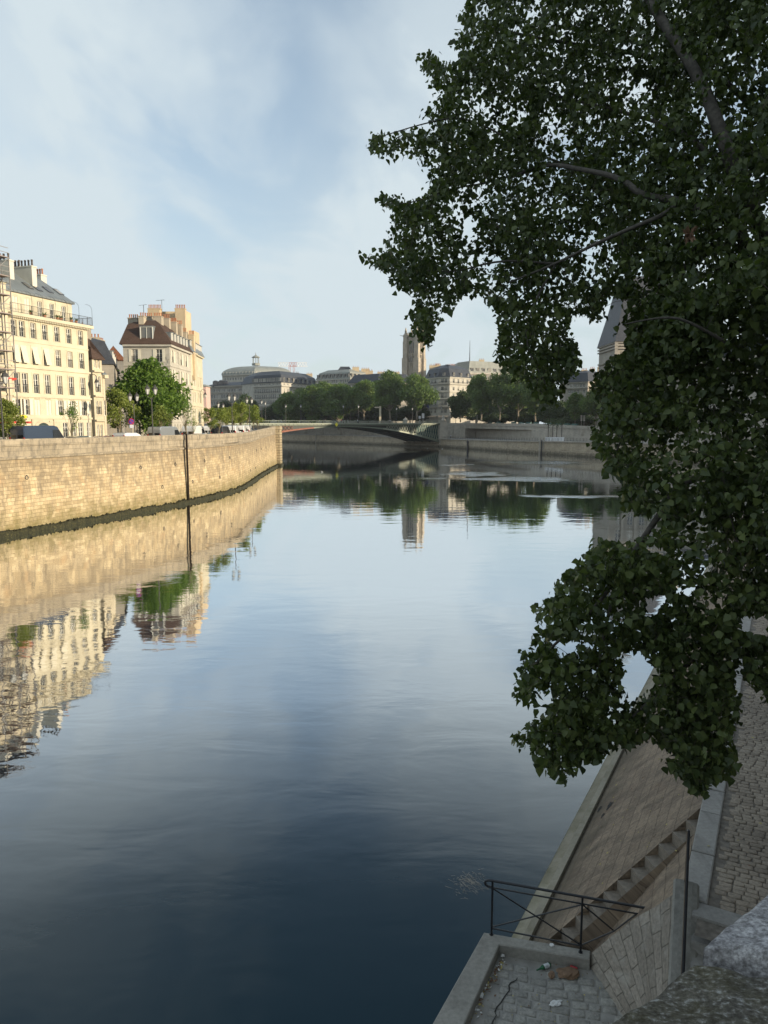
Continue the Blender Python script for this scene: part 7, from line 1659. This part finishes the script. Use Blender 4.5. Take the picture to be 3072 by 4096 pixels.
for k in range(90): s_ = random.uniform(11.8, 24); leaflet(Vector(Q3(s_, -3.33+random.random()*.06, .46)), Vector((0, 0, 1)), random.uniform(.02, .04), 0)
tag(lt.build('fallen_leaves', ['dry_leaf', 'yellow_leaf', 'paper_white']), 'scattered yellow and brown fallen leaves on the bank, cobbles and landing', 'leaves', kind='stuff')
# wet weed showing under the surface near the landing
wd = MB()
for k in range(130):
    c = PZ(1700+random.gauss(205, 38)/1.209, 3300+random.gauss(275, 26)/1.209, .006); a_ = random.gauss(-.8, .5); L_ = random.uniform(.06, .22); w_ = .004
    d = Vector((math.cos(a_), math.sin(a_), 0)); n_ = Vector((-d.y, d.x, 0))*w_; wd.face([c-n_, c+d*L_-n_*.3, c+d*L_+n_*.3, c+n_])
tag(wd.build('water_weed', 'grey_stone'), 'faint pale water weed floating left of the railing', 'weed', kind='stuff')
# ================================================================ PARAPET under the camera
def par_block(P, z, name, label, mossy, seed, nu=90, nv=60, H_=.45):
    """stone block on a four-cornered footprint with a worn rounded edge"""
    P = [Vector((p[0], p[1], 0)) for p in P]; mb = MB(); r = .014; idx = []
    for i in range(nu+1):
        row_ = []
        for j in range(nv+1):
            u, v = i/nu, (j/nv)**1.5; p = (P[0]*(1-u)+P[1]*u)*(1-v)+(P[3]*(1-u)+P[2]*u)*v; Lu = (P[1]-P[0]).length; Lv = (P[3]-P[0]).length
            du = min(u, 1-u)*Lu; dv = v*Lv; dd = min(du, dv); drop = 0 if dd > r else r-math.sqrt(max(r*r-(r-dd)**2, 0)); drop *= .7
            hN = .005*noise.noise(Vector((p.x*5, p.y*5, seed)))+.006*noise.noise(Vector((p.x*16, p.y*16, seed)))+.0035*noise.noise(Vector((p.x*45, p.y*45, seed)))
            en = .012*noise.noise(Vector((u*9*Lu, seed, 3))) if dv < r*1.5 else 0
            q = p + (P[0]-P[3]).normalized()*en; row_.append(mb.vert((q.x, q.y, z+.018+hN-drop)))
        idx.append(row_)
    for i in range(nu):
        for j in range(nv): mb.f.append([idx[i][j], idx[i+1][j], idx[i+1][j+1], idx[i][j+1]]); mb.m.append(0)
    def skirt(lst):
        prev = None
        for k in lst:
            x, y, zz0 = mb.v[k]; b = mb.vert((x, y, z-H_))
            if prev: mb.f.append([prev[0], k, b, prev[1]]); mb.m.append(0)
            prev = (k, b)
    skirt([idx[i][0] for i in range(nu+1)]); skirt([idx[0][j] for j in range(nv+1)]); skirt([idx[nu][j] for j in range(nv+1)]); skirt([idx[i][nv] for i in range(nu+1)])
    o = mb.build(name, 'parapet_stone', parw, smooth=True, fixn=True); o['mossy'] = mossy; return o
ZP = 9.2; J = PZ(2806, 3858, ZP); eP = Vector((.806, .592)); jd = (PZ(3072, 3905, ZP)-J); jd.z = 0; jd = jd.normalized(); J2 = Vector((J.x, J.y)); jd2 = Vector((jd.x, jd.y)); iP = Vector((.592, -.806))
parw = empty('bridge_parapet', (J.x, J.y, ZP-.5), 'weathered lichen spotted stone parapet in the bottom right corner', 'parapet')
Kp = PZ(2720, 3925, ZP); e1 = (PZ(2495, 4096, ZP)-Kp); e1 = Vector((e1.x, e1.y)).normalized(); A_s = J2+(Vector((Kp.x, Kp.y))-J2)*1.0+e1*.9; Bf = PZ(3072, 3627, ZP); e2 = (Vector((Bf.x, Bf.y))-J2).normalized()
J2b = J2-e2*.012+e1*.006
par_block([A_s, J2b+e1*.0, J2b+jd2*.85, A_s+iP*.7], ZP, 'mossy_block', None, 1.0, 2.0)
par_block([J2+e2*.004, J2+e2*1.3, J2+e2*1.3+iP*.75+jd2*.3, J2+e2*.004+jd2*.86], ZP+.015, 'pale_block', None, 0.0, 5.0)
mb = MB(); far = J2+e2*14; body_ = [A_s+(J2-A_s)*.02-e2*.0, J2, far, far+iP*.6, J2+iP*.7, A_s+iP*.65]
body_ = [p+iP*.07 for p in body_[:3]]+[p for p in body_[3:]]
mb.prism([tuple(p) for p in body_][::-1] if sum((body_[i].cross(body_[(i+1) % 6])) for i in range(6)) < 0 else [tuple(p) for p in body_], -1, ZP-.4); mb.build('bridge_wall', 'grey_stone', parw, fixn=True)
mb = MB(); q_ = [J2+e2*1.32, far, far+iP*.6, J2+e2*1.32+iP*.75]; mb.prism([tuple(p) for p in q_], ZP-.43, ZP+.01, bottom=True); mb.build('coping', 'kerb_stone', parw, fixn=True)
# upper quay wall, street and added sun-blocking houses on this side of the river (right of the picture)
mb = MB(); mb.face([Q3(2, 8.6, -1), Q3(95, 8.6, -1), Q3(95, 8.4, 9.9), Q3(2, 8.4, 9.9)]); mb.face([Q3(2, 8.4, 9.9), Q3(95, 8.4, 9.9), Q3(95, 8.9, 9.9), Q3(2, 8.9, 9.9)]); mb.face([Q3(2, 8.9, 9.9), Q3(95, 8.9, 9.9), Q3(95, 8.9, 8.7), Q3(2, 8.9, 8.7)])
tag(mb.build('island_quay_wall', 'grey_stone'), 'high grey quay wall behind the poplar at the inner side of the cobbled quay', 'quay wall')
mb = MB(); mb.face([Q3(-60, 8.9, 8.9), Q3(-60, 120, 8.9), Q3(95, 120, 8.9), Q3(95, 8.9, 8.9)]); tag(mb.build('island_street', 'asphalt'), kind='structure')
for k, (s0, s1, zt) in enumerate(((-38, -20, 27), (-19.9, -2, 28.5), (-1.9, 14, 27.5), (14.1, 29, 28.5), (29.1, 43, 25))):  # unseen row added to keep the bank and poplar out of the sun
    poly = [Q2(s0, 23), Q2(s0, 36), Q2(s1, 36), Q2(s1, 23)]; poly = poly if (V2(poly[1])-V2(poly[0])).cross(V2(poly[2])-V2(poly[1])) > 0 else poly[::-1]
    shade_block('tall unseen house added right of the poplar to block the sun, %s from the near end' % ordn[k], poly, 8.9, zt, 'facade_grey')
for k, (x0, x1, y0, y1, zt) in enumerate(((122, 150, 168, 186, 27), (119, 150, 187, 206, 30), (100, 130, 252, 276, 19), (98, 128, 277, 300, 18), (98, 128, 301, 325, 19), (100, 130, 326, 352, 20))):  # hidden houses added and sized to shade the far quay and bridge
    shade_block('plain hidden house added on the right bank to block the sun, %s from the near end' % ordn[k], [(x0, y0), (x1, y0), (x1, y1), (x0, y1)], 7.5, zt, 'facade_grey')
# ================================================================ THE POPLAR
K_ = 3072/1659
OUT = [(1040,-60),(985,35),(1010,60),(965,85),(1000,105),(990,150),(905,112),(915,150),(935,185),(960,215),(900,235),(940,262),(975,262),(900,285),(793,298),(800,318),(850,345),(905,335),(930,380),(940,405),(900,440),
 (815,412),(820,440),(850,460),(850,505),(880,490),(830,520),(850,545),(780,545),(785,565),(840,590),(860,620),(905,640),(893,690),(893,730),(925,748),(940,690),(925,640),(975,682),(990,640),(1020,625),(1060,655),(1085,690),
 (1082,735),(1070,778),(1110,800),(1145,830),(1175,872),(1200,875),(1222,830),(1247,790),(1245,755),(1225,720),(1230,680),(1262,672),(1285,700),(1300,672),(1315,630),(1360,640),(1352,700),(1330,715),(1345,760),(1290,800),(1285,840),(1305,880),(1275,935),(1280,965),
 (1315,990),(1300,1020),(1345,1025),(1350,1070),(1355,1110),(1420,1100),(1440,1140),(1370,1180),(1290,1165),(1262,1205),(1245,1230),(1205,1258),(1205,1285),(1148,1324),(1148,1334),(1167,1348),(1166,1366),(1176,1380),(1155,1389),(1160,1408),(1127,1416),(1132,1436),(1121,1446),(1125,1474),(1136,1479),(1111,1495),(1117,1509),(1132,1512),(1152,1518),(1153,1505),(1143,1492),(1174,1492),(1181,1474),(1192,1460),(1200,1492),(1195,1519),(1188,1523),(1185,1547),(1155,1554),(1152,1575),(1143,1574),(1113,1594),(1120,1607),(1136,1615),(1152,1614),(1160,1631),(1171,1645),(1188,1662),(1199,1662),(1200,1682),(1220,1692),(1244,1676),(1242,1669),(1234,1666),(1248,1656),(1258,1645),(1251,1631),(1265,1642),(1286,1654),(1298,1642),(1303,1624),(1317,1622),(1317,1603),(1310,1575),(1317,1554),(1307,1537),(1324,1519),(1340,1505),(1347,1497),(1340,1471),(1345,1450),(1338,1429),(1321,1422),(1331,1411),(1352,1404),(1375,1380),(1370,1359),(1391,1345),(1380,1390),(1387,1408),(1408,1415),(1410,1429),(1429,1434),(1424,1453),(1426,1471),(1401,1512),(1377,1516),(1349,1519),(1324,1547),(1338,1561),(1323,1575),(1328,1600),(1349,1608),(1359,1614),(1384,1593),(1415,1582),(1429,1600),(1446,1617),(1467,1621),(1464,1638),(1439,1649),(1453,1659),(1460,1671),(1485,1673),(1488,1697),(1506,1711),(1530,1704),(1534,1683),(1569,1683),(1584,1659),(1584,1621),(1572,1593),(1597,1547),(1593,1505),(1583,1471),(1576,1446),(1591,1439),(1590,1415),(1614,1418),(1612,1446),(1624,1471),(1652,1492),
 (1659,1515),(2150,1500),(2150,-500),(1000,-500)]
OUTA = np.array(OUT, float)*K_
GAPS = [((1332,705),(1354,702),(1352,760),(1336,765)), ((1395,1178),(1440,1180),(1435,1198),(1400,1198)), ((1400,1290),(1445,1285),(1420,1330),(1395,1335)), ((1185,1383),(1248,1385),(1251,1408),(1213,1416),(1195,1401)), ((1600,1330),(1659,1330),(1659,1370),(1600,1370))]
def inpoly(x, y, P):
    inside = np.zeros(len(x), bool); j = len(P)-1
    for i in range(len(P)):
        xi, yi = P[i]; xj, yj = P[j]; c = ((yi > y) != (yj > y)) & (x < (xj-xi)*(y-yi)/(yj-yi+1e-12)+xi); inside ^= c; j = i
    return inside
def depth_at(x, y):
    """distance of the hanging crown from the bridge, metres"""
    base = np.interp(y, [-900, 0, 900, 1500, 1900, 2300, 3100], [15.5, 14.0, 12.6, 11.4, 9.4, 8.6, 7.9])
    return base - np.clip((x-2350)/700, 0, 1.2)*np.interp(y, [0, 1100, 1700, 2500], [2.2, 3.2, 1.2, .2]) 
gp = np.random.default_rng(42)
def sample(n, x0, x1, y0, y1):
    x = gp.uniform(x0, x1, n); y = gp.uniform(y0, y1, n); k = inpoly(x, y, OUTA)
    for g in GAPS: k &= ~inpoly(x, y, np.array(g, float)*K_)
    return x[k], y[k]
x1_, y1_ = sample(15500, 1400, 3120, -120, 3180); xh, yh = sample(900, 1385*K_, 1520*K_, 640*K_, 770*K_); x1_ = np.concatenate([x1_, xh]); y1_ = np.concatenate([y1_, yh])
x2_, y2_ = sample(5200, 1700, 4000, -950, -100); x3_, y3_ = sample(4200, 3110, 4000, -150, 2800)
px_ = np.concatenate([x1_, x2_, x3_]); py_ = np.concatenate([y1_, y2_, y3_]); core = np.concatenate([np.ones(len(x1_), bool), np.zeros(len(x2_)+len(x3_), bool)])
Yd = depth_at(px_, py_)+gp.uniform(-.9, 2.1, len(px_))*np.interp(py_, [0, 1500, 2100, 3100], [1.3, 1.1, .6, .45])
cx_ = (px_-1536)/FPX; cy_ = -(py_-2048)/FPX; dy_ = CP+cy_*SP; dz_ = cy_*CP-SP; C = np.stack([cx_*Yd/dy_, Yd, H+dz_*Yd/dy_], 1)
# thin the crown with a coarse noise so that light and dark clumps and holes form
keep = []
for k, c in enumerate(C):
    v = noise.noise(Vector(c)*.95)+.5*noise.noise(Vector(c)*2.1+Vector((7, 3, 1))); lim = -.13 if c[2] > 11 else -.20
    keep.append(v > lim)
x4_, y4_ = sample(60000, 1400, 3120, -60, 3180)
keep = np.array(keep) & (gp.random(len(keep)) < np.interp(py_, [0, 1400, 2200], [.92, .88, .50])); C = C[keep]; pxk, pyk = px_[keep], py_[keep]; core = core[keep]
def edge_dist(x, y):
    d = np.full(len(x), 1e9); n = len(OUTA)
    for i in range(n):
        a = OUTA[i]; b = OUTA[(i+1) % n]; ab = b-a; t = np.clip(((x-a[0])*ab[0]+(y-a[1])*ab[1])/(ab@ab), 0, 1); d = np.minimum(d, np.hypot(x-a[0]-t*ab[0], y-a[1]-t*ab[1]))
    return d
ed = edge_dist(pxk, pyk)
e4 = edge_dist(x4_, y4_); s4 = (e4 < 45) & (e4 > 6) & (gp.random(len(e4)) < .13); x4_, y4_ = x4_[s4], y4_[s4]; Y4 = depth_at(x4_, y4_)+gp.uniform(-.5, .8, len(x4_)); dy4 = CP-(y4_-2048)/FPX*SP; dz4 = -(y4_-2048)/FPX*CP-SP
C = np.concatenate([C, np.stack([(x4_-1536)/FPX*Y4/dy4, Y4, H+dz4*Y4/dy4], 1)]); ed = np.concatenate([ed, e4[s4]])
pop = empty('poplar_tree', (9.5, 15.0, 3.0), 'large dark poplar overhanging the river and filling the right side', 'tree')
def L3(pts, Ys): return [PY(x*K_, y*K_, Y) for (x, y), Y in zip(pts, Ys)]
TB = [Vector((9.5, 15, 2.5)), Vector((9.3, 14.7, 6)), Vector((9.0, 14.3, 9.5)), Vector((8.8, 14.0, 13)), Vector((9.2, 14.6, 17)), Vector((9.6, 15.2, 21)), Vector((9.4, 15.8, 25))]
LIMBS = [([TB[2]]+L3([(1640, 480), (1575, 340), (1540, 240), (1510, 165), (1440, 60), (1395, -10), (1340, -120)], [11.0, 10.8, 11.0, 11.4, 11.9, 12.2, 12.8]), .13, .05),
 ([TB[2]]+L3([(1600, 480), (1520, 460), (1470, 432), (1390, 425), (1340, 383), (1250, 365), (1180, 352), (1100, 385)], [10.6, 10.6, 10.7, 10.9, 11.2, 11.6, 12.2, 12.8]), .08, .020),
 (L3([(1470, 432), (1440, 462), (1370, 490), (1290, 525), (1200, 570), (1100, 610)], [10.7, 10.5, 10.6, 10.9, 11.2, 11.6]), .04, .014),
 (L3([(1580, 345), (1545, 345), (1490, 295), (1440, 270), (1340, 240), (1230, 215), (1120, 180)], [11, 11.1, 11.4, 11.8, 12.6, 13.3, 14]), .05, .014),
 ([TB[3]]+L3([(1620, 200), (1480, 140), (1350, 110), (1200, 90), (1060, 60)], [13.5, 14, 14.2, 14.4, 14.6]), .07, .016),
 (L3([(1250, 365), (1150, 330), (1010, 250), (930, 262), (800, 302)], [12.8, 13, 13, 13, 13]), .025, .006),
 (L3([(1180, 352), (1060, 395), (980, 405), (890, 440), (825, 440)], [13, 13, 13, 12.8, 12.7]), .022, .006),
 (L3([(1200, 570), (1080, 560), (980, 590), (880, 580), (790, 555)], [11.8, 12, 12.2, 12.2, 12.2]), .022, .006),
 (L3([(1200, 570), (1150, 660), (1130, 740), (1190, 850)], [11.8, 11.6, 11.4, 11.2]), .022, .008),
 (L3([(1010, 560), (940, 610), (920, 680), (915, 735)], [12.2, 12, 11.9, 11.8]), .012, .005),
 ([TB[2]]+L3([(1600, 500), (1500, 520), (1480, 580), (1450, 640), (1452, 700), (1400, 800), (1360, 900), (1330, 980)], [11.4, 11, 10.8, 10.6, 10.6, 10.6, 10.4, 10.2]), .05, .010),
 (L3([(1570, 740), (1480, 690), (1440, 685), (1400, 690), (1350, 700)], [9, 8.8, 8.8, 8.9, 9]), .022, .007),
 ([TB[1]]+L3([(1680, 980), (1560, 1020), (1470, 1040), (1430, 1105), (1388, 1165), (1340, 1235), (1290, 1310), (1200, 1390), (1150, 1440)], [10.5, 9.6, 9.2, 9.0, 8.8, 8.7, 8.6, 8.5, 8.4]), .07, .010),
 (L3([(1340, 1235), (1300, 1380), (1290, 1480), (1230, 1560), (1200, 1650)], [8.7, 8.5, 8.4, 8.3, 8.3]), .025, .007),
 ([TB[1]]+L3([(1700, 1200), (1620, 1300), (1540, 1380), (1490, 1430), (1440, 1480), (1380, 1535), (1345, 1570)], [10, 9.2, 8.7, 8.5, 8.3, 8.2, 8.2]), .05, .009),
 (L3([(1540, 1380), (1530, 1480), (1540, 1580), (1530, 1680)], [8.7, 8.5, 8.3, 8.2]), .022, .007),
 (L3([(1560, 1020), (1570, 1090), (1590, 1160), (1610, 1230)], [8.6, 8.4, 8.4, 8.4]), .015, .006),
 ([TB[3], Vector((11.5, 13, 15)), Vector((13.5, 12, 18))], .12, .05), ([TB[4], Vector((8, 16, 19.5)), Vector((6, 17, 22)), Vector((4.2, 17.5, 24))], .10, .03), ([TB[4], Vector((10.5, 13, 20)), Vector((10, 11.5, 23))], .10, .03), ([TB[2], Vector((11, 13, 10)), Vector((12.5, 12, 9.5))], .08, .03)]
def smooth_path(P, it=2):
    P = [Vector(p) for p in P]
    for _ in range(it):
        Qp = [P[0]]
        for a, b in zip(P, P[1:]): Qp += [a*.75+b*.25, a*.25+b*.75]
        P = Qp+[P[-1]]
    return P
tk = MB(); tk.tube(smooth_path(TB, 1), [.42*(1-.055*k) for k in range(len(smooth_path(TB, 1)))], 12); tk.build('trunk', 'bark', pop, smooth=True)
nodes = []
for pts, r0, r1 in LIMBS:
    P = smooth_path(pts); n = len(P); mb = MB(); mb.tube(P, [r0+(r1-r0)*k/(n-1) for k in range(n)], 7); mb.build('branch', 'bark', pop, smooth=True)
    for a, b in zip(P, P[1:]):
        m_ = max(1, int((b-a).length/.25)); nodes += [a.lerp(b, i/m_) for i in range(m_)]
NODE = np.empty((len(nodes)+3*len(C), 3)); nn_ = len(nodes); NODE[:nn_] = [tuple(p) for p in nodes]; RAD = np.zeros(len(NODE))
d0 = np.array([np.min(np.sum((NODE[:nn_]-c)**2, 1)) for c in C]); order = np.argsort(d0); TW = []
for i in order:
    c = C[i]; dd = np.sum((NODE[:nn_]-c)**2, 1)+np.where(NODE[:nn_, 2] < c[2]-.3, .15, 0); j = int(np.argmin(dd)); p = NODE[j].copy(); d = math.sqrt(max(dd[j], 1e-6))
    mid = (p+c)/2+np.array([0, 0, .10*d])+gp.normal(size=3)*.05*d; TW.append((p, mid, c, min(.012, .0035+.004*d)))
    NODE[nn_] = mid; NODE[nn_+1] = c; nn_ += 2
TWP = np.array([[a, m_, c] for a, m_, c, r in TW]); TWR = np.array([r for *_, r in TW])
def tubes3(P, Rr, name, mat, parent):
    n, k, _ = P.shape; d = P[:, -1]-P[:, 0]; d /= np.linalg.norm(d, axis=1)[:, None]+1e-9; u = np.cross(d, np.array([.3, .5, .81])); u /= np.linalg.norm(u, axis=1)[:, None]+1e-9; v = np.cross(d, u)
    V = np.empty((n, k, 3, 3))
    for a in range(3):
        ang_ = 2*math.pi*a/3
        for q in range(k): V[:, q, a] = P[:, q]+(u*math.cos(ang_)+v*math.sin(ang_))*(Rr*(1-.35*q/(k-1)))[:, None]
    base = np.array([[q*3+a, q*3+(a+1) % 3, (q+1)*3+(a+1) % 3, (q+1)*3+a] for q in range(k-1) for a in range(3)]); F = (base[None]+(np.arange(n)*k*3)[:, None, None]).reshape(-1, 4)
    return V.reshape(-1, 3), F
def raw_mesh(name, V, F, mat, parent, smooth=False):
    me = bpy.data.meshes.new(name); V = V-np.array(parent.location); me.vertices.add(len(V)); me.vertices.foreach_set('co', V.astype(np.float32).ravel()); me.loops.add(F.size); me.loops.foreach_set('vertex_index', F.astype(np.int32).ravel())
    me.polygons.add(len(F)); me.polygons.foreach_set('loop_start', np.arange(0, F.size, 4, dtype=np.int32)); me.polygons.foreach_set('loop_total', np.full(len(F), 4, np.int32)); me.materials.append(MAT[mat]); me.update(calc_edges=True)
    o = bpy.data.objects.new(name, me); COL.objects.link(o); o.parent = parent; return o
V, F = tubes3(TWP, TWR, 'twigs', 'twig', pop); raw_mesh('twigs', V, F, 'twig', pop)
# leaves: each twig carries leaves alternately along its last stretch, hanging from thin stalks
def leaves_for(Cc, edd, nper, name, mat, spread=.17, sz=.078):
    n = len(Cc); reps = np.where(edd < 60, int(nper*.75), nper); I = np.repeat(np.arange(n), reps); m_ = len(I)
    dirn = gp.normal(size=(n, 3)); dirn[:, 2] = dirn[:, 2]*.5-.35; dirn /= np.linalg.norm(dirn, axis=1)[:, None]
    t = gp.uniform(-1.2, 1.2, m_); B = Cc[I]+dirn[I]*(t*spread)[:, None]+gp.normal(size=(m_, 3))*.055
    ax = gp.normal(size=(m_, 3))*.55; ax[:, 2] -= .75; ax /= np.linalg.norm(ax, axis=1)[:, None]
    nr = gp.normal(size=(m_, 3)); nr -= ax*np.sum(nr*ax, 1)[:, None]; nr /= np.linalg.norm(nr, axis=1)[:, None]; sd = np.cross(ax, nr); s = sz*gp.uniform(.48, 1.28, m_)[:, None]
    q = B+ax*.04; rel = q-np.array([0, 0, H]); dep = rel[:, 1]*CP-rel[:, 2]*SP; qx = 1536+FPX*rel[:, 0]/dep; qy = 2048-FPX*(rel[:, 1]*SP+rel[:, 2]*CP)/dep
    kp = inpoly(qx, qy, OUTA); oi_ = np.where(~kp)[0]; kp[oi_] = edge_dist(qx[oi_], qy[oi_]) < gp.random(len(oi_))**2*34; kp &= True 
    for gg in GAPS: kp &= ~inpoly(qx, qy, np.array(gg, float)*K_)
    B, ax, nr, sd, s = B[kp], ax[kp], nr[kp], sd[kp], s[kp]; m_ = len(B)
    fold = gp.uniform(.05, .35, m_)[:, None]
    base = B; r1 = B+ax*.22*s+sd*.46*s+nr*fold*s*.45; r2 = B+ax*.55*s+sd*.36*s+nr*fold*s*.35; tip = B+ax*1.08*s-nr*fold*s*.4; l1 = B+ax*.22*s-sd*.46*s+nr*fold*s*.45; l2 = B+ax*.55*s-sd*.36*s+nr*fold*s*.35
    V = np.stack([base, r1, r2, tip, l2, l1], 1).reshape(-1, 3); F = (np.array([[0, 1, 2, 3], [0, 3, 4, 5]])[None]+(np.arange(m_)*6)[:, None, None]).reshape(-1, 4)
    o = raw_mesh(name, V, F, mat, pop)
    return o
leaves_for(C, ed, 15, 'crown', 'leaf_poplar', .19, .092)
c = PY(1490*K_, 505*K_, 9.6); mb = MB(); ci = mb.vert(c)
for k in range(60):
    a = random.random()*6.28; b_ = random.uniform(-1.4, .6); d = Vector((math.cos(a)*.6, math.sin(a)*.6, b_)).normalized()*random.uniform(.05, .15); w_ = d.cross(Vector((random.random(), random.random(), .3))).normalized()*.022
    i1, i2, i3 = mb.vert(c+d*.5+w_), mb.vert(c+d), mb.vert(c+d*.5-w_); mb.f.append([ci, i1, i2, i3]); mb.m.append(0)
mb.build('dead_leaf_cluster', 'dry_leaf', pop)

# ================================================================ AIR
mb = MB(); mb.box((-420, -70, -3), (420, 640, 75)); hz = mb.build('haze', 'ground'); tag(hz, kind='stuff'); hm = bpy.data.materials.new('haze_air'); hm.use_nodes = True; hn = hm.node_tree; hn.nodes.clear()
ho = hn.nodes.new('ShaderNodeOutputMaterial'); hv = hn.nodes.new('ShaderNodeVolumePrincipled'); hv.inputs['Color'].default_value = (.93, .96, 1, 1); hv.inputs['Density'].default_value = .00012; hv.inputs['Anisotropy'].default_value = .2
hn.links.new(hv.outputs[0], ho.inputs['Volume']); hz.data.materials.clear(); hz.data.materials.append(hm)
